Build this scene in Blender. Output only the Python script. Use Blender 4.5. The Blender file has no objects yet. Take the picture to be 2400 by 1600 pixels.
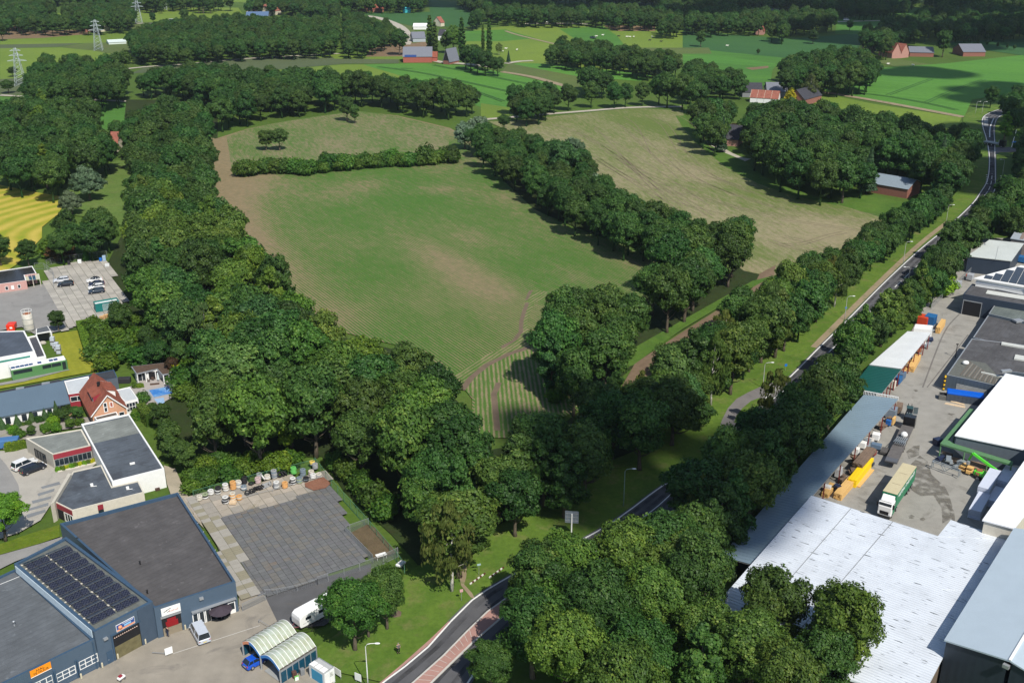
import bpy,bmesh,math,random
import numpy as np
from mathutils import Vector,Matrix,noise
from mathutils.geometry import tessellate_polygon
rnd=random.Random(7)
R=math.radians
sc=bpy.context.scene
COL=sc.collection
CAM_H,PITCH,FOC=100.0,R(22.2),2500.0
cam=bpy.data.cameras.new('camera'); cam_o=bpy.data.objects.new('camera',cam); COL.objects.link(cam_o)
cam.sensor_width=36; cam.lens=36*FOC/2400; cam.clip_end=9000; cam.clip_start=1
cam_o.location=(0,0,CAM_H); cam_o.rotation_euler=(math.pi/2-PITCH,0,0); sc.camera=cam_o
SUN_EL,SUN_AZ=50,27
w=bpy.data.worlds.new('World'); sc.world=w; w.use_nodes=True
nt=w.node_tree; bg=nt.nodes['Background']; sky=nt.nodes.new('ShaderNodeTexSky'); sky.sky_type='NISHITA'
sky.sun_disc=False; sky.sun_elevation=R(SUN_EL); sky.sun_rotation=R(180-SUN_AZ); sky.air_density=1.0; sky.dust_density=.6
nt.links.new(sky.outputs[0],bg.inputs[0]); bg.inputs[1].default_value=.105
sl=bpy.data.lights.new('sun','SUN'); sl.energy=4.6; sl.angle=R(.5); sl.color=(1,.95,.86)
so=bpy.data.objects.new('sun',sl); COL.objects.link(so); so.location=(200,-300,500)
sdir=Vector((math.sin(R(SUN_AZ))*math.cos(R(SUN_EL)),-math.cos(R(SUN_AZ))*math.cos(R(SUN_EL)),math.sin(R(SUN_EL))))
so.rotation_euler=sdir.to_track_quat('Z','Y').to_euler()
vs=sc.view_settings; vs.view_transform='Standard'; vs.look='None'; vs.exposure=0.2; vs.gamma=1; vs.use_curve_mapping=False
sc.cycles.max_bounces=5; sc.cycles.diffuse_bounces=3; sc.cycles.transparent_max_bounces=6; sc.cycles.volume_bounces=0
sc.cycles.use_denoising=True
_c,_s=math.cos(PITCH),math.sin(PITCH)
S3=800/2349
ZR={'P':(0,0,2400/2352),'F':(0,0,1),'a':(0,0,S3),'b':(800,0,S3),'c':(1600,0,S3),'d':(0,534,S3),'e':(800,534,S3),'f':(1600,534,S3),'g':(0,1066,S3),'h':(800,1066,S3),'i':(1600,1066,S3),'j':(0,580,400/2323),'k':(0,840,450/2352),'l':(0,1120,400/2240),'m':(0,1350,500/2352),'n':(400,1060,600/2352),'o':(400,1380,600/2352),'q':(2100,500,300/2352),'r':(2000,680,400/2323),'s':(1900,900,500/2352),'t':(560,1420,300/2352),'u':(2100,150,300/1882),'v':(850,0,400/2352),'w':(440,1070,340/2352)}
def px(tag,p):
 x0,y0,k=ZR[tag]; return(x0+p[0]*k,y0+p[1]*k)
def ray(p):
 u,v=p[0]-1200,p[1]-800
 return Vector((u/FOC,_c-_s*v/FOC,-(_s+_c*v/FOC)))
def G(tag,p,z=0.0):
 """plan position (x, y) of what the photo shows at p, standing z metres up"""
 d=ray(px(tag,p)); t=(CAM_H-z)/-d.z; return Vector((d.x*t,d.y*t))
def Q(tag,pts,z=0.0):return[G(tag,p,z) for p in pts]
def proj(x,y,z):
 zc=y*_c+(CAM_H-z)*_s; return(1200+FOC*x/zc,800+FOC*((CAM_H-z)*_c-y*_s)/zc)
def hgt(tag,ptop,pbot):
 """height of a vertical edge whose foot is at pbot and whose top shows at ptop"""
 b=G(tag,pbot); d=ray(px(tag,ptop)); t=b.y/d.y; return CAM_H+d.z*t
def tag(o,label=None,cat=None,group=None,kind=None):
 if label:o['label']=label
 if cat:o['category']=cat
 if group:o['group']=group
 if kind:o['kind']=kind
 return o
def empty(name,loc,label=None,cat=None,group=None,rz=0.0,kind=None):
 o=bpy.data.objects.new(name,None); COL.objects.link(o)
 loc=Vector(loc); o.location=loc if len(loc)==3 else(loc[0],loc[1],0); o.rotation_euler=(0,0,rz); o.empty_display_size=.3
 return tag(o,label,cat,group,kind)
class MB:
 """collects faces, then links them as one mesh object"""
 def __init__(s):s.v=[]; s.f=[]; s.mi=[]; s.m=0
 def face(s,pts,m=None):
  n=len(s.v); s.v+=[tuple(p) for p in pts]; s.f.append(tuple(range(n,n+len(pts)))); s.mi.append(s.m if m is None else m)
 def prism(s,poly,z0,z1,m=None,zt=None,cap=True):
  """upright prism over a plan polygon; zt = list of top heights per corner"""
  p=[Vector((q[0],q[1])) for q in poly]
  a=sum(p[i-1].x*p[i].y-p[i].x*p[i-1].y for i in range(len(p)))
  zt=list(zt) if zt else[z1]*len(p)
  if a<0:p.reverse(); zt.reverse()
  n=len(p); k=len(s.v); mm=s.m if m is None else m
  s.v+=[(q.x,q.y,z0) for q in p]+[(q.x,q.y,t) for q,t in zip(p,zt)]
  for i in range(n):j=(i+1)%n; s.f.append((k+i,k+j,k+n+j,k+n+i)); s.mi.append(mm)
  if cap:
   s.f.append(tuple(range(k+n,k+2*n))); s.mi.append(mm); s.f.append(tuple(range(k+n-1,k-1,-1))); s.mi.append(mm)
 def box(s,c,size,rz=0.0,m=None,M=None):
  x,y,z=[q/2 for q in size]
  co=[Vector((a*x,b*y,d*z)) for d in(-1,1) for a,b in((-1,-1),(1,-1),(1,1),(-1,1))]
  T=M if M is not None else Matrix.Translation(Vector(c))@Matrix.Rotation(rz,4,'Z')
  k=len(s.v); s.v+=[tuple(T@q) for q in co]; mm=s.m if m is None else m
  for f in((3,2,1,0),(4,5,6,7),(0,1,5,4),(1,2,6,5),(2,3,7,6),(3,0,4,7)):s.f.append(tuple(k+i for i in f)); s.mi.append(mm)
 def bar(s,a,b,w,h=None,m=None):
  """square bar from a to b"""
  a,b=Vector(a),Vector(b); d=b-a; L=d.length
  if L<1e-6:return
  M=Matrix.Translation((a+b)/2)@d.to_track_quat('X','Z').to_matrix().to_4x4()
  s.box(None,(L,w,h or w),M=M,m=m)
 def tube(s,pts,rad,n=8,m=None,cap=True):
  pts=[Vector(p) for p in pts]; rad=rad if isinstance(rad,(list,tuple)) else[rad]*len(pts); k=len(s.v); mm=s.m if m is None else m
  for i,p in enumerate(pts):
   d=(pts[min(i+1,len(pts)-1)]-pts[max(i-1,0)]).normalized()
   ux=d.orthogonal().normalized() if abs(d.z)<.99 else Vector((1,0,0)); uy=d.cross(ux).normalized(); ux=uy.cross(d)
   for q in range(n):a=2*math.pi*q/n; s.v.append(tuple(p+(ux*math.cos(a)+uy*math.sin(a))*rad[i]))
  for i in range(len(pts)-1):
   for q in range(n):
    r=(q+1)%n; s.f.append((k+i*n+q,k+i*n+r,k+(i+1)*n+r,k+(i+1)*n+q)); s.mi.append(mm)
  if cap:s.f.append(tuple(k+q for q in range(n-1,-1,-1))); s.f.append(tuple(k+(len(pts)-1)*n+q for q in range(n))); s.mi+=[mm,mm]
 def lathe(s,c,prof,n=14,m=None):
  s.tube([(c[0],c[1],c[2]+z) for r,z in prof],[max(r,.004) for r,z in prof],n,m)
 def ball(s,c,r,n=10,k=6,m=None):
  if not isinstance(r,(tuple,list)):r=(r,r,r)
  b=len(s.v); mm=s.m if m is None else m
  for i in range(k+1):
   t=math.pi*i/k
   for q in range(n):a=2*math.pi*q/n; s.v.append((c[0]+r[0]*math.sin(t)*math.cos(a),c[1]+r[1]*math.sin(t)*math.sin(a),c[2]-r[2]*math.cos(t)))
  for i in range(k):
   for q in range(n):p=(q+1)%n; s.f.append((b+i*n+q,b+i*n+p,b+(i+1)*n+p,b+(i+1)*n+q)); s.mi.append(mm)
 def build(s,name,mats,parent=None,smooth=False,local=False,label=None,bevel=0,kind=None):
  if parent is not None and not local:
   off=parent.location.copy()
   if parent.parent is not None:off=off+parent.parent.location
   v=[(x-off.x,y-off.y,z-off.z) for x,y,z in s.v]
  else:v=s.v
  me=bpy.data.meshes.new(name); me.from_pydata(v,[],s.f)
  mats=mats if isinstance(mats,(list,tuple)) else[mats]
  for q in mats:me.materials.append(q)
  me.polygons.foreach_set('material_index',s.mi)
  if smooth:me.polygons.foreach_set('use_smooth',[True]*len(s.f))
  o=bpy.data.objects.new(name,me); COL.objects.link(o)
  if parent is not None:o.parent=parent
  if label:o['label']=label
  if kind:o['kind']=kind
  if bevel:
   b=o.modifiers.new('bevel','BEVEL'); b.width=bevel; b.segments=2; b.limit_method='ANGLE'
  return o
def copy_tree(o,loc=None,rz=None,label=None,group=None,parent=None,scale=None):
 c=o.copy(); COL.objects.link(c)
 if parent is not None:c.parent=parent
 else:
  if loc is not None:c.location=(loc[0],loc[1],loc[2] if len(loc)>2 else 0)
  if rz is not None:c.rotation_euler=(0,0,rz)
  if label:c['label']=label
  if group:c['group']=group
  if scale is not None:c.scale=scale if hasattr(scale,'__len__') else(scale,)*3
 for ch in o.children:copy_tree(ch,parent=c)
 return c
def ring_poly(poly,d):
 """offset a convex-ish plan polygon inwards by d"""
 p=[Vector((q[0],q[1])) for q in poly]; n=len(p)
 a=sum(p[i-1].x*p[i].y-p[i].x*p[i-1].y for i in range(n)); sg=1 if a>0 else-1; out=[]
 for i in range(n):
  e0=(p[i]-p[i-1]).normalized(); e1=(p[(i+1)%n]-p[i]).normalized()
  n0=Vector((-e0.y,e0.x))*sg; n1=Vector((-e1.y,e1.x))*sg; b=(n0+n1); b=b/max(b.length_squared,.2)*2
  out.append(p[i]+b*d)
 return out
def inside(p,poly):
 c=False; n=len(poly); j=n-1
 for i in range(n):
  a,b=poly[i],poly[j]
  if(a[1]>p[1])!=(b[1]>p[1]) and p[0]<(b[0]-a[0])*(p[1]-a[1])/(b[1]-a[1])+a[0]:c=not c
  j=i
 return c
class NB:
 def __init__(s,name):
  s.m=bpy.data.materials.new(name); s.m.use_nodes=True; s.t=s.m.node_tree; s.b=s.t.nodes['Principled BSDF']; s.out=s.t.nodes['Material Output']
 def n(s,typ,**kw):
  q=s.t.nodes.new('ShaderNode'+typ)
  for a,b in kw.items():setattr(q,a,b)
  return q
 def l(s,a,b):s.t.links.new(a,b)
 def pos(s,obj=False):return s.n('TexCoord').outputs['Object'] if obj else s.n('NewGeometry').outputs['Position']
 def noise(s,scale,vec=None,detail=3,rough=.55,dist=0):
  q=s.n('TexNoise'); q.inputs['Scale'].default_value=scale; q.inputs['Detail'].default_value=detail; q.inputs['Roughness'].default_value=rough; q.inputs['Distortion'].default_value=dist
  s.l(vec if vec is not None else s.pos(),q.inputs['Vector']); return q.outputs['Fac']
 def ramp(s,fac,stops):
  q=s.n('ValToRGB'); r=q.color_ramp
  while len(r.elements)<len(stops):r.elements.new(.5)
  for e,(p,c) in zip(r.elements,stops):
   e.position=p; e.color=(*c,1) if hasattr(c,'__len__') else(c,c,c,1)
  s.l(fac,q.inputs[0]); return q.outputs[0]
 def mix(s,fac,a,b,mode='MIX'):
  q=s.n('Mix',data_type='RGBA',blend_type=mode)
  for sock,v in((q.inputs[0],fac),(q.inputs[6],a),(q.inputs[7],b)):
   if hasattr(v,'is_linked'):s.l(v,sock)
   elif hasattr(v,'__len__'):sock.default_value=(*v,1)
   else:sock.default_value=v
  return q.outputs[2]
 def math(s,op,a,b=0.0,clamp=False):
  q=s.n('Math',operation=op); q.use_clamp=clamp
  for sock,v in((q.inputs[0],a),(q.inputs[1],b)):
   if hasattr(v,'is_linked'):s.l(v,sock)
   else:sock.default_value=v
  return q.outputs[0]
 def rot(s,ang,vec=None,scale=(1,1,1)):
  q=s.n('Mapping',vector_type='TEXTURE'); q.inputs['Rotation'].default_value=(0,0,ang); q.inputs['Scale'].default_value=[1/k for k in scale]
  s.l(vec if vec is not None else s.pos(),q.inputs[0]); return q.outputs[0]
 def color(s,c):
  if hasattr(c,'is_linked'):s.l(c,s.b.inputs['Base Color'])
  else:s.b.inputs['Base Color'].default_value=(*c,1)
 def bump(s,h,strength=.4,dist=.05):
  q=s.n('Bump'); q.inputs['Strength'].default_value=strength; q.inputs['Distance'].default_value=dist; s.l(h,q.inputs['Height']); s.l(q.outputs[0],s.b.inputs['Normal'])
 def fin(s,rough=.8,metal=0,spec=.3):
  s.b.inputs['Roughness'].default_value=rough; s.b.inputs['Metallic'].default_value=metal; s.b.inputs['Specular IOR Level'].default_value=spec; return s.m
_mats={}
def plain(name,c,rough=.6,metal=0,var=.12,scale=1.5,spec=.35):
 """a painted / plastic / metal surface with slight wear"""
 if name in _mats:return _mats[name]
 b=NB(name); f=b.noise(scale,b.pos(True),5,.65); k=lambda q:tuple(min(1,x*q) for x in c)
 g=b.noise(scale*9,b.pos(True),3)
 b.color(b.mix(b.ramp(g,[(.35,0),(.75,.35)]),b.ramp(f,[(.3,k(1-var)),(.55,c),(.75,k(1+var*.6))]),k(1-var*1.6)))
 _mats[name]=b.fin(rough,metal,spec); return _mats[name]
def ribbed(name,c,ang,spacing=.33,depth=.35,dirt=.2,rough=.45,metal=.2,speck=None,streak=True):
 """profiled sheet: fine ribs across direction ang"""
 if name in _mats:return _mats[name]
 b=NB(name); v=b.rot(ang)
 wv=b.n('TexWave',wave_type='BANDS',bands_direction='X'); wv.inputs['Scale'].default_value=.314/spacing; wv.inputs['Distortion'].default_value=0; b.l(v,wv.inputs[0])
 f=b.noise(.25,None,5,.6); st=b.noise(1.0,b.rot(ang,scale=(3,.12,1)),4,.6); k=lambda q:tuple(min(1,x*q) for x in c)
 col=b.ramp(f,[(.3,k(1-dirt*.7)),(.6,c)])
 if streak:col=b.mix(b.ramp(st,[(.5,0),(.8,.5)]),col,k(1-dirt))
 if speck:
  s1=b.noise(1.0,b.rot(ang,scale=(3.2,.45,1)),1,.4); s2=b.noise(.045,None,2)
  sp=b.math('MULTIPLY',b.ramp(s1,[(.69,0),(.71,1)]),b.ramp(s2,[(.3,.15),(.55,1)]))
  col=b.mix(sp,col,speck)
 b.color(col); b.bump(wv.outputs['Fac'],depth,.06); _mats[name]=b.fin(rough,metal,.4); return _mats[name]
def asphalt(name,c=(.06,.06,.062),mott=.25,patches=None,scale=.35,rough=.9):
 if name in _mats:return _mats[name]
 b=NB(name); f=b.noise(scale,None,6,.65); g=b.noise(14,None,2); k=lambda q:tuple(x*q for x in c)
 col=b.ramp(f,[(.3,k(1-mott)),(.5,c),(.72,k(1+mott))])
 col=b.mix(b.ramp(g,[(.3,0),(.7,.4)]),col,k(1.35))
 if patches:col=b.mix(b.ramp(b.noise(.12,None,4,.7,1.5),[(.56,0),(.68,.65)]),col,patches)
 b.color(col); b.bump(g,.2,.01); _mats[name]=b.fin(rough); return _mats[name]
def grass_mat(name,c1,c2,c3=None,s1=.06,s2=1.2,streak=None,patch=.5):
 if name in _mats:return _mats[name]
 b=NB(name); f=b.noise(s1,None,6,.62,.6); g=b.noise(s2,None,5,.7)
 col=b.ramp(f,[(.32,c1),(.66,c2)])
 if c3:col=b.mix(b.ramp(b.noise(s1*2.7,None,5,.65),[(.52,0),(.72,patch)]),col,c3)
 col=b.mix(b.ramp(g,[(.25,.55),(.6,0)]),col,tuple(x*.55 for x in c1))
 if streak is not None:
  st=b.noise(1.0,b.rot(streak,scale=(.35,.012,1)),3,.6); col=b.mix(b.ramp(st,[(.45,0),(.8,.45)]),col,tuple(x*1.25 for x in c2))
 b.color(col); b.bump(g,.5,.15); _mats[name]=b.fin(.9,0,.15); return _mats[name]
def crop_mat(name,green,green2,soil,ang,spacing=.75,attr=False,cover=.5,duty=.5,contrast=1.0,soil2=None):
 """row crop: green bands on soil, patchy; the mesh attribute 'bare' says where the crop fails"""
 b=NB(name); v=b.rot(ang); wig=b.noise(.05,None,2)
 wv=b.n('TexWave',wave_type='BANDS',bands_direction='X'); wv.inputs['Scale'].default_value=.314/spacing; wv.inputs['Distortion'].default_value=.0; b.l(v,wv.inputs[0])
 big=b.noise(.03,b.rot(ang,scale=(1.6,.5,1)),5,.6); fine=b.noise(1.6,None,4,.7); tuft=b.noise(3.2,None,2)
 cov=b.math('ADD',b.math('MULTIPLY',big,.9),cover-.5)
 if attr:
  at=b.n('Attribute',attribute_name='bare'); cov=b.math('SUBTRACT',cov,at.outputs['Fac'])
 cov=b.math('ADD',cov,b.math('ADD',b.math('MULTIPLY',b.math('SUBTRACT',fine,.5),.9),b.math('MULTIPLY',b.math('SUBTRACT',b.noise(.35,b.rot(ang,scale=(2.2,.45,1)),5,.7),.5),1.3)))
 sy=b.n('SeparateXYZ'); b.l(b.pos(),sy.inputs[0]); mr=b.n('MapRange'); mr.inputs[1].default_value=240; mr.inputs[2].default_value=400; mr.inputs[3].default_value=1; mr.inputs[4].default_value=.22; b.l(sy.outputs[1],mr.inputs[0])
 rows=b.math('MULTIPLY',b.math('MULTIPLY',b.math('SUBTRACT',wv.outputs['Fac'],.5),contrast*.9),mr.outputs[0])
 fac=b.math('ADD',b.math('ADD',cov,rows),b.math('MULTIPLY',b.math('SUBTRACT',tuft,.5),.3))
 gcol=b.ramp(fine,[(.3,green),(.7,green2)])
 scol=b.ramp(b.noise(.5,None,5,.7),[(.3,soil),(.7,soil2 or tuple(x*1.3 for x in soil))])
 b.color(b.mix(b.ramp(fac,[(.2,0),(.72,1)]),scol,gcol)); b.bump(fac,.5,.25); _mats[name]=b.fin(.9,0,.12); return b.m
_z=[0.0]
def sheet(name,poly,mat,z=None,kind='structure',grid=None,attrf=None,label=None,parent=None):
 """flat ground sheet; with grid it is cut into squares and carries the attribute 'bare'"""
 if z is None:_z[0]+=.004; z=_z[0]
 tri=tessellate_polygon([[Vector((p[0],p[1],0)) for p in poly]])
 me=bpy.data.meshes.new(name); fs=[]
 for t in tri:
  a,b,c=[poly[i] for i in t]
  fs.append(t if(b[0]-a[0])*(c[1]-a[1])-(c[0]-a[0])*(b[1]-a[1])>0 else t[::-1])
 me.from_pydata([(p[0],p[1],z) for p in poly],[],fs); me.materials.append(mat)
 if grid:
  bm=bmesh.new(); bm.from_mesh(me)
  xs=[p[0] for p in poly]; ys=[p[1] for p in poly]
  for ax,lo,hi in((0,min(xs),max(xs)),(1,min(ys),max(ys))):
   q=lo+grid
   while q<hi:
    no=(1,0,0) if ax==0 else(0,1,0)
    bmesh.ops.bisect_plane(bm,geom=bm.verts[:]+bm.edges[:]+bm.faces[:],plane_co=(q,q,0),plane_no=no); q+=grid
  bm.to_mesh(me); bm.free()
  at=me.attributes.new('bare','FLOAT','POINT'); at.data.foreach_set('value',[attrf(v.co.x,v.co.y) for v in me.vertices])
 o=bpy.data.objects.new(name,me); COL.objects.link(o); o['kind']=kind
 if label:o['label']=label
 if parent is not None:o.parent=parent
 return o
def smooth_line(pts,step=3.0):
 P=[Vector(p) for p in pts]; out=[]
 for i in range(len(P)-1):
  p0=P[max(i-1,0)]; p1=P[i]; p2=P[i+1]; p3=P[min(i+2,len(P)-1)]; n=max(1,int((p2-p1).length/step))
  for k in range(n):
   t=k/n; out.append(.5*((2*p1)+(p2-p0)*t+(2*p0-5*p1+4*p2-p3)*t*t+(3*p1-p0-3*p2+p3)*t**3))
 out.append(P[-1]); return out
def offset_line(L,d):
 out=[]
 for i in range(len(L)):
  t=(L[min(i+1,len(L)-1)]-L[max(i-1,0)]); t.normalize() if t.length else None
  out.append(L[i]+Vector((t.y,-t.x))*d)
 return out
def ribbon(L,wd,z,mb,jit=0,dash=None,m=None):
 acc=0.0
 for i in range(len(L)-1):
  a,b=L[i],L[i+1]; seg=(b-a).length
  if seg<1e-5:continue
  d=(b-a)/seg; nn=Vector((d.y,-d.x))
  parts=[(0,seg)]
  if dash:
   on,per=dash; parts=[]; s0=0.0
   while s0<seg:
    ph=(acc+s0)%per; rem=(on-ph) if ph<on else(per-ph); e=min(seg,s0+rem)
    if ph<on:parts.append((s0,e))
    s0=e+1e-4
  for s0,e in parts:
   p,q=a+d*s0,a+d*e; w0=wd/2
   mb.face([(p.x+nn.x*w0,p.y+nn.y*w0,z),(q.x+nn.x*w0,q.y+nn.y*w0,z),(q.x-nn.x*w0,q.y-nn.y*w0,z),(p.x-nn.x*w0,p.y-nn.y*w0,z)],m)
  acc+=seg
def ang_of(tag_,a,b):
 d=G(tag_,b)-G(tag_,a); return math.atan2(d.y,d.x)-math.pi/2
M_ground=grass_mat('meadow_grass',(.055,.10,.016),(.085,.15,.022),(.10,.12,.03),.012,.8)
sheet('ground',[Vector(p) for p in((-3500,-200),(3500,-200),(3500,7000),(-3500,7000))],M_ground,0.0)
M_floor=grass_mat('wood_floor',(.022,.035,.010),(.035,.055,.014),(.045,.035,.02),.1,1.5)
LIME=grass_mat('lime_grass',(.125,.195,.028),(.165,.235,.034),(.11,.17,.03),.01,.5)
BRIGHT=grass_mat('bright_grass',(.064,.18,.028),(.09,.225,.033),(.06,.15,.033),.01,.5,streak=R(60))
MIDG=grass_mat('mid_grass',(.055,.15,.025),(.08,.20,.03),(.06,.12,.025),.01,.5,streak=R(75))
DARKG=grass_mat('dark_grass',(.035,.10,.03),(.05,.13,.035),None,.01,.5)
OLIVE=grass_mat('olive_grass',(.085,.12,.035),(.11,.15,.04),(.13,.11,.06),.02,.6)
GREYG=grass_mat('grey_green_crop',(.075,.10,.05),(.095,.12,.055),None,.02,.6,streak=R(80))
BROWN=grass_mat('brown_soil',(.16,.11,.065),(.21,.145,.085),(.12,.12,.05),.02,.6,streak=R(85))
VERGE=grass_mat('verge_grass',(.070,.135,.018),(.115,.185,.026),(.17,.17,.06),.11,1.4,patch=.8)
def fld(t,pts,m,name='field'):return sheet(name,Q(t,pts),m)
fld('a',[(0,215),(110,175),(190,215),(580,205),(620,235),(300,262),(0,272)],BROWN)
fld('a',[(0,272),(300,262),(620,235),(900,215),(880,290),(560,298),(0,310)],LIME)
fld('a',[(0,308),(560,298),(420,322),(0,336)],GREYG)
fld('a',[(420,325),(600,296),(900,292),(900,400),(620,350)],OLIVE)
fld('a',[(0,334),(420,328),(640,350),(960,408),(1000,430),(780,450),(300,470),(160,535),(0,548)],LIME)
fld('a',[(280,100),(420,92),(430,155),(285,165)],LIME)
fld('a',[(940,75),(1200,50),(1640,55),(1690,130),(1290,146),(950,158)],LIME)
fld('a',[(860,160),(1490,140),(1700,150),(1690,190),(860,200)],OLIVE)
fld('a',[(1100,-30),(1900,-30),(1850,20),(1500,15)],LIME)
fld('a',[(0,548),(160,535),(150,650),(0,658)],GREYG)
fld('a',[(900,508),(1000,462),(1300,440),(1700,405),(2349,372),(2349,442),(1790,490),(1500,470)],GREYG)
fld('a',[(2150,385),(2349,372),(2349,398),(2200,400)],LIME)
fld('b',[(-560,492),(0,446),(150,446),(540,560),(300,570),(0,530),(-560,505)],LIME)
fld('a',[(0,668),(220,676),(930,696),(1200,715),(1200,800),(700,900),(560,800),(0,760)],MIDG)
fld('b',[(-50,378),(425,390),(425,412),(-50,408)],LIME)
fld('b',[(-50,406),(395,410),(395,438),(-50,440)],GREYG)
fld('b',[(150,446),(560,436),(850,455),(1110,498),(1560,602),(1540,660),(1140,762),(960,740),(520,556)],BRIGHT)
fld('b',[(960,712),(1160,742),(1150,808),(960,822)],LIME)
fld('b',[(1105,492),(1150,440),(1200,440),(1640,522),(1640,600),(1560,604)],OLIVE)
fld('b',[(1180,442),(1330,420),(1460,430),(2140,522),(2060,560),(1640,530)],BRIGHT)
fld('b',[(170,392),(200,335),(340,300),(590,288),(600,388)],BROWN)
fld('b',[(840,300),(850,205),(1200,178),(1800,178),(1880,214),(2349,214),(2349,330),(2349,440),(2000,500),(1400,440),(1090,432),(860,400)],LIME)
fld('b',[(850,215),(1130,205),(1340,266),(1100,286),(856,286)],MIDG)
fld('b',[(1500,200),(1800,182),(1900,250),(1960,330),(2100,380),(1700,330)],MIDG)
fld('b',[(2010,330),(2349,330),(2349,420),(2100,380)],OLIVE)
fld('b',[(1800,180),(2160,178),(2160,216),(1890,216)],BROWN)
fld('b',[(600,0),(790,20),(985,80),(960,132),(610,84)],DARKG)
fld('b',[(90,92),(600,84),(975,112),(970,145),(850,190),(480,178),(350,150)],DARKG)
fld('b',[(1430,10),(1700,10),(2349,20),(2349,80),(2150,90),(1700,60),(1420,55)],DARKG)
fld('b',[(370,160),(480,180),(560,290),(490,300),(440,230)],OLIVE)
fld('c',[(0,215),(750,270),(1230,230),(1210,360),(700,400),(0,330)],DARKG)
fld('c',[(0,330),(700,400),(620,480),(600,590),(480,600),(0,440)],MIDG)
fld('c',[(0,330),(180,330),(200,372),(0,372)],OLIVE)
fld('c',[(0,380),(300,390),(640,440),(600,465),(200,430),(0,420)],BRIGHT)
fld('c',[(430,470),(590,455),(590,470),(480,484)],BROWN)
fld('c',[(200,60),(700,60),(720,90),(220,100)],OLIVE)
fld('c',[(1060,140),(1230,110),(1600,60),(1740,60),(1700,130),(1230,240),(1050,235)],MIDG)
fld('c',[(1340,430),(1420,400),(1800,460),(1540,480)],OLIVE)
fld('c',[(960,618),(1340,470),(1800,440),(2349,380),(2500,380),(2500,600),(1990,690),(1940,800),(1300,690)],BRIGHT)
fld('c',[(1850,290),(2349,270),(2500,270),(2500,380),(2349,385),(2100,350),(1840,310)],DARKG)
fld('c',[(860,700),(960,645),(1300,715),(1920,812),(1870,900),(1300,820)],LIME)
TAN=asphalt('track_earth',(.24,.19,.12),.2,(.11,.13,.04))
TAN2=asphalt('pale_track',(.36,.33,.27),.15)
DIRT=asphalt('rut_earth',(.13,.095,.065),.2)
def path(t,pts,wd,m,name='path',z=None):
 if z is None:_z[0]+=.004; z=_z[0]
 mb=MB(); L=smooth_line(Q(t,pts),6); A=offset_line(L,-wd/2); B=offset_line(L,wd/2)
 for i in range(len(L)-1):mb.face([(B[i].x,B[i].y,z),(B[i+1].x,B[i+1].y,z),(A[i+1].x,A[i+1].y,z),(A[i].x,A[i].y,z)])
 return tag(mb.build(name,m),kind='structure')
path('a',[(780,487),(1000,462),(1300,441),(1700,405),(2349,370)],4,TAN2)
path('a',[(0,657),(220,668),(680,690),(960,706),(1100,716)],4,TAN2)
path('b',[(1105,496),(1330,535),(1570,604)],5,TAN)
path('c',[(970,636),(1300,690),(1600,745),(1935,808)],5,TAN)
path('b',[(120,104),(240,122),(330,150),(395,180),(440,220),(455,270),(440,310)],8,TAN2,'country_road')
path('b',[(960,826),(1100,815),(1360,792),(1700,765),(2000,742),(2349,736)],4,TAN2)
path('c',[(1060,152),(1300,146),(1600,142)],6,TAN2,'country_road')
path('a',[(870,165),(1180,160),(1500,150)],6,TAN2,'country_road')
path('b',[(1260,165),(1500,163),(1700,168)],7,TAN2,'country_road')
path('b',[(640,420),(700,432),(830,440),(1100,470)],6,TAN2)
path('b',[(1130,440),(1230,424),(1320,420)],5,TAN2)
path('c',[(200,1000),(300,1060),(380,1095),(450,1105)],6,TAN2)
path('b',[(1640,345),(1240,250),(1130,215)],3,TAN)
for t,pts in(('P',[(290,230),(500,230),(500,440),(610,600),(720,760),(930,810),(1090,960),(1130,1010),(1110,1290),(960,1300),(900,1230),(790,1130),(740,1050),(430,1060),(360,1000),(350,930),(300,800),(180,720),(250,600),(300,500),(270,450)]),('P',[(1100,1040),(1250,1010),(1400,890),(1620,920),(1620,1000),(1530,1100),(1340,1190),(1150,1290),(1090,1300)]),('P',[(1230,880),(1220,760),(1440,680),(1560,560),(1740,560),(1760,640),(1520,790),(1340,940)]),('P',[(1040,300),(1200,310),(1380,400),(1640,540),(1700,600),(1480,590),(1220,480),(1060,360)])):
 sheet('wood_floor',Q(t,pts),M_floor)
row=ang_of('e',(0,450),(780,1010))
def seg_d(p,a,b):
 ab=b-a; t=max(0,min(1,(p-a).dot(ab)/ab.length_squared)); return(p-a-ab*t).length
blobs=[('e',(1110,480),(30,9),45,.42),('e',(960,370),(22,8),45,.4),('e',(760,240),(14,9),45,.33),('e',(560,140),(20,6),45,.25),('e',(1950,240),(22,5),20,.3),('e',(920,80),(18,7),40,.22),('e',(1600,330),(10,3),30,.28),('b',(660,1310),(10,9),0,.34),('b',(120,1300),(25,10),60,.22),('b',(250,900),(18,12),0,.22),('b',(850,1130),(14,12),0,.22),('b',(1060,1370),(22,12),20,.18),('a',(1560,1010),(22,60),5,.5),('a',(1540,1330),(16,55),0,.55),('d',(1730,60),(9,30),20,.3),('d',(2250,640),(14,8),40,.35),('a',(2250,900),(25,15),10,.2),('b',(1000,640+430),(20,8),0,.2),('e',(1060,620),(14,4),50,.25),('d',(1700,30),(5,60),10,.25)]
BL=[(G(t,c),s,row+R(90) if t=='e' else R(a),k) for t,c,s,a,k in blobs]
neg=[(G('e',(980,600)),(30,14),row,-.25),(G('e',(250,300)),(30,20),row,-.18),(G('b',(500,1400)),(30,20),row,-.2),(G('e',(1400,250)),(30,20),row,-.2)]
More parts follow.
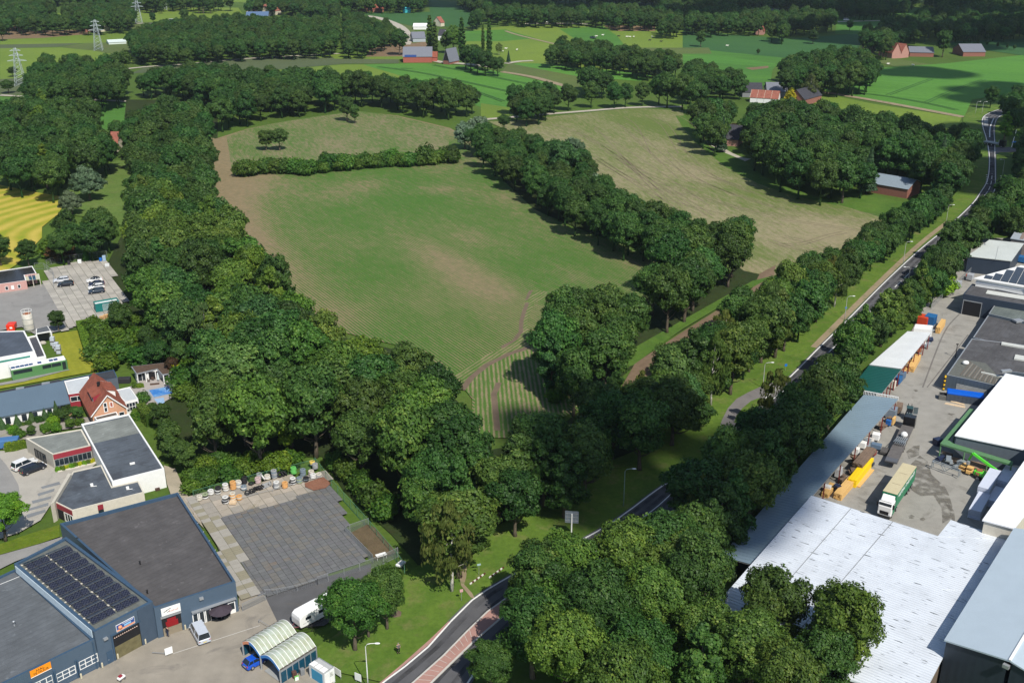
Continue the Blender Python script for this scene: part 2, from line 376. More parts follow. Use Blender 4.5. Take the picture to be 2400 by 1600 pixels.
LM=[Q('a',[(1475,960),(1480,1200),(1450,1400),(1560,1568)])+Q('d',[(1800,130),(2140,560),(2180,680)]),Q('b',[(390,800),(750,885),(1060,1010)])]
def bare1(x,y):
 p=Vector((x,y)); s=0
 for c,(sx,sy),a,k in BL+neg:
  d=p-c; ca,sa=math.cos(-a),math.sin(-a); u=(d.x*ca-d.y*sa)/sx; v=(d.x*sa+d.y*ca)/sy; q=u*u+v*v
  if q<9:s+=1.0*k*math.exp(-q)
 dd=min(seg_d(p,L[i],L[i+1]) for L in LM for i in range(len(L)-1)); s+=.42*math.exp(-(dd/9)**2)
 return s
M_crop=crop_mat('maize_rows',(.044,.108,.018),(.077,.162,.028),(.17,.145,.08),row,.85,attr=True,cover=.71,contrast=1.2,soil2=(.25,.19,.11))
F1=Q('a',[(1440,940),(1480,960),(1700,890),(2000,830),(2349,780)])+Q('b',[(60,760),(390,800),(750,885),(880,960),(960,1060),(1130,1260),(1320,1440),(1640,1600)])+Q('e',[(1720,40),(2130,190),(2250,240),(1900,700),(1700,900),(1650,1250),(1390,1370),(1330,1450),(900,1450),(900,1180),(770,1020),(500,840),(0,720)])+Q('d',[(2100,640),(1800,200),(1650,10)])+Q('a',[(1420,1500),(1430,1200)])
sheet('crop_field',F1,M_crop,grid=4,attrf=bare1)
M_crop2=crop_mat('maize_headland',(.05,.11,.02),(.085,.165,.03),(.21,.17,.10),ang_of('e',(850,1100),(1250,830)),1.0,cover=.62,contrast=.5)
M_crop3=crop_mat('maize_south',(.05,.11,.02),(.085,.165,.03),(.21,.17,.10),ang_of('e',(1070,1400),(1050,1150)),1.0,cover=.62,contrast=.65)
head=Q('e',[(780,1015),(900,930),(1100,830),(1200,770),(1240,700),(1245,560),(1290,460),(1330,430),(1500,460),(1330,520),(1280,640),(1290,800),(1400,830),(1160,870),(1000,940),(900,1020),(840,1110),(800,1060)])
sheet('crop_field',Q('e',[(840,1110),(900,1020),(1000,940),(1160,860),(1400,820),(1600,1000),(1560,1260),(1390,1370),(1330,1450),(900,1450),(920,1180)]),M_crop3)
sheet('crop_field',head,M_crop2)
path('e',[(830,1120),(900,1030),(1000,950),(1160,870),(1330,815),(1480,800)],1.5,DIRT,'farm_track')
path('e',[(1280,520),(1240,640),(1235,720),(1190,780),(1100,830)],1.1,DIRT,'farm_track')
path('e',[(1075,1400),(1060,1250),(1050,1150),(1085,1070)],1.3,DIRT,'farm_track')
sheet('bare_patch',Q('e',[(1265,500),(1290,440),(1320,432),(1300,470),(1280,505)]),DIRT)
M_crop4=crop_mat('maize_upper',(.05,.11,.02),(.085,.16,.03),(.20,.16,.10),ang_of('a',(2300,1000),(2150,860)),.9,cover=.55,contrast=.45)
sheet('crop_field',Q('a',[(1560,945),(1700,895),(2000,835),(2349,785)])+Q('b',[(60,765),(390,805),(740,890),(740,1080),(300,1110),(0,1120)])+Q('a',[(2200,1130),(1760,1160),(1600,1200)]),M_crop4)
M_pale=crop_mat('pale_field',(.085,.13,.028),(.13,.165,.045),(.215,.19,.11),ang_of('c',(100,1568),(-800,950)),2.6,attr=True,cover=.47,contrast=.14,soil2=(.29,.25,.15))
gb=[(G('b',(1800,900)),(25,18),0,-.2),(G('b',(1400,830)),(60,12),0,-.12),(G('b',(2100,770)),(60,14),0,-.18),(G('f',(700,180)),(14,10),0,-.3),(G('f',(900,60)),(40,14),R(60),.25),(G('c',(330,1150)),(10,45),R(35),-.3),(G('c',(700,1360)),(9,45),R(60),-.3),(G('c',(1150,1470)),(9,45),R(70),-.2),(G('b',(1900,1380)),(30,14),R(45),-.12),(G('b',(2230,900)),(14,60),R(20),-.25),(G('b',(2300,1200)),(30,30),0,.1)]
def bare2(x,y):
 p=Vector((x,y)); s=0
 for c,(sx,sy),a,k in gb:
  d=p-c; ca,sa=math.cos(-a),math.sin(-a); q=((d.x*ca-d.y*sa)/sx)**2+((d.x*sa+d.y*ca)/sy)**2
  if q<9:s+=k*math.exp(-q)
 return s
sheet('field',Q('b',[(1000,840),(1190,835),(1500,800),(2010,748),(2349,765)])+Q('c',[(20,860),(100,980),(300,1140),(520,1250),(740,1330),(1060,1410),(1400,1500),(1500,1568)])+Q('f',[(1250,60),(900,260),(600,340),(420,300),(0,0)])+Q('b',[(1900,1440),(1700,1180),(1300,960)]),M_pale,grid=5,attrf=bare2)
sheet('field',Q('f',[(640,260),(620,400),(300,690),(0,900),(-300,1110),(-420,1100),(-330,940),(0,720),(480,420),(530,320)]),grass_mat('strip_soil',(.15,.105,.068),(.19,.135,.09),(.11,.11,.04),.05,.8,streak=ang_of('f',(0,800),(480,430))))
G1=grass_mat('bank_grass',(.055,.12,.018),(.09,.165,.025),(.09,.13,.03),.08,1.2)
sheet('grass_bank',Q('f',[(640,330),(480,415),(0,700),(-340,950),(-480,1000),(-420,880),(0,640),(480,370)]),G1)
sheet('grass_bank',Q('c',[(1060,1410),(1150,1340),(1270,1330),(1480,1390),(1700,1420),(1460,1568),(1400,1510)]),G1)
sheet('grass_bank',Q('c',[(-50,800),(20,800),(60,900),(140,980),(300,1060),(420,1110),(560,1220),(800,1320),(1060,1400),(1060,1420),(740,1345),(520,1270),(290,1150),(90,985),(0,880)]),G1)
tm=MB()
for base,offs in(([(2349,1060),(2230,870),(2120,800)],(-14,-2,2,14)),([(2349,1230),(2000,900),(1930,860)],(-16,-2,2)),([(2200,1130),(1900,850)],(0,)),([(2349,1430),(1900,1100),(1600,900)],(-14,0,2,10)),([(2210,1380),(1900,1080),(1700,960),(1450,860)],(0,2)),([(2349,1500),(2060,1300),(1750,1100)],(0,2,9,11)),([(2349,1350),(2000,1250),(1720,1080)],(0,2,12))):
 L=smooth_line(Q('b',base),5)
 for q in offs:ribbon(offset_line(L,q),.32,.30,tm)
for base,offs in(([(0,1240),(300,1330),(700,1450),(1300,1540)],(-12,-2,0,10,12)),([(0,1100),(250,1230),(500,1330)],(0,2,9)),([(0,1330),(350,1420),(800,1500)],(0,2,12)),([(0,1030),(180,1190),(400,1300),(800,1430)],(0,8))):
 L=smooth_line(Q('c',base),5)
 for q in offs:ribbon(offset_line(L,q),.3,.30,tm)
for base in([(640,120),(800,110),(1000,50),(1100,30)],[(620,90),(850,160),(1000,130)],[(700,60),(900,100)]):
 L=smooth_line(Q('f',base),5)
 for q in(0,2):ribbon(offset_line(L,q),.4,.30,tm)
tm.v=[(x,y,_z[0]+.006) for x,y,z in tm.v]; _z[0]+=.008
tag(tm.build('tyre_tracks',asphalt('track_soil',(.155,.125,.08),.2)),kind='structure')
tm=MB()
for t,base in(('b',[(260,460),(600,510),(1200,640)]),('b',[(640,448),(1000,520),(1400,600)]),('c',[(1660,708),(1860,620),(2060,550)]),('c',[(1400,655),(1700,545)]),('c',[(1000,632),(1300,650),(1650,705),(1900,760)]),('b',[(700,560),(900,620),(1130,700)])):
 L=smooth_line(Q(t,base),8)
 for q in(0,2.2):ribbon(offset_line(L,q),.7,_z[0]+.006,tm)
_z[0]+=.008; tag(tm.build('tramlines',DARKG),kind='structure')
def mown():
 b=NB('mown_field'); c=G('a',(200,1520))
 m=b.n('Mapping'); m.inputs['Location'].default_value=(-c.x-40,-c.y+10,0); b.l(b.pos(),m.inputs[0])
 wv=b.n('TexWave',wave_type='RINGS',rings_direction='SPHERICAL'); wv.inputs['Scale'].default_value=.045; wv.inputs['Distortion'].default_value=7; wv.inputs['Detail'].default_value=2; wv.inputs['Detail Scale'].default_value=.3; b.l(m.outputs[0],wv.inputs[0])
 f=b.math('ADD',b.math('MULTIPLY',wv.outputs['Fac'],.38),b.math('MULTIPLY',b.noise(.10,None,6,.7),.75))
 b.color(b.ramp(f,[(.25,(.19,.25,.02)),(.5,(.31,.29,.035)),(.8,(.44,.35,.07))])); b.bump(b.noise(2),.4,.1); return b.fin(.9,0,.1)
sheet('field',Q('a',[(-200,1240),(0,1278),(200,1320),(470,1365),(400,1480),(290,1568),(290,1640),(110,1830),(0,1900),(-200,1850)]),mown())
sheet('meadow',Q('a',[(600,1200),(800,1110),(960,1110),(900,1300),(880,1568),(640,1500),(420,1480),(480,1370),(300,1330)]),grass_mat('meadow_olive',(.085,.15,.03),(.13,.19,.045),(.16,.16,.06),.06,1))
sheet('lawn',Q('d',[(350,740),(540,710),(640,930),(710,970),(620,1000),(0,1115),(-60,1125),(-60,1075),(0,1080),(110,1060),(450,990),(430,880)]),grass_mat('dry_lawn',(.20,.22,.02),(.27,.27,.03),(.17,.20,.02),.1,1.5,streak=ang_of('d',(640,960),(480,720))))
M_road=asphalt('road_asphalt',(.085,.085,.09),.2,(.06,.06,.065)); WHITE=plain('road_paint',(.75,.75,.72),.7,var=.2,scale=3)
Lft=Q('h',[(150,1690),(300,1568),(440,1465),(600,1330),(750,1160),(900,1010),(1000,940),(1100,880),(1260,790),(1600,625),(1900,450),(2220,215)])+Q('f',[(60,1690),(245,1500),(420,1320),(590,1160),(745,1028),(930,840),(1120,655),(1400,372),(1640,150),(1830,-5)])+Q('c',[(1990,1412),(2048,1332),(2095,1250),(2110,1150),(2108,1060),(2090,960),(2066,880),(2062,830),(2080,800),(2140,770),(2260,735)])
Rgt=Q('h',[(800,1690),(940,1470),(1070,1320),(1160,1235),(1350,1060),(1600,900),(1850,730),(2100,540),(2349,350)])+Q('f',[(330,1500),(520,1340),(700,1170),(880,1050),(1060,905),(1230,740),(1375,600),(1560,420),(1760,230),(1960,40)])+Q('c',[(2080,1400),(2135,1335),(2150,1280),(2150,1150),(2148,1060),(2146,980),(2142,900),(2150,850),(2175,810),(2240,780),(2330,760)])
Ls,Rs=smooth_line(Lft,4),smooth_line(Rgt,4)
def ccw0(p):a=sum(p[i-1].x*p[i].y-p[i].x*p[i-1].y for i in range(len(p))); return p if a>0 else p[::-1]
def resample(L,n):
 d=[0]
 for i in range(1,len(L)):d.append(d[-1]+(L[i]-L[i-1]).length)
 out=[]; j=0
 for k in range(n):
  s=d[-1]*k/(n-1)
  while j<len(d)-2 and d[j+1]<s:j+=1
  t=(s-d[j])/max(1e-6,d[j+1]-d[j]); out.append(L[j].lerp(L[j+1],min(1,max(0,t))))
 return out
def band(name,A,B,m,z):
 mb=MB(); n=160; A,B=resample(A,n),resample(B,n)
 for i in range(n-1):mb.face([(B[i].x,B[i].y,z),(B[i+1].x,B[i+1].y,z),(A[i+1].x,A[i+1].y,z),(A[i].x,A[i].y,z)])
 return tag(mb.build(name,m),kind='structure')
ZR0=_z[0]+.03
sheet('grass_verge',offset_line(Ls,-13)[:95]+list(reversed(Rs[:95])),VERGE)
sheet('grass_verge',offset_line(Ls,-9)[90:]+list(reversed(offset_line(Rs,6)[90:])),VERGE)
path('f',[(900,830),(1120,610),(1400,335),(1640,110),(1830,-40)],1.6,TAN,'verge_edge',z=ZR0-.004)
band('road',offset_line(Ls,-.45),offset_line(Rs,.5),M_road,ZR0)
sheet('side_road',Q('f',[(745,1030),(690,1052),(560,1090),(450,1140),(370,1185),(310,1250),(270,1330),(240,1420),(225,1520),(200,1620),(330,1500),(500,1300),(620,1180)]),asphalt('side_asphalt',(.15,.14,.135),.15,(.10,.095,.09)),ZR0+.012)
sheet('grass_island',Q('f',[(525,1180),(470,1200),(410,1250),(370,1300),(352,1350),(400,1345),(450,1300),(515,1240),(560,1190)]),VERGE,ZR0+.03)
sheet('side_road',Q('u',[(1440,1290),(1460,1240),(1650,1230),(1900,1250),(1900,1310),(1750,1300),(1640,1310),(1520,1310),(1450,1350)]),M_road,ZR0+.006)
mk=MB(); zr=ZR0+.02
nL=len(smooth_line(Lft[:12],4)); half=Ls[:nL+6]
ribbon(Ls,.28,zr,mk)
jr=[i for i,p in enumerate(Rs) if G('F',(1840,940)).y<p.y]
ribbon([p for p in Rs if p.y<G('h',(1160,1240)).y+10],.28,zr,mk); ribbon([p for p in Rs if p.y>G('f',(1060,905)).y],.22,zr,mk)
n=400; A,B=resample(Ls,n),resample(Rs,n); mid=[a.lerp(b,.5) for a,b in zip(A,B)]
ribbon([p for p in mid if G('f',(600,1150)).y<p.y<G('c',(2130,1200)).y],.22,zr,mk,dash=(6.5,9.5))
ribbon([p for p in mid if G('h',(1900,560)).y<p.y<G('f',(600,1150)).y],.2,zr,mk)
ribbon(smooth_line(Q('f',[(240,1510),(330,1410),(420,1320)]),1),.3,zr,mk,dash=(1.5,3)); ribbon(smooth_line(Q('f',[(600,1155),(740,1035)]),1),.3,zr,mk,dash=(1.5,3))
ribbon(smooth_line(Q('c',[(2112,950),(2116,880),(2140,820)]),3),.5,zr,mk)
for q in range(9):
 a=G('u',(1286,790+q*16)); b=G('u',(1350,800+q*16)); mk.bar((a.x,a.y,zr),(b.x,b.y,zr),1.1,.004)
for q in range(6):
 a=G('c',(2086,1210+q*12)); b=G('c',(2100,1212+q*12)); mk.bar((a.x,a.y,zr),(b.x,b.y,zr),.6,.004)
mk.face([(p.x,p.y,zr+.006) for p in reversed(Q('h',[(1655,700),(1740,645),(1838,592),(1838,625),(1750,680),(1670,712)]))])
mk.face([(p.x,p.y,zr+.006) for p in reversed(Q('h',[(1485,845),(1520,790),(1560,775),(1540,825),(1495,850)]))])
tag(mk.build('road_markings',WHITE),kind='structure')
def breakup(m,lo=.4,hi=.6,sc_=.5,mx=1.0):
 t=m.node_tree; n=t.nodes.new('ShaderNodeTexNoise'); n.inputs['Scale'].default_value=sc_; n.inputs['Detail'].default_value=6; r=t.nodes.new('ShaderNodeMapRange'); r.inputs[1].default_value=lo; r.inputs[2].default_value=hi; r.inputs[4].default_value=mx
 g=t.nodes.new('ShaderNodeNewGeometry'); t.links.new(g.outputs['Position'],n.inputs[0]); t.links.new(n.outputs[0],r.inputs[0]); x=t.nodes.new('ShaderNodeMixShader'); y=t.nodes.new('ShaderNodeBsdfTransparent'); t.links.new(r.outputs[0],x.inputs[0]); t.links.new(y.outputs[0],x.inputs[1]); t.links.new(t.nodes['Principled BSDF'].outputs[0],x.inputs[2]); t.links.new(x.outputs[0],t.nodes['Material Output'].inputs[0]); return m
WEAR=breakup(asphalt('wheel_path',(.045,.045,.048),.2),.35,.65,.25,.6); mb=MB(); A,B=resample(Ls,300),resample(Rs,300)
for f in(.14,.36,.62,.84):ribbon([a.lerp(b,f) for a,b in zip(A,B)],.75,ZR0+.010,mb)
tag(mb.build('wheel_paths',WEAR),kind='structure'); mb=MB(); PATCH=asphalt('road_patch',(.055,.055,.058),.2)
for k,f0,f1,ln in((30,.05,.45,3),(75,.1,.48,5),(120,.52,.95,4),(150,.05,.45,6),(190,.1,.46,3),(215,.52,.92,5),(245,.08,.45,4)):
 q=[A[k].lerp(B[k],f0),A[k].lerp(B[k],f1),A[k+ln].lerp(B[k+ln],f1),A[k+ln].lerp(B[k+ln],f0)]; q=ccw0(q); mb.face([(p.x,p.y,ZR0+.014) for p in q])
tag(mb.build('repair_patch',PATCH),kind='structure')
PINK=asphalt('pink_brick_paving',(.33,.19,.16),.12,(.25,.15,.13)); KERB=plain('kerb_concrete',(.5,.48,.44),.8)
isl=Q('h',[(400,1660),(500,1568),(700,1390),(860,1225),(1000,1090),(1060,1050),(1040,1130),(1100,1140),(1060,1175),(920,1295),(760,1450),(640,1568),(560,1660)])
isl=Q('h',[(410,1650),(500,1568),(700,1390),(860,1225),(1000,1090),(1180,960),(1320,870),(1480,790),(1500,800),(1400,880),(1200,1050),(1060,1175),(920,1295),(760,1450),(640,1568),(560,1650)])
mb=MB(); mb.prism(isl,ZR0-.02,ZR0+.12); t_=mb.build('traffic_island',KERB); t_['kind']='structure'
mb=MB(); mb.prism(ring_poly(isl,.28),ZR0,ZR0+.128); tag(mb.build('traffic_island_paving',PINK),kind='structure')
jm=MB()
for q in range(11):
 a=G('h',(520+q*36,1560-q*35)); b=G('h',(628+q*27,1568-q*29)); a,b=a.lerp(b,.1),a.lerp(b,.9); jm.bar((a.x,a.y,ZR0+.131),(b.x,b.y,ZR0+.131),.06,.006)
tag(jm.build('paving_joint',KERB),kind='structure')
mb=MB(); mb.prism(Q('h',[(240,1600),(280,1568),(420,1450),(600,1290),(735,1160),(748,1158),(600,1318),(440,1452),(300,1562),(255,1600)]),ZR0-.02,ZR0+.06); tag(mb.build('cycle_strip',PINK),kind='structure')
CONC=asphalt('yard_concrete',(.255,.245,.22),.18,(.16,.15,.13)); CONC2=asphalt('yard_grey',(.22,.215,.205),.12,(.16,.155,.15)); DARKA=asphalt('yard_asphalt',(.085,.085,.088),.2,(.11,.10,.085))
sheet('concrete_yard',Q('F',[(2290,560),(2180,690),(2130,790),(2060,890),(1860,1180),(1860,1260),(2330,1400),(2500,1100),(2500,560)]),CONC)
mb=MB()
for t,pts,wd in(('r',[(1440,340),(1230,600),(940,1340)],.35),('r',[(1560,620),(1000,1340)],.25)):
 ribbon(smooth_line(Q(t,pts),3),wd,_z[0]+.01,mb)
ribbon(Q('r',[(1230,600),(1480,640)]),.2,_z[0]+.01,mb)
tag(mb.build('drain_channel',asphalt('drain',(.14,.13,.12),.2)),kind='structure'); _z[0]+=.014
OIL=asphalt('oily_concrete',(.14,.13,.11),.3,(.22,.20,.17),1.2)
_t=OIL.node_tree; _n=_t.nodes.new('ShaderNodeTexNoise'); _n.inputs['Scale'].default_value=.6; _n.inputs['Detail'].default_value=6; _r=_t.nodes.new('ShaderNodeValToRGB'); _r.color_ramp.elements[0].position=.36; _r.color_ramp.elements[1].position=.66
_g=_t.nodes.new('ShaderNodeNewGeometry'); _t.links.new(_g.outputs['Position'],_n.inputs[0]); _t.links.new(_n.outputs[0],_r.inputs[0]); _x=_t.nodes.new('ShaderNodeMixShader'); _y=_t.nodes.new('ShaderNodeBsdfTransparent'); _t.links.new(_r.outputs[0],_x.inputs[0]); _t.links.new(_y.outputs[0],_x.inputs[1]); _t.links.new(_t.nodes['Principled BSDF'].outputs[0],_x.inputs[2]); _t.links.new(_x.outputs[0],_t.nodes['Material Output'].inputs[0])
for t,pts in(('s',[(1100,900),(1200,800),(1290,870),(1330,1010),(1480,1150),(1520,1230),(1560,1360),(1540,1500),(1450,1552),(1440,1380),(1380,1290),(1350,1240),(1210,1250),(1100,1180),(1100,1000)]),('s',[(1450,1270),(1500,1300),(1580,1420),(1590,1552),(1560,1552),(1530,1420)]),('s',[(1070,1470),(1110,1455),(1145,1475),(1130,1500),(1085,1498)]),('s',[(1200,1495),(1240,1485),(1265,1505),(1240,1525),(1205,1515)]),('s',[(1500,340),(1550,330),(1590,345),(1550,360)]),('s',[(1130,80),(1160,72),(1185,88),(1155,100)]),('s',[(1050,760),(1130,700),(1200,690),(1190,800),(1080,840)])):
 sheet('oil_stain',Q(t,pts),OIL)
BEIGE=asphalt('yard_paving',(.25,.225,.185),.18,(.165,.15,.13))
sheet('yard',Q('F',[(150,1700),(150,1560),(560,1425),(560,1380),(600,1385),(628,1405),(655,1460),(700,1500),(760,1560),(800,1640),(800,1700)]),BEIGE)
mb=MB()
for L in([(1790,1185),(1190,1380)],):
 ribbon(Q('g',L),.12,_z[0]+.01,mb)
for L in([(1180,1180),(1240,1560)],[(1300,1210),(1420,1500)]):pass
tag(mb.build('yard_line',KERB),kind='structure'); _z[0]+=.014
sheet('asphalt_yard',Q('F',[(622,1402),(700,1375),(870,1325),(870,1345),(800,1440),(760,1470),(700,1475),(655,1470)]),DARKA)
sheet('street',Q('k',[(-300,1100),(0,1230),(80,1320),(160,1440),(230,1568),(250,1700),(-200,1900),(-300,1900)]),CONC2)
sheet('pavement',Q('k',[(-200,1160),(60,1150),(330,1120),(700,1300),(960,1250),(1250,1250),(700,1700),(500,2000),(240,2150),(-200,2300),(-200,1900),(250,1700),(230,1568),(160,1440),(80,1320),(0,1230)]),asphalt('pavement_concrete',(.33,.31,.27),.12,(.26,.245,.215)))
sheet('grass_strip',Q('l',[(-100,920),(100,860),(340,770),(780,635),(790,790),(500,890),(0,1030),(-100,1050)]),grass_mat('strip_lawn',(.08,.13,.01),(.13,.18,.015),(.17,.16,.03),.2,2))
sheet('pavement',Q('l',[(-200,1060),(0,1035),(500,895),(820,795),(900,850),(200,1120),(0,1220),(-200,1300)]),CONC2)
mb=MB()
for q in([(540,140),(780,70),(800,105),(560,165)],[(495,230),(720,160),(715,195),(510,260)],[(420,325),(680,260),(670,295),(435,360)],[(370,430),(640,345),(640,385),(380,455)],[(350,505),(600,435),(605,470),(365,550)]):
 mb.prism(Q('l',q),_z[0]-.01,_z[0]+.02)
tag(mb.build('parking_strips',asphalt('strip_grey',(.17,.18,.19),.1)),kind='structure'); _z[0]+=.03
sheet('yard',Q('j',[(-300,560),(0,620),(380,560),(660,500),(700,600),(800,780),(900,960),(1000,1110),(700,1180),(480,1200),(300,1100),(-300,1200)]),CONC2)
sheet('yard',Q('k',[(-200,340),(0,320),(190,285),(200,170),(800,130),(860,160),(780,175),(300,300),(0,350),(-200,380)]),CONC2)
sheet('garden',Q('k',[(-200,950),(0,890),(600,740),(1130,740),(1100,850),(700,900),(380,1000),(50,1060),(-200,1100)]),asphalt('garden_gravel',(.26,.24,.21),.15,(.20,.21,.12)))
sheet('patio',Q('k',[(1640,330),(1780,260),(2100,260),(2290,400),(2000,560),(1990,640),(1850,800),(1640,640),(1560,400)]),asphalt('patio_paving',(.33,.30,.28),.12,(.26,.24,.22)))
sheet('path',Q('k',[(2010,1330),(2150,1370),(2250,1600),(2352,1800),(2500,2100),(2100,1700),(2050,1560)]),asphalt('path_slabs',(.32,.28,.21),.15,(.22,.20,.14)))
FARM_CLEAR=Q("c",[(330,860),(460,860),(460,1010),(400,1100),(180,1050),(270,1000)])
def leaf_mat(name,dark,light,alt,trans=.25):
 b=NB(name); oi=b.n('ObjectInfo'); at=b.n('Attribute',attribute_name='tint')
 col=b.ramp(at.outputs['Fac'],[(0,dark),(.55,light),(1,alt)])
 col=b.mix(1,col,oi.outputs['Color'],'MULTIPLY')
 hs=b.n('HueSaturation'); b.l(col,hs.inputs['Color'])
 b.l(b.math('ADD',b.math('MULTIPLY',oi.outputs['Random'],.045),.475),hs.inputs['Hue'])
 b.l(b.math('ADD',b.math('MULTIPLY',b.math('FRACT',b.math('MULTIPLY',oi.outputs['Random'],17.3)),.45),.8),hs.inputs['Value'])
 col=hs.outputs['Color']; b.color(col); b.fin(.55,0,.25)
 tr=b.n('BsdfTranslucent'); b.l(b.mix(1,col,(1.3,1.5,.5),'MULTIPLY'),tr.inputs[0]); mx=b.n('MixShader'); mx.inputs[0].default_value=trans
 b.l(b.b.outputs[0],mx.inputs[1]); b.l(tr.outputs[0],mx.inputs[2]); b.l(mx.outputs[0],b.out.inputs[0]); return b.m
LEAF={'oak':leaf_mat('oak_leaves',(.028,.070,.014),(.056,.122,.022),(.112,.182,.034)),'birch':leaf_mat('birch_leaves',(.055,.085,.022),(.085,.13,.032),(.13,.16,.05),.3),'willow':leaf_mat('willow_leaves',(.065,.11,.055),(.11,.17,.085),(.18,.24,.14),.2),'pine':leaf_mat('conifer_needles',(.016,.045,.018),(.028,.070,.026),(.05,.10,.035),.1),'bush':leaf_mat('shrub_leaves',(.035,.085,.012),(.065,.14,.018),(.12,.19,.025),.3)}
def bark(name,c,c2):
 b=NB(name); f=b.noise(3,b.rot(0,b.pos(True),(2,2,.6)),5,.7); b.color(b.ramp(f,[(.35,c2),(.6,c)])); b.bump(f,.6,.05); return b.fin(.9)
BARK=bark('brown_bark',(.13,.105,.075),(.06,.05,.035)); BARKW=bark('birch_bark',(.62,.60,.54),(.10,.09,.08))
def nrm(a):return a/np.maximum(np.linalg.norm(a,axis=-1,keepdims=True),1e-9)
def cards(rs,P,N,size,tint,tilt=.55,elong=1.0,droop=0.0):
 """leaf clumps: one slightly folded quad each (two triangles), facing roughly along N"""
 n=len(P); N=nrm(N+rs.normal(0,tilt,(n,3))); A=nrm(np.cross(N,rs.normal(0,1,(n,3)))); B=np.cross(N,A)
 if droop:A=nrm(A*(1-droop)+np.array([0,0,-1])*droop); B=nrm(np.cross(N,A))
 s=(size*rs.uniform(.65,1.35,n))[:,None]; e=s*elong
 f=rs.uniform(-.25,.25,(n,1))*s*N
 V=np.stack([P-A*e,P+B*s*.8+f,P+A*e*rs.uniform(.8,1.2,(n,1)),P-B*s*.8+f],1).reshape(-1,3)
 return V,tint
def lobes_for(kind,rs):
 """lobe centres and radii of a crown, trunk foot at the origin, unit tree: about 16 m tall, crown 5.2 m in radius"""
 L=[]
 if kind in('oak','oak_open'):
  n=26 if kind=='oak' else 19
  ex=rs.uniform(.85,1.15,2)
  for i in range(n):
   t=(i+.5)/n; el=math.asin(min(1,.02+t*1.0)); az=i*2.39996+rs.uniform(-.5,.5)
   r=rs.uniform(.72,1.16); c=np.array([math.cos(el)*math.cos(az)*3.9*ex[0],math.cos(el)*math.sin(az)*3.9*ex[1],math.sin(el)*4.4])*r
   L.append((c+[0,0,9.4],rs.uniform(1.0,2.1)))
  for i in range(9):
   az=i*.7+rs.uniform(-.3,.3); L.append((np.array([math.cos(az)*3.2,math.sin(az)*3.2,rs.uniform(6.0,8.2)]),rs.uniform(1.2,1.7)))
  L.append((np.array([0,0,9.5]),3.1))
 elif kind=='tall':
  for i in range(24):
   t=i/23; az=i*2.39996; r=(1-t**1.8)*3.3+.3; z=4.2+t*11.2
   L.append((np.array([math.cos(az)*r*.8,math.sin(az)*r*.8,z])+rs.normal(0,.3,3),rs.uniform(1.0,1.6)*(1.1-.5*t)))
  L.append((np.array([0,0,8.5]),2.4))
 elif kind=='poplar':
  for i in range(26):
   t=i/25; az=i*2.39996; r=math.sin(math.pi*min(1,t*.85+.12))*1.3; z=2+t*15
   L.append((np.array([math.cos(az)*r*.7,math.sin(az)*r*.7,z]),.95*(1.1-.6*t)))
 elif kind=='birch':
  for i in range(22):
   t=i/21; az=i*2.39996; r=(math.sin(math.pi*(t*.8+.18)))*2.7; z=5+t*9
   L.append((np.array([math.cos(az)*r,math.sin(az)*r,z])+rs.normal(0,.35,3),rs.uniform(.7,1.2)*(1.1-.45*t)))
 elif kind=='willow':
  for i in range(24):
   t=(i+.5)/24; el=math.asin(t); az=i*2.39996; r=rs.uniform(.85,1.1)
   L.append((np.array([math.cos(el)*math.cos(az)*4,math.cos(el)*math.sin(az)*4,math.sin(el)*6.5])*r+[0,0,4.2],rs.uniform(1.1,1.7)))
  L.append((np.array([0,0,6.]),3.2))
 elif kind=='bush':
  for i in range(16):
   t=(i+.5)/16; el=math.asin(t); az=i*2.39996
   L.append((np.array([math.cos(el)*math.cos(az),math.cos(el)*math.sin(az),math.sin(el)*1.1])*rs.uniform(.75,1.15)*1.15+[0,0,.7],rs.uniform(.45,.75)))
  L.append((np.array([0,0,.9]),.95))
 return L
CR={}
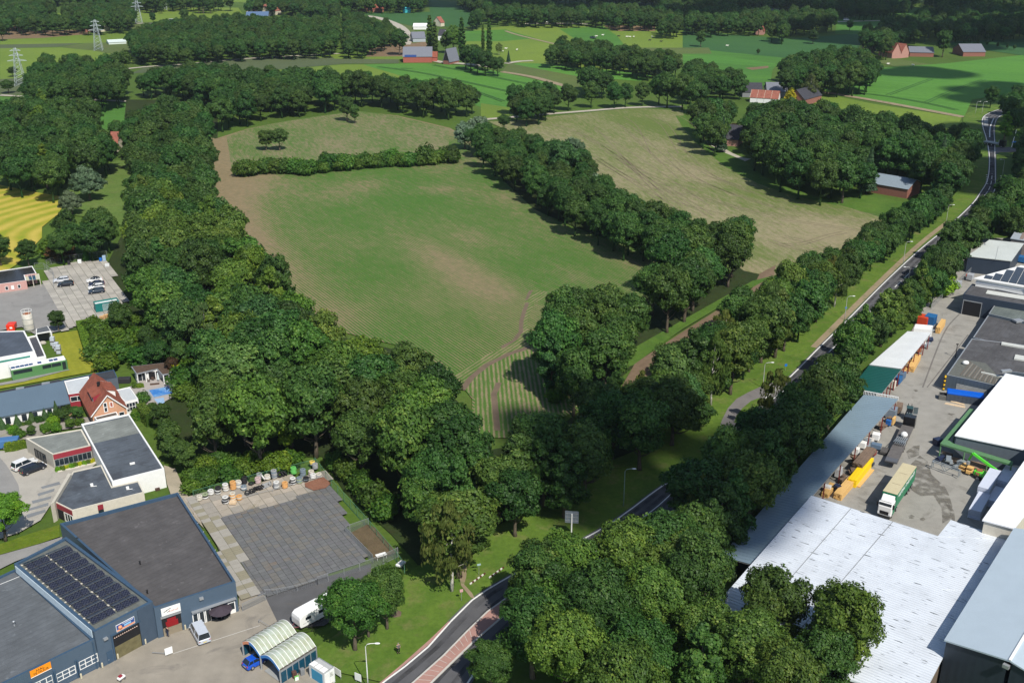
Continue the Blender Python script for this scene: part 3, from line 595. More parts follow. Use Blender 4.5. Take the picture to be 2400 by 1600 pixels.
def crown_mesh(key,kind,seed,nleaf,size,mat,core=True):
 rs=np.random.RandomState(seed); V,T=[],[]; nb=0; cv,cf=[],[]
 if kind=='pine':
  H=14
  n=nleaf; t=rs.uniform(0,1,n)**.75; z=1.5+(1-t)*(H-1.5); lay=np.abs(np.sin(z*2.6)); r=t*2.9*(.72+.28*lay)*rs.uniform(.7,1.05,n); az=rs.uniform(0,2*math.pi,n)
  P=np.stack([r*np.cos(az),r*np.sin(az),z],1); N=np.stack([np.cos(az),np.sin(az),np.full(n,.8)],1)
  v,tt=cards(rs,P,N,size,rs.uniform(0,1,n),.35,1.3); V.append(v); T.append(tt)
  L=[(np.array([0,0,2.5+i*1.4]),max(.3,2.1-i*.24)) for i in range(8)]
 else:
  L=lobes_for(kind,rs); tot=sum(r*r for c,r in L); top=max(c[2]+r for c,r in L); bot=min(c[2]-r for c,r in L)
  ctr=np.mean([c for c,r in L],0)
  for c,r in L:
   n=int(nleaf*r*r/tot); D=nrm(rs.normal(0,1,(n,3))); D[:,2]=np.where(D[:,2]<-.3,-D[:,2]*.4,D[:,2])
   bl=np.array([noise.noise(Vector(tuple(c*3.1+d*1.7))) for d in D])
   rad=r*(.86+.48*bl+rs.uniform(-.12,.14,n)); P=c+D*rad[:,None]
   N=D+.5*nrm(P-ctr)
   lt=rs.uniform(.15,.6); tt=np.clip(lt+.4*bl+rs.normal(0,.17,n),0,1)
   dr={'birch':.7,'willow':.35}.get(kind,0)
   v,tt=cards(rs,P,N,size,tt,.6,1.8 if dr else 1.15,dr); V.append(v); T.append(tt)
  if kind=='birch':
   n=nleaf//4; c=[L[i] for i in rs.randint(0,len(L),n)]; P=np.array([q[0] for q in c])+nrm(rs.normal(0,1,(n,3)))*np.array([q[1] for q in c])[:,None]*1.05; P[:,2]-=rs.uniform(0,1.8,n)
   v,tt=cards(rs,P,rs.normal(0,1,(n,3))*[1,1,.2],size*.8,rs.uniform(.3,1,n),.2,2.4,.9); V.append(v); T.append(tt)
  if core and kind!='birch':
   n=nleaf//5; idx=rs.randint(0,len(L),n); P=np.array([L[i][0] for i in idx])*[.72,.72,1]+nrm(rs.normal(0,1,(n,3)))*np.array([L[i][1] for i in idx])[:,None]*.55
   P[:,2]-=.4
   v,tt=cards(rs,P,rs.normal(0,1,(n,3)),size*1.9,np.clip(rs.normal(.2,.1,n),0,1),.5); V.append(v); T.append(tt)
 V=np.concatenate(V); T=np.concatenate(T); nq=len(V)//4
 me=bpy.data.meshes.new(key); me.vertices.add(len(V)); me.vertices.foreach_set('co',V.astype(np.float32).ravel())
 me.loops.add(nq*4); me.loops.foreach_set('vertex_index',np.arange(nq*4,dtype=np.int32)); me.polygons.add(nq); me.polygons.foreach_set('loop_start',np.arange(0,nq*4,4,dtype=np.int32))
 at=me.attributes.new('tint','FLOAT','FACE'); at.data.foreach_set('value',T.astype(np.float32)); me.materials.append(mat); me.update(calc_edges=True); return me
def trunk_mesh(key,kind,seed,mat):
 rs=random.Random(seed); mb=MB(); h={'oak':9,'oak_open':9,'tall':13,'poplar':15,'birch':13,'willow':7,'pine':13,'bush':1.2}[kind]; r={'bush':.08,'birch':.2,'poplar':.3,'pine':.22}.get(kind,.36)
 pts=[(0,0,-.2)]; x=y=0
 for i in range(1,7):x+=rs.uniform(-.12,.12)*h/9; y+=rs.uniform(-.12,.12)*h/9; pts.append((x,y,h*i/6))
 mb.tube(pts,[r*1.35,r,r*.85,r*.7,r*.5,r*.35,r*.15],7)
 for i in range(8 if kind!='bush' else 4):
  j=rs.randint(2,4); p=Vector(pts[j]); a=rs.uniform(0,6.28)
  ln={'oak':3.6,'oak_open':4.0,'birch':2.2,'willow':3,'tall':2.4,'bush':.8,'pine':1.6}.get(kind,1.2); up=rs.uniform(.5,1.1)
  e=p+Vector((math.cos(a),math.sin(a),up))*ln*.8; q=p.lerp(e,.5)+Vector((0,0,-.1*ln)); mb.tube([p,q,e],[r*.4,r*.25,r*.08],5)
 me_o=mb.build(key,mat,smooth=True); me=me_o.data; bpy.data.objects.remove(me_o); return me
def make_kind(key,kind,nvar,nleaf,size,leaf,brk):
 CR[key]=[(crown_mesh(f'{key}_crown_{i}',kind,10+i*7+len(key),nleaf,size,LEAF[leaf]),trunk_mesh(f'{key}_trunk_{i}',kind,i+3,brk)) for i in range(nvar)]
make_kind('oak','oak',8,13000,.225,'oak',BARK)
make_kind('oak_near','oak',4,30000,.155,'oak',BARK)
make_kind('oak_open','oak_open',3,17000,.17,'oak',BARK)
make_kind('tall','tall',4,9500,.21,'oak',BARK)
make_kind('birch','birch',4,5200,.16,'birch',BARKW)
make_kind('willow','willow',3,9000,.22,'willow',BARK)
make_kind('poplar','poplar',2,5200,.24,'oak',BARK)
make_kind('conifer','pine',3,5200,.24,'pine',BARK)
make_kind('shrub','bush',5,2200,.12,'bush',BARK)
NAMES={'oak':('oak_tree','tree'),'oak_near':('oak_tree','tree'),'oak_open':('oak_tree','tree'),'tall':('alder_tree','tree'),'birch':('birch_tree','tree'),'willow':('willow_tree','tree'),'poplar':('poplar_tree','tree'),'conifer':('conifer_tree','tree'),'shrub':('shrub','shrub')}
TINT={'dark':((.72,.80,.80),'dark green'),'mid':((1,1,1),'mid green'),'fresh':((1.35,1.30,1.0),'fresh green'),'yellow':((1.75,1.5,.9),'yellowish green'),'lime':((2.7,2.4,1.0),'bright lime green'),'acid':((4.6,3.2,1.0),'yellow-green'),'purple':((1.1,.35,.75),'dark purple'),'gold':((6.5,3.2,.6),'golden yellow'),'blue':((.75,1.02,1.45),'bluish green'),'grey':((1.25,1.25,1.5),'greyish green'),'olive':((1.5,1.25,1.1),'olive green')}
TREES=[]
def tree(kind,p,s=1.0,sz=None,tint='mid',where='',one=False):TREES.append([kind,p[0],p[1],s,sz or s,tint,where,one])
def edge_d(p,a,b):
 dx,dy=b[0]-a[0],b[1]-a[1]; t=max(0,min(1,((p[0]-a[0])*dx+(p[1]-a[1])*dy)/(dx*dx+dy*dy+1e-9))); return math.hypot(p[0]-a[0]-dx*t,p[1]-a[1]-dy*t)
def wood(t,pts,where,sp=8.2,kinds=(('oak',1),),tints=(('mid',5),('dark',4),('fresh',2)),s=(.85,1.1),z=9.5,seed=1,avoid=None,margin=3.4):
 if sp<7:margin=sp*.3
 rs=random.Random(seed); poly=Q(t,pts,z); xs=[p[0] for p in poly]; ys=[p[1] for p in poly]; got=[]
 area=(max(xs)-min(xs))*(max(ys)-min(ys)); g={}
 for _ in range(int(area/sp/sp*14)):
  p=(rs.uniform(min(xs),max(xs)),rs.uniform(min(ys),max(ys)))
  if not inside(p,poly):continue
  if any(edge_d(p,poly[i-1],poly[i])<margin for i in range(len(poly))):continue
  c=(int(p[0]//sp),int(p[1]//sp))
  if any((p[0]-q[0])**2+(p[1]-q[1])**2<(sp*.86)**2 for a in(-1,0,1) for b in(-1,0,1) for q in g.get((c[0]+a,c[1]+b),())):continue
  if avoid and avoid(p):continue
  g.setdefault(c,[]).append(p); got.append(p)
 kb=[k for k,n in kinds for _ in range(n)]; tb=[k for k,n in tints for _ in range(n)]
 PP=[px(t,p) for p in pts]
 for p in got:
  k=rs.uniform(*s)
  if z>=8 and sp<10:
   for f in(1,.86,.74):
    if inside(proj(p[0],p[1],(11.5 if 'left side of the main' in where or 'brown strip' in where else 12.5)*k*f),PP) and(not('belt beyond' in where or 'copse behind' in where) or inside(proj(p[0],p[1],1.5),PP)):k*=f; break
   else:continue
  tree(rs.choice(kb),p,k*rs.uniform(.92,1.08),k*rs.uniform(.9,1.1),rs.choice(tb),where)
def line(t,pts,sp,kinds,where,s=(.8,1.1),tints=(('mid',1),),jit=1.0,seed=2,z=0):
 rs=random.Random(seed); L=smooth_line(Q(t,pts,z),sp); kb=[k for k,n in kinds for _ in range(n)]; tb=[k for k,n in tints for _ in range(n)]
 for p in L:k=rs.uniform(*s); tree(rs.choice(kb),(p[0]+rs.uniform(-jit,jit),p[1]+rs.uniform(-jit,jit)),k,k*rs.uniform(.9,1.1),rs.choice(tb),where)
road_keep=[p for p in mid]
def near_road(p,r=9.5):return any((p[0]-q[0])**2+(p[1]-q[1])**2<r*r for q in road_keep)
NR=lambda p:near_road(p,8.5)
STRIP=Q('f',[(640,260),(620,400),(300,660),(0,860),(-300,1060),(-480,1000),(-360,930),(0,660),(440,400),(530,320)])
wood('P',[(390,235),(470,240),(492,300),(490,440),(540,505),(610,585),(700,670),(722,745),(820,785),(920,795),(1050,880),(1090,950),(1110,1010),(1115,1240),(1040,1265),(960,1215),(890,1140),(810,1060),(740,1000),(640,990),(540,1010),(440,990),(400,950),(450,860),(440,780),(350,720),(275,650),(262,600),(305,500),(290,440),(295,330),(330,270)],'in the long wood left of the crop field',8.4,(('oak',7),('tall',1)),(('mid',6),('dark',3),('fresh',3),('olive',2),('yellow',1),('grey',1)),(1.0,1.22),11,11)
wood('P',[(1110,1010),(1240,985),(1330,935),(1400,870),(1560,880),(1620,930),(1600,1010),(1530,1060),(1440,1080),(1340,1175),(1250,1240),(1120,1270)],'between the crop field and the main road',8.2,(('oak',3),('tall',1)),(('dark',3),('mid',3)),(.85,1.05),10,12,NR)
wood('P',[(1180,1240),(1290,1225),(1350,1290),(1420,1200),(1520,1200),(1660,1270),(1720,1330),(1800,1380),(1960,1370),(2010,1440),(2010,1600),(1200,1600),(1330,1470),(1160,1400),(1140,1330)],'in the belt between the road and the white corrugated roof',8.0,(('oak_near',3),('oak_open',1),('tall',1)),(('mid',3),('fresh',1),('dark',2),('olive',2)),(.8,1.08),11,13,lambda p:near_road(p,5) or p[0]>G('F',(1760,1322)).x+14)
wood('P',[(1560,1060),(1660,1010),(1760,950),(1830,880),(1950,850),(1975,890),(1900,960),(1850,1040),(1790,1120),(1690,1225),(1560,1200),(1530,1130)],'between the main road and the blue-grey shed',6.8,(('oak',4),('tall',2),('birch',1)),(('mid',3),('dark',2),('olive',1)),(.8,1.0),9,14,lambda p:near_road(p,6.5))
wood('P',[(1225,700),(1290,690),(1440,665),(1500,600),(1560,545),(1650,525),(1740,525),(1772,600),(1710,640),(1630,680),(1540,740),(1430,820),(1340,870),(1270,860),(1235,800)],'in the wood between the crop field and the brown strip',8.4,(('oak',1),),(('mid',4),('dark',3)),(.95,1.2),11,15,lambda p:inside(p,STRIP))
wood('P',[(1440,890),(1530,830),(1640,740),(1770,650),(1830,620),(1900,590),(1960,560),(2000,525),(2100,480),(2180,430),(2250,380),(2262,410),(2180,470),(2060,560),(1960,640),(1900,720),(1830,755),(1760,820),(1680,880),(1630,930),(1560,920)],'in the belt along the left side of the main road',5.3,(('tall',2),('oak',4),('birch',2)),(('mid',3),('olive',3),('fresh',1),('dark',1),('grey',1)),(.66,1.08),8,16,lambda p:NR(p) or inside(p,STRIP))
wood('P',[(1050,300),(1110,295),(1180,300),(1260,330),(1340,335),(1380,400),(1440,450),(1440,520),(1380,525),(1300,500),(1220,445),(1160,400),(1100,355)],'in the tree line between the two fields',7.6,(('oak',3),('tall',1)),(('fresh',3),('mid',3),('olive',1),('grey',1)),(.75,.98),8,17)
wood('P',[(1380,450),(1450,455),(1540,490),(1620,510),(1650,540),(1560,560),(1480,570),(1390,530)],'at the lower end of the tree line between the two fields',6.6,(('birch',3),('oak',1)),(('olive',2),('mid',2)),(.75,.95),8,18)
wood('a',[(140,640),(210,480),(300,430),(500,430),(800,490),(900,540),(870,620),(680,660),(240,660)],'in the copse behind the pylon nearest the left edge',10,(('oak',1),),(('mid',3),('dark',3)),(.95,1.15),10,19)
wood('a',[(910,540),(1100,480),(1500,455),(1800,495),(2349,510),(2349,740),(1900,830),(1600,890),(1480,900),(1460,760),(1200,690),(950,650)],'in the wide belt beyond the crop field',9.6,(('oak',1),),(('mid',4),('dark',3),('fresh',1)),(.95,1.15),10,20)
wood('b',[(0,495),(380,540),(560,570),(730,560),(970,650),(1000,720),(950,780),(750,840),(500,800),(390,760),(150,720),(0,720)],'at the right end of the belt beyond the crop field',9.4,(('oak',1),),(('mid',3),('dark',3),('olive',1)),(.95,1.15),10,21)
wood('a',[(0,720),(230,700),(600,725),(715,800),(715,920),(810,1010),(800,1110),(700,1150),(500,1170),(400,1230),(240,1240),(-40,1200),(-40,720)],'in the wood at the left edge behind the yellow field',9,(('oak',6),('conifer',0)),(('dark',4),('mid',3),('olive',1)),(.95,1.2),10,22)
wood('P',[(120,510),(170,490),(240,490),(285,530),(262,575),(140,590),(100,560)],'behind the slab-paved car park',7.5,(('oak',1),),(('mid',2),('dark',3)),(.7,.9),8,23)
wood('a',[(870,280),(1000,200),(1500,150),(1900,160),(2349,160),(2349,340),(1950,350),(1600,365),(1400,390),(1150,405),(930,390)],'in the far wood between the pylons and the country road',9,(('oak',1),),(('mid',4),('dark',3),('fresh',1)),(.8,1.0),7,24)
wood('b',[(0,90),(100,110),(360,200),(430,250),(320,290),(180,340),(0,350)],'in the far wood beside the country road',9,(('oak',1),),(('mid',4),('fresh',2),('dark',2)),(.75,.95),7,25)
wood('c',[(610,550),(700,440),(1000,380),(1250,410),(1370,500),(1360,540),(1200,570),(900,570),(700,590)],'in the farm copse amid the right-hand meadows',10,(('oak',4),('tall',1)),(('mid',2),('dark',3),('fresh',1)),(1,1.2),9,26)
wood('c',[(40,860),(110,720),(300,720),(500,730),(900,740),(1400,810),(1850,900),(2040,960),(2080,1100),(2050,1250),(1880,1330),(1650,1210),(1400,1160),(1200,1280),(1000,1300),(850,1250),(560,1150),(400,1060),(480,900),(330,840),(300,960),(200,960),(100,930)],'in the wood around the hidden farmhouses right of the pale field',8.8,(('oak',7),('conifer',1),('tall',2)),(('mid',4),('dark',4),('fresh',1),('olive',1)),(.95,1.25),9,27,lambda p:near_road(p,10) or inside(p,FARM_CLEAR))
wood('c',[(1990,680),(2050,620),(2200,600),(2349,620),(2480,620),(2480,850),(2300,870),(2200,790),(2140,745)],'at the far bend of the road',9,(('oak',1),),(('dark',4),('mid',1)),(.9,1.1),9,28,NR)
wood('c',[(2250,1000),(2349,900),(2480,900),(2480,1568),(2120,1568),(2180,1400),(2240,1250)],'right of the main road near the crossing',8.2,(('oak',2),('tall',1)),(('dark',3),('mid',2)),(.75,1),9,29,lambda p:near_road(p,10))
wood('P',[(1870,870),(1950,800),(2060,700),(2140,590),(2230,500),(2352,420),(2400,420),(2400,500),(2330,500),(2240,560),(2200,620),(2140,690),(2060,740),(1990,830),(1950,870)],'in the hedge belt between the road and the timber yard',4.6,(('tall',3),('oak',2),('birch',2)),(('mid',3),('olive',2),('fresh',1)),(.42,.95),5,30,lambda p:near_road(p,6.5))
wood('b',[(1365,400),(1480,330),(1750,345),(2200,410),(2349,450),(2349,500),(2100,500),(1700,440),(1400,420)],'in the row of trees across the far meadow',9,(('tall',1),('oak',1),('birch',1)),(('mid',2),('dark',2),('olive',1)),(.8,1),6,31)
wood('c',[(0,440),(120,430),(260,480),(440,530),(510,590),(400,610),(200,610),(0,640)],'left of the long-roofed farm',9,(('tall',3),('birch',1),('oak',1)),(('mid',2),('dark',2),('fresh',1)),(.85,1.1),8,32)
line('b',[(1180,790),(1300,780),(1420,775)],7,(('oak',1),),'beside the track above the pale field',(.9,1.1),(('mid',1),('dark',1)),2,33)
wood('b',[(1150,730),(1260,650),(1480,610),(1530,650),(1520,730),(1340,770),(1180,780)],'beside the track above the pale field',8,(('oak',1),),(('mid',1),('dark',1)),(.85,1),8,34)
line('b',[(1545,768),(1700,750),(1840,742),(1960,735),(2100,728),(2200,722),(2349,716)],9,(('birch',3),('oak',1),('tall',1)),'in the thin row behind the track above the pale field',(.8,1.05),(('mid',2),('olive',1)),3,35)
wood('b',[(1620,520),(1700,490),(1860,520),(1840,580),(1640,590)],'in the thin row behind the track above the pale field',9,(('oak',1),),(('dark',1),),(1,1.2),9,36)
line('b',[(2230,745),(2349,760),(2430,790)],9,(('oak',1),),'at the upper right corner of the pale field',(1,1.2),(('dark',1),),1,37)
wood('v',[(1330,800),(1420,700),(1560,680),(1700,780),(1940,800),(1940,880),(1900,920),(1700,900),(1500,850),(1350,830)],'in the clump right of the far red barn',9,(('oak',1),),(('mid',1),('dark',1)),(.9,1.1),8,38)
for o_,sd,pr in((-13,1,.9),(-19,2,1.0)):
 L_=[p for p in offset_line(Ls,o_) if G('F',(1200,1400)).y<p.y<G('f',(200,1420)).y]; ac=0; rs_=random.Random(sd); last=L_[0]
 for p in L_:
  if(p-last).length>7:last=p; k=rs_.uniform(.8,1.0)*pr; tree(rs_.choice(['oak','oak','tall','oak_near']),(p.x+rs_.uniform(-1,1),p.y+rs_.uniform(-1,1)),k,k*rs_.uniform(.9,1.1),rs_.choice(['mid','dark','mid','olive']),'along the inner edge of the shaded road verge')
FARB='in the dark far woods along the top of the photo'
for i,(t,pts) in enumerate([('a',[(0,30),(350,20),(420,90),(290,100),(280,190),(190,200),(0,195)]),('a',[(420,80),(700,50),(930,60),(960,150),(860,190),(600,200),(200,205),(300,160),(420,150)]),('a',[(350,-30),(1100,-30),(1480,20),(1640,40),(1200,45),(950,50),(700,40),(350,15)]),('a',[(1660,60),(1800,0),(2349,-30),(2349,120),(2150,110),(1950,70),(1700,100)]),('b',[(0,-30),(600,-30),(600,50),(150,60),(0,50)]),('b',[(790,-30),(1430,-30),(1420,50),(1150,80),(990,90),(800,30)]),('b',[(980,90),(1300,70),(1700,70),(1700,150),(1300,150),(980,130)]),('b',[(1700,60),(2150,90),(2349,90),(2349,180),(1900,170),(1700,150)]),('b',[(850,150),(980,110),(1010,150),(860,190)]),('b',[(1440,-30),(2349,-30),(2349,10),(2030,20),(1440,5)]),('b',[(2150,30),(2349,10),(2349,100),(2200,90)]),('c',[(0,-30),(1680,-30),(1540,80),(1220,110),(1060,90),(700,60),(430,60),(0,60)]),('c',[(0,110),(200,70),(420,90),(700,120),(1060,110),(1060,180),(740,210),(560,200),(200,215),(0,200)]),('c',[(1210,300),(1250,240),(1450,180),(1620,120),(2000,80),(2480,100),(2480,240),(2000,250),(1850,250),(1700,240),(1450,300),(1440,370),(1230,330)]),('c',[(1640,-30),(2480,-30),(2480,60),(1760,60),(1660,30)]),('a',[(-300,0),(0,30),(0,190),(-300,190)]),('b',[(2150,180),(2349,170),(2349,225),(2180,225)]),('c',[(560,215),(740,215),(750,265),(600,250)])]):
 wood(t,pts,FARB,10,(('oak',1),),(('dark',3),('mid',2)),(.8,1.05),6,50+i)
def one(kind,t,p,s,sz=None,tint='mid',label='',z=0):tree(kind,G(t,p,z),s,sz,tint,label,True)
one('oak','a',(1832,1040),.66,.62,'olive','thin left one of the two small trees standing in the crop rows')
one('oak','a',(1926,1040),.78,.66,'mid','rounder right one of the two small trees standing in the crop rows')
one('oak','b',(40,840),.75,.85,'mid','left one of the two trees at the upper edge of the crop field')
one('oak','b',(95,855),.5,.65,'mid','slim right one of the two trees at the upper edge of the crop field')
one('oak','v',(510,765),1.35,1.2,'mid','spreading single tree on the brown plot beside the far red barn')
for i,(x,y,s) in enumerate([(935,745,1.15),(1000,770,1.0)]):one('poplar','v',(x,y),s*1.5,1.35*s,'mid','dense poplar, %s of the pair behind the far red barn'%('left and taller' if i==0 else 'right'))
one('poplar','v',(1660,720),1,1.15,'mid','slim left poplar of the pair beyond the far clump of trees'); one('poplar','v',(1745,755),1.35,1.45,'mid','tall right poplar of the pair beyond the far clump of trees')
one('poplar','v',(1370,800),1.9,1.6,'mid','thick poplar right of the round trees behind the dark A-shaped house')
one('oak','v',(1250,740),1.15,1.3,'fresh','round tree with bare lower trunk behind the dark A-shaped house'); one('oak','v',(1150,735),.9,1,'mid','low left neighbour of the round tree behind the dark A-shaped house')
one('conifer','v',(2010,870),.6,.6,'dark','small dark conifer at the end of the pale farm track'); one('birch','v',(1880,760),.8,.6,'mid','small bushy tree left of the white cattle')
one('oak','c',(122,325),.8,.8,'dark','single dark tree in the shaded meadow at upper right'); one('oak','c',(895,305),.85,.7,'dark','broad dark tree left of the far hedge in the shaded meadow'); one('oak','c',(1147,215),.6,.6,'dark','small round tree before the far country road at upper right')
one('oak','c',(518,382),.25,.3,'dark','tiny dark tree in the sunlit meadow at upper right'); one('oak','c',(1785,395),1.15,1.25,'dark','dark tree between the red-roofed farmhouse and the grey barn'); one('oak','c',(1300,395),1.3,1.2,'dark','big dark tree left of the red-roofed farmhouse'); one('oak','c',(1380,400),1.0,1.1,'dark','dark tree touching the left wall of the red-roofed farmhouse'); one('oak','c',(1240,350),1.0,1.0,'dark','leftmost dark tree of the clump left of the red-roofed farmhouse')
one('birch','c',(870,700),1.25,1.05,'grey','tall greyish birch right of the dark-roofed barns'); one('tall','c',(2210,965),.95,.8,'lime','bright tree on the grass triangle beside the far crossing')
one('oak','c',(250,690),.8,.9,'lime','yellowish round tree before the row of red farm roofs')
one('oak','c',(300,890),.35,.5,'gold','golden tree left of the small dark-roofed house'); one('oak','c',(275,820),.4,.5,'purple','dark purple tree above the golden tree'); one('oak','c',(345,960),.45,.5,'purple','brown-leaved tree left of the small dark-roofed house'); one('shrub','c',(750,715),3.2,3,'gold','golden shrub before the dark-roofed barns')
one('conifer','c',(265,1050),1,1.1,'dark','dark pine at the bend of the pale field'); one('conifer','c',(200,1000),.9,1,'dark','pine left of the small house drive')
one('tall','a',(330,1300),1.3,1.05,'yellow','yellow-green pointed tree at the lower edge of the left wood'); one('tall','a',(300,1010),1.3,1.15,'yellow','yellow-green pointed tree in the middle of the left wood'); one('tall','a',(320,900),1.1,1.2,'yellow','smaller yellow-green pointed tree behind in the left wood')
one('willow','a',(620,1385),1.15,1.05,'mid','large grey-green willow beside the pale meadow'); one('willow','a',(500,1480),.85,.7,'mid','lower grey willow in front of the larger one beside the yellow field')
one('willow','b',(850,1030),1.05,1.05,'grey','silvery willow at the top of the tree line between the fields'); one('willow','b',(945,960),1.0,.95,'grey','second silvery willow behind the first at the top of the tree line')
one('oak','b',(1520,1330),1.35,1.25,'blue','huge blue-green willow in the middle of the tree line between the fields'); one('willow','b',(1600,1210),1.2,1.3,'mid','pale willow behind the huge blue-green one'); one('willow','b',(1720,1400),1.0,.95,'grey','silvery willow leaning over the pale field'); one('oak','b',(1120,900),.6,.5,'dark','round dark tree at the near end of the upper track')
one('tall','e',(1450,1160),1.05,.95,'blue','bluish green columnar tree casting a long shadow on the crop field'); one('shrub','e',(1470,1200),1.5,1.5,'fresh','fresh green bush at the foot of the bluish columnar tree'); one('shrub','e',(1620,1140),2.2,2.2,'yellow','yellowish bush right of the bluish columnar tree'); one('birch','e',(1690,1080),.6,.6,'olive','olive young tree right of the bluish columnar tree')
one('birch','h',(760,945),1.25,1.12,'olive','weeping birch with white trunk on the roadside grass'); one('oak_near','h',(95,1350),.78,.82,'fresh','round roadside tree left, before the white caravan'); one('oak_near','h',(315,1205),.62,.72,'mid','roadside tree with a yellow-marked trunk before the fenced yard'); one('oak_near','h',(190,1260),.5,.7,'mid','middle roadside tree between the caravan and the yellow-marked one')
one('oak_near','g',(40,590),.68,.62,'lime','bright yellow-green tree at the left edge on the grass strip')
one('oak','j',(800,1150),.42,.38,'dark','small round tree between the silo and the slab-paved yard'); one('oak','j',(400,260),.62,.55,'dark','round dark tree behind the pink brick building'); one('oak','j',(20,260),.7,.65,'dark','dark tree at the left edge behind the pink brick building')
one('conifer','j',(1180,190),.5,.42,'lime','light green conifer at the back fence of the slab-paved yard'); one('shrub','j',(830,170),3,2.2,'purple','dark purple shrub behind the back fence'); one('shrub','j',(720,140),2.6,2.6,'yellow','yellow-green shrub left of the purple one')
one('oak','d',(1720,260),1.0,1.15,'yellow','yellow-green crown among darker ones where the wood bends',12); one('birch','d',(1420,760),1.15,1.15,'grey','greyish birch inside the long wood',8); one('oak','d',(1800,640),1.2,1.2,'blue','bluish crown with a bare white branch in the long wood',12)
one('oak','d',(1700,1500),1.15,.75,'blue','blue-green spreading tree at the wood edge above the tyre yard'); one('tall','d',(2010,1530),.9,.75,'lime','light green slender tree at the wood edge above the tyre yard')
one('oak','k',(2130,250),.3,.35,'purple','dark purple small tree beside the garden house'); one('shrub','h',(1560,1500),3,3,'lime','bright lime shrub at the bottom edge between dark trees'); one('oak_near','h',(1030,1620),.62,.5,'mid','low round tree at the bottom edge beside the road'); one('shrub','q',(720,1500),3.2,2.4,'lime','lime green bush in the belt beside the blue sign')
one('oak_open','i',(1040,1570),1.05,1.08,'fresh','airy tree in front of the white corrugated roof'); one('oak_open','i',(590,1400),.95,1.0,'mid','open-crowned tree left of the airy one before the white roof')
for i,(x,y,s) in enumerate([(1238,1305,.95),(1310,1300,1.0),(1370,1390,1.05),(1225,1420,.95),(1440,1270,1.05),(1520,1260,1.05),(1600,1330,1.1),(1300,1480,1.0)]):one('oak_near','P',(x,y),s,s,('mid','fresh','dark')[i%3],['broad tree overhanging the road at the tip of the brick island','tree behind the one at the island tip','large tree right of the island tip','tree over the near carriageway beside the brick island','tree at the top of the belt below the road bend','dark-sided tree left of the shed end','tree touching the lower end of the blue-grey shed','tree behind the lime shrub at the bottom edge'][i],10)
line('F',[(1990,945),(1880,1075),(1780,1195),(1670,1330),(1600,1420)],5.4,(('oak',2),('tall',1)),'close behind the blue-grey shed',(.78,1.02),(('mid',3),('dark',1),('olive',1)),1.2,91)
wood('a',[(700,880),(830,820),(960,770),(1150,740),(1300,800),(1020,900),(1000,1000),(920,1100),(810,1050),(790,930)],'around the orange-roofed house behind the yellow field',8,(('oak',1),),(('mid',2),('olive',2),('fresh',1)),(.7,.95),8,92); one('birch','f',(620,1420),1.0,1.0,'olive','drooping birch on the verge beside the side road'); one('birch','i',(120,600),.95,.9,'olive','drooping birch at the lower end of the blue-grey shed')
wood('d',[(640,640),(880,620),(1050,640),(1250,760),(1400,900),(1400,1100),(1250,1200),(1180,1000),(1180,900),(900,920),(720,960),(640,860),(560,700)],'in the garden thicket below the slab-paved yard',5.2,(('oak',2),('shrub',3),('tall',1)),(('mid',3),('fresh',3),('dark',1)),(.4,.62),4,71)
for q in TREES:
 if q[0]=='shrub' and q[6]=='in the garden thicket below the slab-paved yard':q[3]*=4.5; q[4]*=4
wood('d',[(560,680),(900,625),(1000,650),(1100,760),(950,840),(700,800)],'on the bramble bank below the slab-paved yard',3.2,(('shrub',1),),(('fresh',2),('olive',2),('mid',1)),(1.3,1.9),1.5,72)
wood('d',[(1030,1300),(1180,1260),(1250,1480),(1350,1620),(1400,1700),(1230,1660),(1080,1500)],'in the green bank right of the white-walled hall',4.4,(('oak',1),('shrub',1)),(('fresh',2),('mid',2),('olive',1)),(.38,.5),3,73)
for q in TREES:
 if q[0]=='shrub' and q[6].startswith('in the green bank'):q[3]*=3.6; q[4]*=3.4
wood('n',[(50,120),(350,60),(900,40),(1200,60),(1290,80),(1150,110),(900,180),(500,260),(260,350),(120,400),(60,250)],'on the bramble slope above the tyre stacks',2.8,(('shrub',1),),(('fresh',3),('mid',2),('yellow',1)),(1.1,1.7),1,74)
wood('P',[(740,1020),(800,1060),(870,1140),(930,1210),(900,1215),(820,1130),(750,1060)],'behind the green fence of the fenced yard',3.5,(('shrub',1),),(('mid',2),('fresh',1)),(1.5,2.2),1,75)
for t,pts,w_ in(('a',[(1680,1215),(1850,1190),(2100,1200),(2349,1170)],'in the wild hedge across the crop field'),('b',[(0,1170),(300,1150),(500,1140),(760,1120)],'in the wild hedge across the crop field')):
 for z_ in(0,1):line(t,pts,3.2,(('shrub',1),),w_,(1.9,3.0),(('mid',4),('fresh',1),('dark',2),('olive',1)),1.9,80+z_)
one('oak','a',(2240,1150),.35,.42,'dark','taller dark tree rising from the wild hedge'); one('oak','b',(760,1120),.5,.5,'dark','dark tree at the right end of the wild hedge')
line('a',[(800,450),(860,440),(980,430)],7,(('shrub',1),),'in the far hedge behind the left copse',(3,3.6),(('dark',1),),1,84)
one('oak','a',(60,645),.75,.5,'mid','low bushy tree at the left edge beside the track'); one('oak','a',(90,530),.6,.4,'dark','low dark tree left of the nearest pylon')
for i,(x,y,s) in enumerate([(1056,165,.6),(1275,165,.8),(1050,95,1.1),(1370,95,.9),(1400,95,1.3),(1450,95,.9),(1110,95,.6),(20,285,.9)]):
 one('oak','a',(x,y),s,s*1.1,'dark',['tiny tree left of the white van on the far road','slim tree right of the white van on the far road','left round tree in the far sunlit meadow','left tree of the far trio in the sunlit meadow','tall middle tree of the far trio in the sunlit meadow','right tree of the far trio in the sunlit meadow','low bush right of the left round far tree','dark tree cut by the left edge beside the far fields'][i])
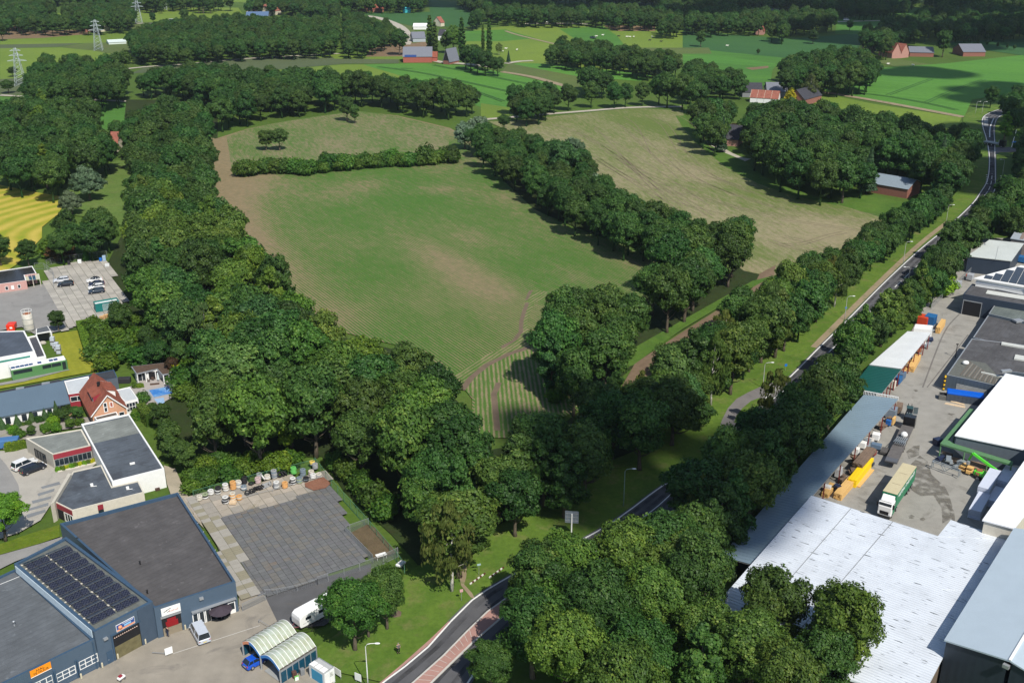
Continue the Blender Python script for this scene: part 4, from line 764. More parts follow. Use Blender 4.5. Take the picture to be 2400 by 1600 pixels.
line('f',[(-30,1180),(60,1330),(130,1420)],6,(('tall',1),('oak',1)),'on the verge left of the side road loop',(.5,.65),(('mid',1),('dark',1)),1.5,90)
for i,x in enumerate([1965,2030,2090,2165,2230,2280]):one('oak','c',(x,305+i*9),.22,.28,'dark','tiny young tree, number %s from the left in the far row behind the grey barn'%['one','two','three','four','five','six'][i])
LAND=[('F',(560,1430),'the dark hall with the parasol'),('F',(620,1130),'the tyre stacks'),('F',(850,1260),'the gravel pen'),('F',(400,930),'the garden house'),('F',(250,700),'the green container'),('F',(190,430),'the grey willows'),('F',(640,345),'the two small field trees'),('F',(800,400),'the wild hedge'),('F',(1100,950),'the curved farm track'),('F',(700,700),'the yellow-green crown'),('F',(500,330),'the top corner of the crop field'),('F',(1460,1180),'the lamp on the shaded verge'),('F',(1340,1260),'the blank-backed road sign'),('F',(1060,1380),'the weeping birch'),('F',(1700,1000),'the side road loop'),('F',(1290,950),'the bluish columnar tree'),('F',(1800,640),'the field gap'),('F',(1990,740),'the lamp with the small blue plate'),('F',(2120,690),'the blue sign'),('F',(2260,560),'the pale shed roof'),('F',(2320,350),'the crossing'),('F',(2060,450),'the brick barn'),('F',(1740,330),'the small dark-roofed house'),('F',(1830,230),'the row of red farm roofs'),('F',(2110,120),'the red-roofed farmhouse'),('F',(1090,290),'the silvery willows'),('F',(1380,400),'the huge willow'),('F',(980,140),'the far red barn'),('F',(45,190),'the nearest pylon'),('F',(230,115),'the second pylon'),('F',(2000,900),'the green shed roof'),('F',(1900,1100),'the blue-grey shed'),('F',(1500,1400),'the middle of the belt'),('F',(1900,1500),'the lower corner of the white roof'),('F',(1250,1500),'the brick traffic island'),('F',(300,560),'the back fence')]
LP=[(G(t,p),w_) for t,p,w_ in LAND]
WORD={'oak':'broadleaf tree','oak_near':'broadleaf tree','oak_open':'airy broadleaf tree','tall':'narrow alder-like tree','birch':'feathery birch','willow':'willow','poplar':'poplar','conifer':'conifer','shrub':'leafy shrub'}
SHORT={'long wood':' in the long wood','between the crop field and the main':' in the roadside belt','white corrugated roof':' in the lower belt','blue-grey shed':' by the shed','brown strip':' in the middle clump','left side of the main':' in the left roadside belt','tree line between':' in the tree line','wide belt beyond':' in the wide belt','far wood':' in the far wood','hidden farmhouses':' in the farm wood','timber yard':' in the hedge belt','far meadow':' in the meadow row','wild hedge':' in the wild hedge','bramble':' on the bramble slope','thicket':' in the garden thicket','verge':' along the verge','left edge':' in the left wood'}
def view_size(q):
 x,y,s=q[1],q[2],q[3]; d=y*_c+CAM_H*_s; k=1.3 if q[0]=='shrub' else 5
 if d<=10:return 0
 u,v=proj(x,y,8); off=not(-80<u<2480 and-60<v<1700)
 return 0 if off else FOC*s*k/d
CLEAR=[Q('n',[(1540,540),(1900,600),(2230,1000),(2180,1120),(1850,1080),(1600,780)])]
def build_trees():
 groups={'tree':[],'shrub':[]}; rest=[]
 for q in TREES:q.append(view_size(q))
 for q in TREES:
  if any(inside((q[1],q[2]),c) for c in CLEAR) and not q[7]:continue
  if q[8]<=0:
   u,v=proj(q[1],q[2],0)
   if-250<u<2650 and v<1800:rest.append(q)
   continue
  groups['shrub' if q[0]=='shrub' else 'tree'].append(q)
 keep=[]
 for k,L in groups.items():
  L.sort(key=lambda q:(not q[7],-q[8])); keep+=L[:300]; rest+=L[300:]
 rs=random.Random(5); used={}
 for q in keep:
  kind,x,y,s,sz,tint,where,single,_=q; name,cat=NAMES[kind]
  if single:lab=where; grp=None
  else:
   lm,near=min(LP,key=lambda e:(e[0].x-x)**2+(e[0].y-y)**2); hw='tall ' if sz>1.06 and kind!='shrub' else('low ' if sz<.6 and kind!='shrub' else '')
   dx,dy=x-lm.x,y-lm.y; dd=math.hypot(dx,dy); rel=('right of' if dx>0 else 'left of') if abs(dx)>abs(dy)*1.3 else('behind' if dy>0 else 'before'); rel=('close ' if dd<18 else 'well ' if dd>45 else '')+rel
   sw=next((v for k,v in SHORT.items() if k in where),''); lab=f'{hw}{TINT[tint][1]} {WORD[kind]}{sw} {rel} {near}'
   if len(lab.split())>16:lab=f'{hw}{TINT[tint][1]} {WORD[kind]} {rel} {near}'
   grp=f'{WORD[kind]}s {where}'
  e=empty(name,(x,y,0),lab,cat,grp,rs.uniform(0,6.28)); u_=rs.uniform(.88,1.13); e.scale=(s*u_,s/u_,sz)
  cm,tm_=rs.choice(CR[kind])
  for nm,me in(('crown',cm),('trunk',tm_)):
   o=bpy.data.objects.new(nm,me); COL.objects.link(o); o.parent=e; o.color=(*TINT[tint][0],1)
 ng=bpy.data.node_groups.new('scatter','GeometryNodeTree'); ng.interface.new_socket('Geometry',in_out='INPUT',socket_type='NodeSocketGeometry'); ng.interface.new_socket('Geometry',in_out='OUTPUT',socket_type='NodeSocketGeometry')
 me=bpy.data.meshes.new('distant_woods'); me.from_pydata([(q[1],q[2],0) for q in rest],[],[])
 for nm,f in(('sc',lambda q:q[3]),('sh',lambda q:q[4]),('rz',lambda q:rs.uniform(0,6.28))):
  a=me.attributes.new(nm,'FLOAT','POINT'); a.data.foreach_set('value',[f(q) for q in rest])
 o=tag(bpy.data.objects.new('distant_woods',me),'dark woods and hedges filling the distance between the far fields',kind='stuff'); COL.objects.link(o); o.color=(.8,.88,.9,1)
 srcs=[]
 for i in range(4):
  sm=bpy.data.meshes.new('far_tree'); bm=bmesh.new(); bm.from_mesh(CR['oak'][i][0]); bm.from_mesh(CR['oak'][i][1]); bm.to_mesh(sm); bm.free(); sm.materials.append(LEAF['oak'])
  srcs.append(sm)
 N=ng.nodes; gi=N.new('NodeGroupInput'); go=N.new('NodeGroupOutput'); jn=N.new('GeometryNodeJoinGeometry'); ip=N.new('GeometryNodeInstanceOnPoints'); gi2=N.new('GeometryNodeGeometryToInstance')
 col=bpy.data.collections.new('far_tree_source')
 for i,sm in enumerate(srcs):so_=bpy.data.objects.new('far_tree_source',sm); so_.color=(.8,.88,.9,1); col.objects.link(so_)
 ci=N.new('GeometryNodeCollectionInfo'); ci.inputs['Collection'].default_value=col; ci.inputs['Separate Children'].default_value=True; ci.inputs['Reset Children'].default_value=True
 def attr(nm):a=N.new('GeometryNodeInputNamedAttribute'); a.data_type='FLOAT'; a.inputs['Name'].default_value=nm; return a.outputs['Attribute']
 cx=N.new('ShaderNodeCombineXYZ'); ng.links.new(attr('sc'),cx.inputs[0]); ng.links.new(attr('sc'),cx.inputs[1]); ng.links.new(attr('sh'),cx.inputs[2])
 rx=N.new('ShaderNodeCombineXYZ'); ng.links.new(attr('rz'),rx.inputs[2])
 ng.links.new(gi.outputs[0],ip.inputs['Points']); ng.links.new(ci.outputs[0],ip.inputs['Instance']); ip.inputs['Pick Instance'].default_value=True
 ng.links.new(rx.outputs[0],ip.inputs['Rotation']); ng.links.new(cx.outputs[0],ip.inputs['Scale']); ng.links.new(ip.outputs[0],go.inputs[0])
 m=o.modifiers.new('scatter','NODES'); m.node_group=ng
 print('trees kept',len(keep),'rest',len(rest),{k:len(v) for k,v in groups.items()})
GLASS=plain('dark_glass',(.02,.03,.04),.12,0,.3,.5,.6); BLACK=plain('black_rubber',(.012,.012,.013),.8); STEEL=plain('galvanised_steel',(.42,.44,.46),.45,.5)
WHT=plain('white_paint',(.78,.78,.76),.5,var=.06); CREAM=plain('cream_concrete',(.60,.56,.47),.8); MAROON=plain('maroon_panel',(.28,.03,.045),.5); NAVY=plain('navy_cladding',(.028,.042,.065),.5)
def centroid(p):return Vector((sum(q[0] for q in p)/len(p),sum(q[1] for q in p)/len(p)))
def ring(mb,outer,inner,z0,z1,m=None):
 n=len(outer)
 for i in range(n):
  a,b,c,d=outer[i],outer[(i+1)%n],inner[(i+1)%n],inner[i]
  mb.face([(a[0],a[1],z1),(b[0],b[1],z1),(c[0],c[1],z1),(d[0],d[1],z1)],m); mb.face([(d[0],d[1],z1),(c[0],c[1],z1),(c[0],c[1],z0),(d[0],d[1],z0)],m)
def ccw(p):
 p=[Vector((q[0],q[1])) for q in p]; a=sum(p[i-1].x*p[i].y-p[i].x*p[i-1].y for i in range(len(p))); return p if a>0 else p[::-1]
def flatfaces(mb,poly,z,m=None):
 poly=ccw(poly)
 for t in tessellate_polygon([[Vector((p.x,p.y,0)) for p in poly]]):
  a,b,c=[poly[i] for i in t]
  if(b.x-a.x)*(c.y-a.y)-(c.x-a.x)*(b.y-a.y)<0:a,c=c,a
  mb.face([(a.x,a.y,z),(b.x,b.y,z),(c.x,c.y,z)],m)
class Fac:
 """one upright wall plane between plan points A and B; (u, z) are metres along and up it"""
 def __init__(s,A,B,inner):
  s.A=Vector(A); s.d=(Vector(B)-s.A); s.L=s.d.length; s.d.normalize(); s.n=Vector((s.d.y,-s.d.x))
  if(Vector(inner)-s.A).dot(s.n)>0:s.n=-s.n
 def uz(s,t,p):
  r=ray(px(t,p)); k=s.A.dot(s.n)/(r.x*s.n.x+r.y*s.n.y); h=Vector((r.x*k,r.y*k)); return((h-s.A).dot(s.d),CAM_H+r.z*k)
 def rect(s,t,pts):
  q=[s.uz(t,p) for p in pts]; us=sorted(a for a,b in q); zs=sorted(b for a,b in q); h=len(q)//2
  return(sum(us[:h])/h,sum(us[h:])/h,max(0,sum(zs[:h])/h),sum(zs[h:])/h)
 def P(s,u,z,o=0):v=s.A+s.d*u+s.n*o; return(v.x,v.y,z)
 def box(s,mb,u0,u1,z0,z1,o0,o1,m=None):
  c=s.P((u0+u1)/2,(z0+z1)/2,(o0+o1)/2); mb.box(c,(abs(u1-u0),abs(o1-o0),abs(z1-z0)),math.atan2(s.d.y,s.d.x),m)
def window(F,r,parent,nx=1,ny=1,frame=None,pane=None,name='window',fw=.09,label=None):
 u0,u1,z0,z1=r; mb=MB(); frame=frame or WHT; o1=.07
 F.box(mb,u0,u1,z1-fw,z1,-.05,o1); F.box(mb,u0,u1,z0,z0+fw,-.05,o1); F.box(mb,u0,u0+fw,z0+fw,z1-fw,-.05,o1-.002); F.box(mb,u1-fw,u1,z0+fw,z1-fw,-.05,o1-.002)
 for i in range(1,nx):u=u0+(u1-u0)*i/nx; F.box(mb,u-fw/2,u+fw/2,z0+fw,z1-fw,-.05,o1-.004)
 for j in range(1,ny):z=z0+(z1-z0)*j/ny; F.box(mb,u0+fw,u1-fw,z-fw/2,z+fw/2,-.05,o1-.006)
 w_=mb.build(name,frame,parent,label=label)
 for i in range(nx):
  for j in range(ny):
   mb=MB(); F.box(mb,u0+(u1-u0)*i/nx+fw/2,u0+(u1-u0)*(i+1)/nx-fw/2,z0+(z1-z0)*j/ny+fw/2,z0+(z1-z0)*(j+1)/ny-fw/2,-.03,.02)
   o=mb.build('pane',pane or GLASS,None); o.parent=w_; o.matrix_parent_inverse=Matrix.Identity(4)
   off=parent.location; o.data.transform(Matrix.Translation(-off))
 return w_
def block(name,label,roof,h,wall,roofm,par=.35,parw=.3,parm=None,cat='building',rib=None,group=None,z0=0.0,keep=True):
 """flat-roofed building over a plan polygon: walls, roof deck, parapet"""
 c=centroid(roof); e=empty(name,(c.x,c.y,0),label,cat,group)
 roof=ccw(roof); inn=ring_poly(roof,parw); mb=MB(); mb.prism(roof,z0-.1,h,cap=False); mb.build('wall',wall,e)
 mb=MB(); ring(mb,roof,inn,h-par,h+.002); mb.build('parapet',parm or wall,e)
 mb=MB(); flatfaces(mb,inn,h-par+.01); e['z']=h; mb.build('roof',roofm,e)
 if keep:CLEAR.append(roof)
 return e
def slat_rows(F,mb,u0,u1,z0,z1,step,d=.03):
 z=z0
 while z<z1:F.box(mb,u0,u1,z,z+.04,0,d); z+=step
def letters(txt,F,u0,u1,z0,z1,mat,parent,off=.06,name='lettering'):
 cu=bpy.data.curves.new(name,'FONT'); cu.body=txt; cu.extrude=.008; cu.align_x='CENTER'; cu.align_y='CENTER'; cu.size=1
 o=bpy.data.objects.new(name,cu); COL.objects.link(o); dg=bpy.context.evaluated_depsgraph_get(); me=bpy.data.meshes.new_from_object(o.evaluated_get(dg)); bpy.data.objects.remove(o)
 xs=[v.co.x for v in me.vertices]; ys=[v.co.y for v in me.vertices]; sx=(u1-u0)/(max(xs)-min(xs)); sy=(z1-z0)/(max(ys)-min(ys)); cx,cy=(max(xs)+min(xs))/2,(max(ys)+min(ys))/2
 if(F.A+F.d*0-F.A).length==0:pass
 d=F.d if F.d.x*(-F.n.y)-F.d.y*(-F.n.x) else F.d
 rd=Vector((-F.n.y,F.n.x)); cc=F.P((u0+u1)/2,(z0+z1)/2,off)
 M=Matrix(((rd.x,0,F.n.x,cc[0]),(rd.y,0,F.n.y,cc[1]),(0,1,0,cc[2]),(0,0,0,1)))@Matrix.Diagonal((sx,sy,1,1))@Matrix.Translation((-cx,-cy,0))
 me.transform(M); me.transform(Matrix.Translation(-parent.location)) if parent is not None else None
 me.materials.clear(); me.materials.append(mat); o=bpy.data.objects.new(name,me); COL.objects.link(o); o.parent=parent; return o
def axis(t,pa,pb,z=0):
 a,b=G(t,pa,z),G(t,pb,z); d=b-a; return(a+b)/2,math.atan2(d.y,d.x),d.length
def z_at(p2,ypx):
 """height above plan point p2 that shows at photo row ypx"""
 a=ray((1200,ypx)); return CAM_H+a.z*p2[1]/a.y
TYRE=plain('tyre_rubber',(.015,.015,.016),.85); RIM=plain('alloy_rim',(.5,.5,.52),.35,.7); RED=plain('red_lamp',(.5,.02,.02),.3); LAMPW=plain('head_lamp',(.7,.72,.75),.15)
def paint(name,c):return plain(name,c,.22,.1,.04,2,.6)
def wheel(parent,x,y,r=.32,w=.22):
 s=1 if y>0 else-1
 mb=MB(); mb.tube([(x,y-s*w,r),(x,y-s*w*.9,r),(x,y-s*.02,r),(x,y,r)],[r*.93,r,r,r*.93],16); t=mb.build('wheel',TYRE,parent,local=True,smooth=False)
 mb=MB(); mb.tube([(x,y-s*.02,r),(x,y+s*.012,r)],[r*.62,r*.55],12); o=mb.build('rim',RIM,None,local=True); o.parent=t; return t
def loft(secs,mat,name,parent,cap=True,bevel=0,smooth=False):
 """secs: list of (x, [(y, z) ...]) rings with equal counts"""
 mb=MB(); n=len(secs[0][1])
 for x,r in secs:mb.v+=[(x,y,z) for y,z in r]
 for i in range(len(secs)-1):
  for j in range(n):k=(j+1)%n; mb.f.append((i*n+j,i*n+k,(i+1)*n+k,(i+1)*n+j)); mb.mi.append(0)
 if cap:mb.f+=[tuple(range(n-1,-1,-1)),tuple((len(secs)-1)*n+q for q in range(n))]; mb.mi+=[0,0]
 o=mb.build(name,mat,parent,local=True,smooth=smooth,bevel=bevel)
 bm=bmesh.new(); bm.from_mesh(o.data); bmesh.ops.recalc_face_normals(bm,faces=bm.faces); bm.to_mesh(o.data); bm.free(); return o
def car(label,colname,col,t,p,rz,L=4.3,W=1.78,H=1.48,style='hatch',roofcol=None,group=None,name='parked_car',z=0.0,cat='car'):
 g=G(t,p) if t else Vector(p); e=empty(name,(g.x,g.y,z+_z[0]),label,cat,group,rz); m=paint(colname,col); w2=W/2; hl=L/2
 def sec(x,wd,zt,zb=.28):return(x,[(-wd,zb+.1),(-wd*.94,zb),(wd*.94,zb),(wd,zb+.1),(wd,zt-.12),(wd*.93,zt),(-wd*.93,zt),(-wd,zt-.12)])
 hood=.93 if style!='van' else 1.05; tail={'hatch':1.0,'saloon':.98,'estate':1.0,'van':1.1}[style]
 loft([sec(-hl,w2*.86,tail-.18,.38),sec(-hl+.15,w2*.97,tail-.02,.28),sec(-hl+.8,w2,tail),sec(0,w2,.97),sec(hl-1.3,w2,hood+.02),sec(hl-.35,w2*.96,hood-.14),sec(hl-.05,w2*.86,.62,.32),sec(hl,w2*.78,.5,.38)],m,'body',e,bevel=.04)
 wb={'hatch':-hl+.12,'saloon':-hl+.75,'estate':-hl+.1,'van':-hl+.08}[style]; rb={'hatch':-hl+.55,'saloon':-hl+1.35,'estate':-hl+.35,'van':-hl+.16}[style]; rf=hl-(1.95 if style!='van' else 1.35); wf=hl-(1.15 if style!='van' else.7)
 a,b=w2*.94,w2*.76
 loft([(wb,[(-a,.93),(a,.93),(a*.98,.99),(-a*.98,.99)]),(rb,[(-a,.93),(a,.93),(b,H-.04),(-b,H-.04)]),(rf,[(-a,.93),(a,.93),(b,H-.05),(-b,H-.05)]),(wf,[(-a,.93),(a,.93),(a*.96,.98),(-a*.96,.98)])],GLASS,'windows',e)
 loft([(rb+.02,[(-b-.02,H-.08),(b+.02,H-.08),(b*.97,H),(-b*.97,H)]),(rf-.02,[(-b-.02,H-.09),(b+.02,H-.09),(b*.97,H-.01),(-b*.97,H-.01)])],paint(*roofcol) if roofcol else m,'roof',e,bevel=.02)
 mb=MB()
 for s in(-1,1):
  for x0,x1 in((wb+.02,rb),(wf-.02,rf)):mb.bar((x0,s*a,.96),(x1,s*(b+.01),H-.06),.07)
  xm=(rb+rf)/2; mb.bar((xm,s*(a+.005),.95),(xm-.05,s*(b+.015),H-.06),.08)
 mb.build('pillar',m,e,local=True)
 for x in(-hl+.8,hl-.85):
  for s in(-1,1):wheel(e,x,s*(w2+.005))
 for s in(-1,1):
  mb=MB(); mb.box((hl-.12,s*w2*.66,.66),(.18,.34,.16)); mb.build('headlight',LAMPW,e,local=True)
  mb=MB(); mb.box((-hl+.06,s*w2*.76,.80),(.12,.2,.22)); mb.build('tail_light',RED,e,local=True)
  mb=MB(); mb.box((wf-.25,s*(w2+.09),1.0),(.14,.18,.12)); mb.build('wing_mirror',m,e,local=True)
 mb=MB(); mb.box((-hl-.01,0,.58),(.02,.5,.12)); mb.build('number_plate',plain('yellow_plate',(.6,.45,.03),.5),e,local=True)
 return e
def fence(name,label,pts,h=2.0,sp=2.5,post=None,style='mesh',group=None,step=.11,rail=None,z0=0):
 pts=[Vector(p) for p in pts]; c=centroid(pts); e=empty(name,(c.x,c.y,0),label,'fence' if 'gate' not in name else 'gate',group); post=post or STEEL; fill=MB(); rl=MB()
 for i in range(len(pts)-1):
  a,b=pts[i],pts[i+1]; L=(b-a).length; n=max(1,round(L/sp)); d=(b-a)/L
  for k in range(n+(i==len(pts)-2)):
   q=a.lerp(b,k/n); mb=MB(); mb.tube([(q.x,q.y,z0-.1),(q.x,q.y,z0+h+.05)],.045,6); mb.build('post',post,e)
  rl.bar((a.x,a.y,z0+h),(b.x,b.y,z0+h),.05); rl.bar((a.x,a.y,z0+.12),(b.x,b.y,z0+.12),.04)
  if style=='bars':
   m=int(L/step)
   for k in range(m):q=a.lerp(b,(k+.5)/m); fill.bar((q.x,q.y,z0+.12),(q.x,q.y,z0+h),.03)
  elif style=='mesh':
   m=int(L/.3)
   for k in range(m):q=a.lerp(b,(k+.5)/m); fill.bar((q.x,q.y,z0+.1),(q.x,q.y,z0+h),.012)
   for k in range(1,7):z=z0+h*k/7; fill.bar((a.x,a.y,z),(b.x,b.y,z),.012)
 rl.build('rail',rail or post,e)
 if fill.f:fill.build('bars' if style=='bars' else 'wire_mesh',post,e,kind='stuff')
 return e
def person(label,t,p,rz,shirt,trousers,hair,hold=None):
 g=G(t,p); e=empty('person',(g.x,g.y,_z[0]),label,'person',None,rz)
 def skin(name,verts,edges,rad,mat,sub=2,root=0):
  me=bpy.data.meshes.new(name); me.from_pydata(verts,edges,[]); o=bpy.data.objects.new(name,me); COL.objects.link(o); o.parent=e; me.materials.append(mat)
  sk=o.modifiers.new('skin','SKIN'); ss=o.modifiers.new('sub','SUBSURF'); ss.levels=ss.render_levels=sub
  for i,r in enumerate(rad):me.skin_vertices[0].data[i].radius=(r,r)
  me.skin_vertices[0].data[root].use_root=True; o.modifiers['skin'].use_smooth_shade=True; return o
 SK=plain('skin',(.5,.3,.22),.5)
 V=[(0,0,.95),(0,0,1.15),(0,0,1.38),(.01,0,1.50),(.02,0,1.60),(.02,0,1.72),(.0,.19,1.40),(.03,.27,1.14),(.2,.20,1.12),(0,-.19,1.40),(.03,-.27,1.14),(.2,-.18,1.14),(0,.10,.90),(.03,.12,.50),(-.03,.13,.08),(.13,.14,.03),(0,-.10,.90),(.0,-.12,.50),(-.05,-.13,.08),(.11,-.14,.03),(.27,.17,1.11),(.27,-.15,1.13)]
 E=[(0,1),(1,2),(2,3),(3,4),(4,5),(2,6),(6,7),(7,8),(2,9),(9,10),(10,11),(0,12),(12,13),(13,14),(14,15),(0,16),(16,17),(17,18),(18,19),(8,20),(11,21)]
 skin('body',V,E,[.15,.135,.15,.06,.085,.09,.075,.05,.035,.075,.05,.035,.10,.07,.05,.04,.10,.07,.05,.04,.03,.03],SK)
 W=[V[i] for i in(1,2,6,7,9,10)]+[(0,0,.98)]; skin('jacket',W,[(0,1),(1,2),(2,3),(1,4),(4,5),(0,6)],[.17,.175,.095,.065,.095,.065,.17],shirt)
 W=[V[i] for i in(0,12,13,14,16,17,18)]; skin('trousers',W,[(0,1),(1,2),(2,3),(0,4),(4,5),(5,6)],[.165,.12,.088,.068,.12,.088,.068],trousers)
 mb=MB(); mb.ball((0,0,1.70),(.105,.095,.10),12,8); mb.build('hair',hair,e,local=True,smooth=True)
 for s in(-1,1):mb=MB(); mb.box((.04,s*.135,.045),(.28,.10,.09)); mb.build('shoe',BLACK,e,local=True,bevel=.02)
 mb=MB(); mb.ball((.115,.0,1.63),(.02,.014,.02),6,4); mb.ball((.10,.035,1.655),.012,6,4); mb.ball((.10,-.035,1.655),.012,6,4); mb.build('face',SK,e,local=True)
 for s in(-1,1):
  mb=MB()
  for q in range(4):mb.tube([(.28,s*.16+(q-1.5)*.018,1.12),(.32+.006*q,s*.16+(q-1.5)*.02,1.11),(.335,s*.16+(q-1.5)*.02,1.085)],[.009,.008,.006],5)
  mb.tube([(.26,s*.135,1.13),(.29,s*.115,1.145)],[.010,.007],5); mb.build('fingers',SK,e,local=True)
 return e
BLUE=plain('blue_grey_cladding',(.070,.105,.150),.5,var=.06); BLUED=plain('dark_blue_trim',(.045,.085,.14),.4);
def roof_felt(name,c,ang,c2=None):
 b=NB(name); f=b.noise(.35,None,6,.65); v=b.rot(ang); wv=b.n('TexWave',wave_type='BANDS',bands_direction='X'); wv.inputs['Scale'].default_value=.31; wv.inputs['Distortion'].default_value=.6; b.l(v,wv.inputs[0])
 k=lambda q:tuple(x*q for x in c); col=b.ramp(f,[(.3,k(.75)),(.55,c),(.75,k(1.3))]); col=b.mix(b.ramp(wv.outputs['Fac'],[(.0,.35),(.12,0)]),col,k(.6))
 sp=b.ramp(b.noise(.9,None,3,.5),[(.66,0),(.74,.5)]); col=b.mix(sp,col,k(1.9));
 if c2:col=b.mix(b.ramp(b.noise(.16,None,5,.7),[(.5,0),(.6,.7)]),col,c2)
 b.color(col); b.bump(b.math('ADD',wv.outputs['Fac'],f),.25,.04); return b.fin(.8,0,.3)
ra=ang_of('g',(1055,1020),(455,560))
FELT=roof_felt('brown_black_felt',(.085,.080,.080),ra+R(90)); FELT2=roof_felt('grey_felt',(.105,.115,.125),ra+R(90)); FELT3=roof_felt('green_grey_felt',(.19,.205,.19),ra+R(90)); FELT4=roof_felt('slate_felt',(.085,.10,.12),ra+R(90),(.045,.05,.06))
hS=hgt('m',(1685,275),(1710,685)); hA=hgt('m',(1042,690),(1066,1020)); hC=hgt('F',(552,1362),(558.6,1435.6))
print('heights',hS,hA,hC)
rA=Q('F',[(221,1497),(36,1332),(-240,1460),(-240,1720)],hA)
halA=block('commercial_hall','blue-grey hall with grey flat roof and orange HAL TE HUUR sign',rA,hA,BLUE,FELT2,.3,.35,BLUED)
fa=G('F',(221,1497),hA); fb=G('m',(0,1198),hA); FA=Fac(fa,fb,centroid(rA))
ORG=plain('orange_sign_board',(.85,.28,.01),.5,var=.04); INK=plain('black_lettering',(.02,.015,.012),.6)
r_=FA.rect('m',[(322,1050),(553,932),(562,1002),(342,1118)]); mb=MB(); FA.box(mb,r_[0],r_[1],r_[2],r_[3],.02,.10); sgn=mb.build('sign_board',ORG,halA)
um=(r_[0]+r_[1])/2; hh=r_[3]-r_[2]; wd=r_[1]-r_[0]
letters('HAL',FA,um-wd*.2,um+wd*.2,r_[2]+hh*.54,r_[2]+hh*.86,INK,halA,.105); letters('TE HUUR',FA,um-wd*.38,um+wd*.38,r_[2]+hh*.14,r_[2]+hh*.46,INK,halA,.105)
mb=MB(); FA.box(mb,r_[0],r_[1],r_[2]-.09,r_[2],.02,.12); mb.build('sign_edge',WHT,halA)
for q,pts in enumerate([[(372,1178),(575,1075),(590,1190),(385,1290)],[(612,1080),(826,970),(840,1058),(630,1168)],[(862,940),(1072,842),(1084,932),(880,1030)]]):
 r=FA.rect('m',pts); z0=.05; mb=MB(); FA.box(mb,r[0]-.08,r[1]+.08,z0,r[3]+.25,.0,.05); d=mb.build('garage_door',BLUE,halA)
 mb=MB(); slat_rows(FA,mb,r[0]-.08,r[1]+.08,z0+.4,r[2]-.1,.55,.07); o=mb.build('door_rib',BLUED,halA)
 window(FA,r,halA,3,2,WHT,GLASS,'door_window',.11)
 for u in(r[0]-.35,r[1]+.35):mb=MB(); FA.box(mb,u-.17,u+.17,0,r[3]+.5,0,.12); mb.build('door_jamb',BLUED,halA)
mb=MB(); u,z=FA.uz('m',(1050,700)); mb.tube([FA.P(.35,hA-.2,.12),FA.P(.35,.1,.12)],.09,8); mb.build('downpipe',BLUED,halA)
for t,p in(('m',(160,545)),('m',(1000,665))):
 g=G(t,p,hA-.3); mb=MB(); mb.lathe((g.x,g.y,hA-.3),[(.16,0),(.12,.1),(.12,.7),(.2,.72),(.2,.82),(.01,.9)],10); mb.build('roof_vent',STEEL,halA,smooth=True)
mb=MB(); g0,g1=G('l',(0,1395),hA-.3),G('l',(270,1285),hA-.3); mb.bar((g0.x,g0.y,hA-.26),(g1.x,g1.y,hA-.26),.05); mb.build('roof_cable',WHT,halA)
rS=Q('F',[(32,1320),(155,1257),(358,1408.5),(221,1480)],hS)
halS=block('commercial_hall','taller blue-grey hall with rows of solar panels on its roof and an open roller door',rS,hS,BLUE,roof_felt('solar_roof_felt',(.13,.14,.13),ra),.35,.45,BLUED)
FS=Fac(rS[3],rS[2],centroid(rS))
side=Fac(rS[0],rS[3],centroid(rS)); mb=MB(); side.box(mb,.5,side.L-.8,hA+.05,hS-.15,.0,.08); mb.build('light_side_panel',plain('sky_tinted_sheet',(.55,.66,.74),.4),halS)  # white side strip; the blue of the skylight is put into its colour
p0,p1,p2,p3=[G('g',q,hS-.2) for q in[(150,748),(458,618),(968,1000),(642,1168)]]
PV=NB('solar_cell_panel'); v_=PV.n('TexBrick'); v_.offset=0; v_.inputs['Scale'].default_value=1; v_.inputs['Mortar Size'].default_value=.012; v_.inputs['Brick Width'].default_value=.33; v_.inputs['Row Height'].default_value=.33
v_.inputs['Color1'].default_value=(.012,.014,.028,1); v_.inputs['Color2'].default_value=(.016,.018,.034,1); v_.inputs['Mortar'].default_value=(.09,.10,.13,1); PV.l(PV.pos(True),v_.inputs[0]); PV.color(v_.outputs[0]); PV=PV.fin(.25,0,.6)
PVF=plain('panel_edge',(.35,.37,.4),.4,.6)
def bil(s,t):return(p0.lerp(p1,s)).lerp(p3.lerp(p2,s),t)
NR_=9
for i in range(NR_):
 for h2 in range(2):
  for c_ in range(6):
   s0=c_/6*.94+(.03 if c_>=3 else 0)+.005*(c_); s1=s0+.94/6-.006
   t0=(i+h2*.5)/NR_+.004; t1=(i+h2*.5+.5)/NR_-.004
   za,zb=(hS-.12,hS+.20) if h2==0 else(hS+.20,hS-.12)
   a,b,c,d=bil(s0,t0),bil(s1,t0),bil(s1,t1),bil(s0,t1); ctr=(a+b+c+d)/4
   mb=MB()
   top=[(a.x,a.y,za),(b.x,b.y,za),(c.x,c.y,zb),(d.x,d.y,zb)];
   ux,uy=(b-a),(d-a);
   k=len(mb.v); mb.v+=[(x,y,z-.05) for x,y,z in top]+top
   mb.f+=[(k+7,k+6,k+5,k+4) if(b-a).cross(d-a)<0 else(k+4,k+5,k+6,k+7)]+[(k+q,k+(q+1)%4,k+4+(q+1)%4,k+4+q) for q in range(4)]; mb.mi+=[0,1,1,1,1]
   mb.build('solar_panel',[PV,PVF],halS)
mb=MB()
for q in range(14):
 a=bil(.495+.004*(q%2),(q+.4)/14); mb.box((a.x,a.y,hS-.16),(.35,.22,.12),q)
for q in range(16):
 a=bil(-.02,(q+.3)/16); mb.box((a.x,a.y,hS-.18),(.3,.18,.12),q*.7)
mb.build('ballast_blocks',CREAM,halS,kind='stuff')
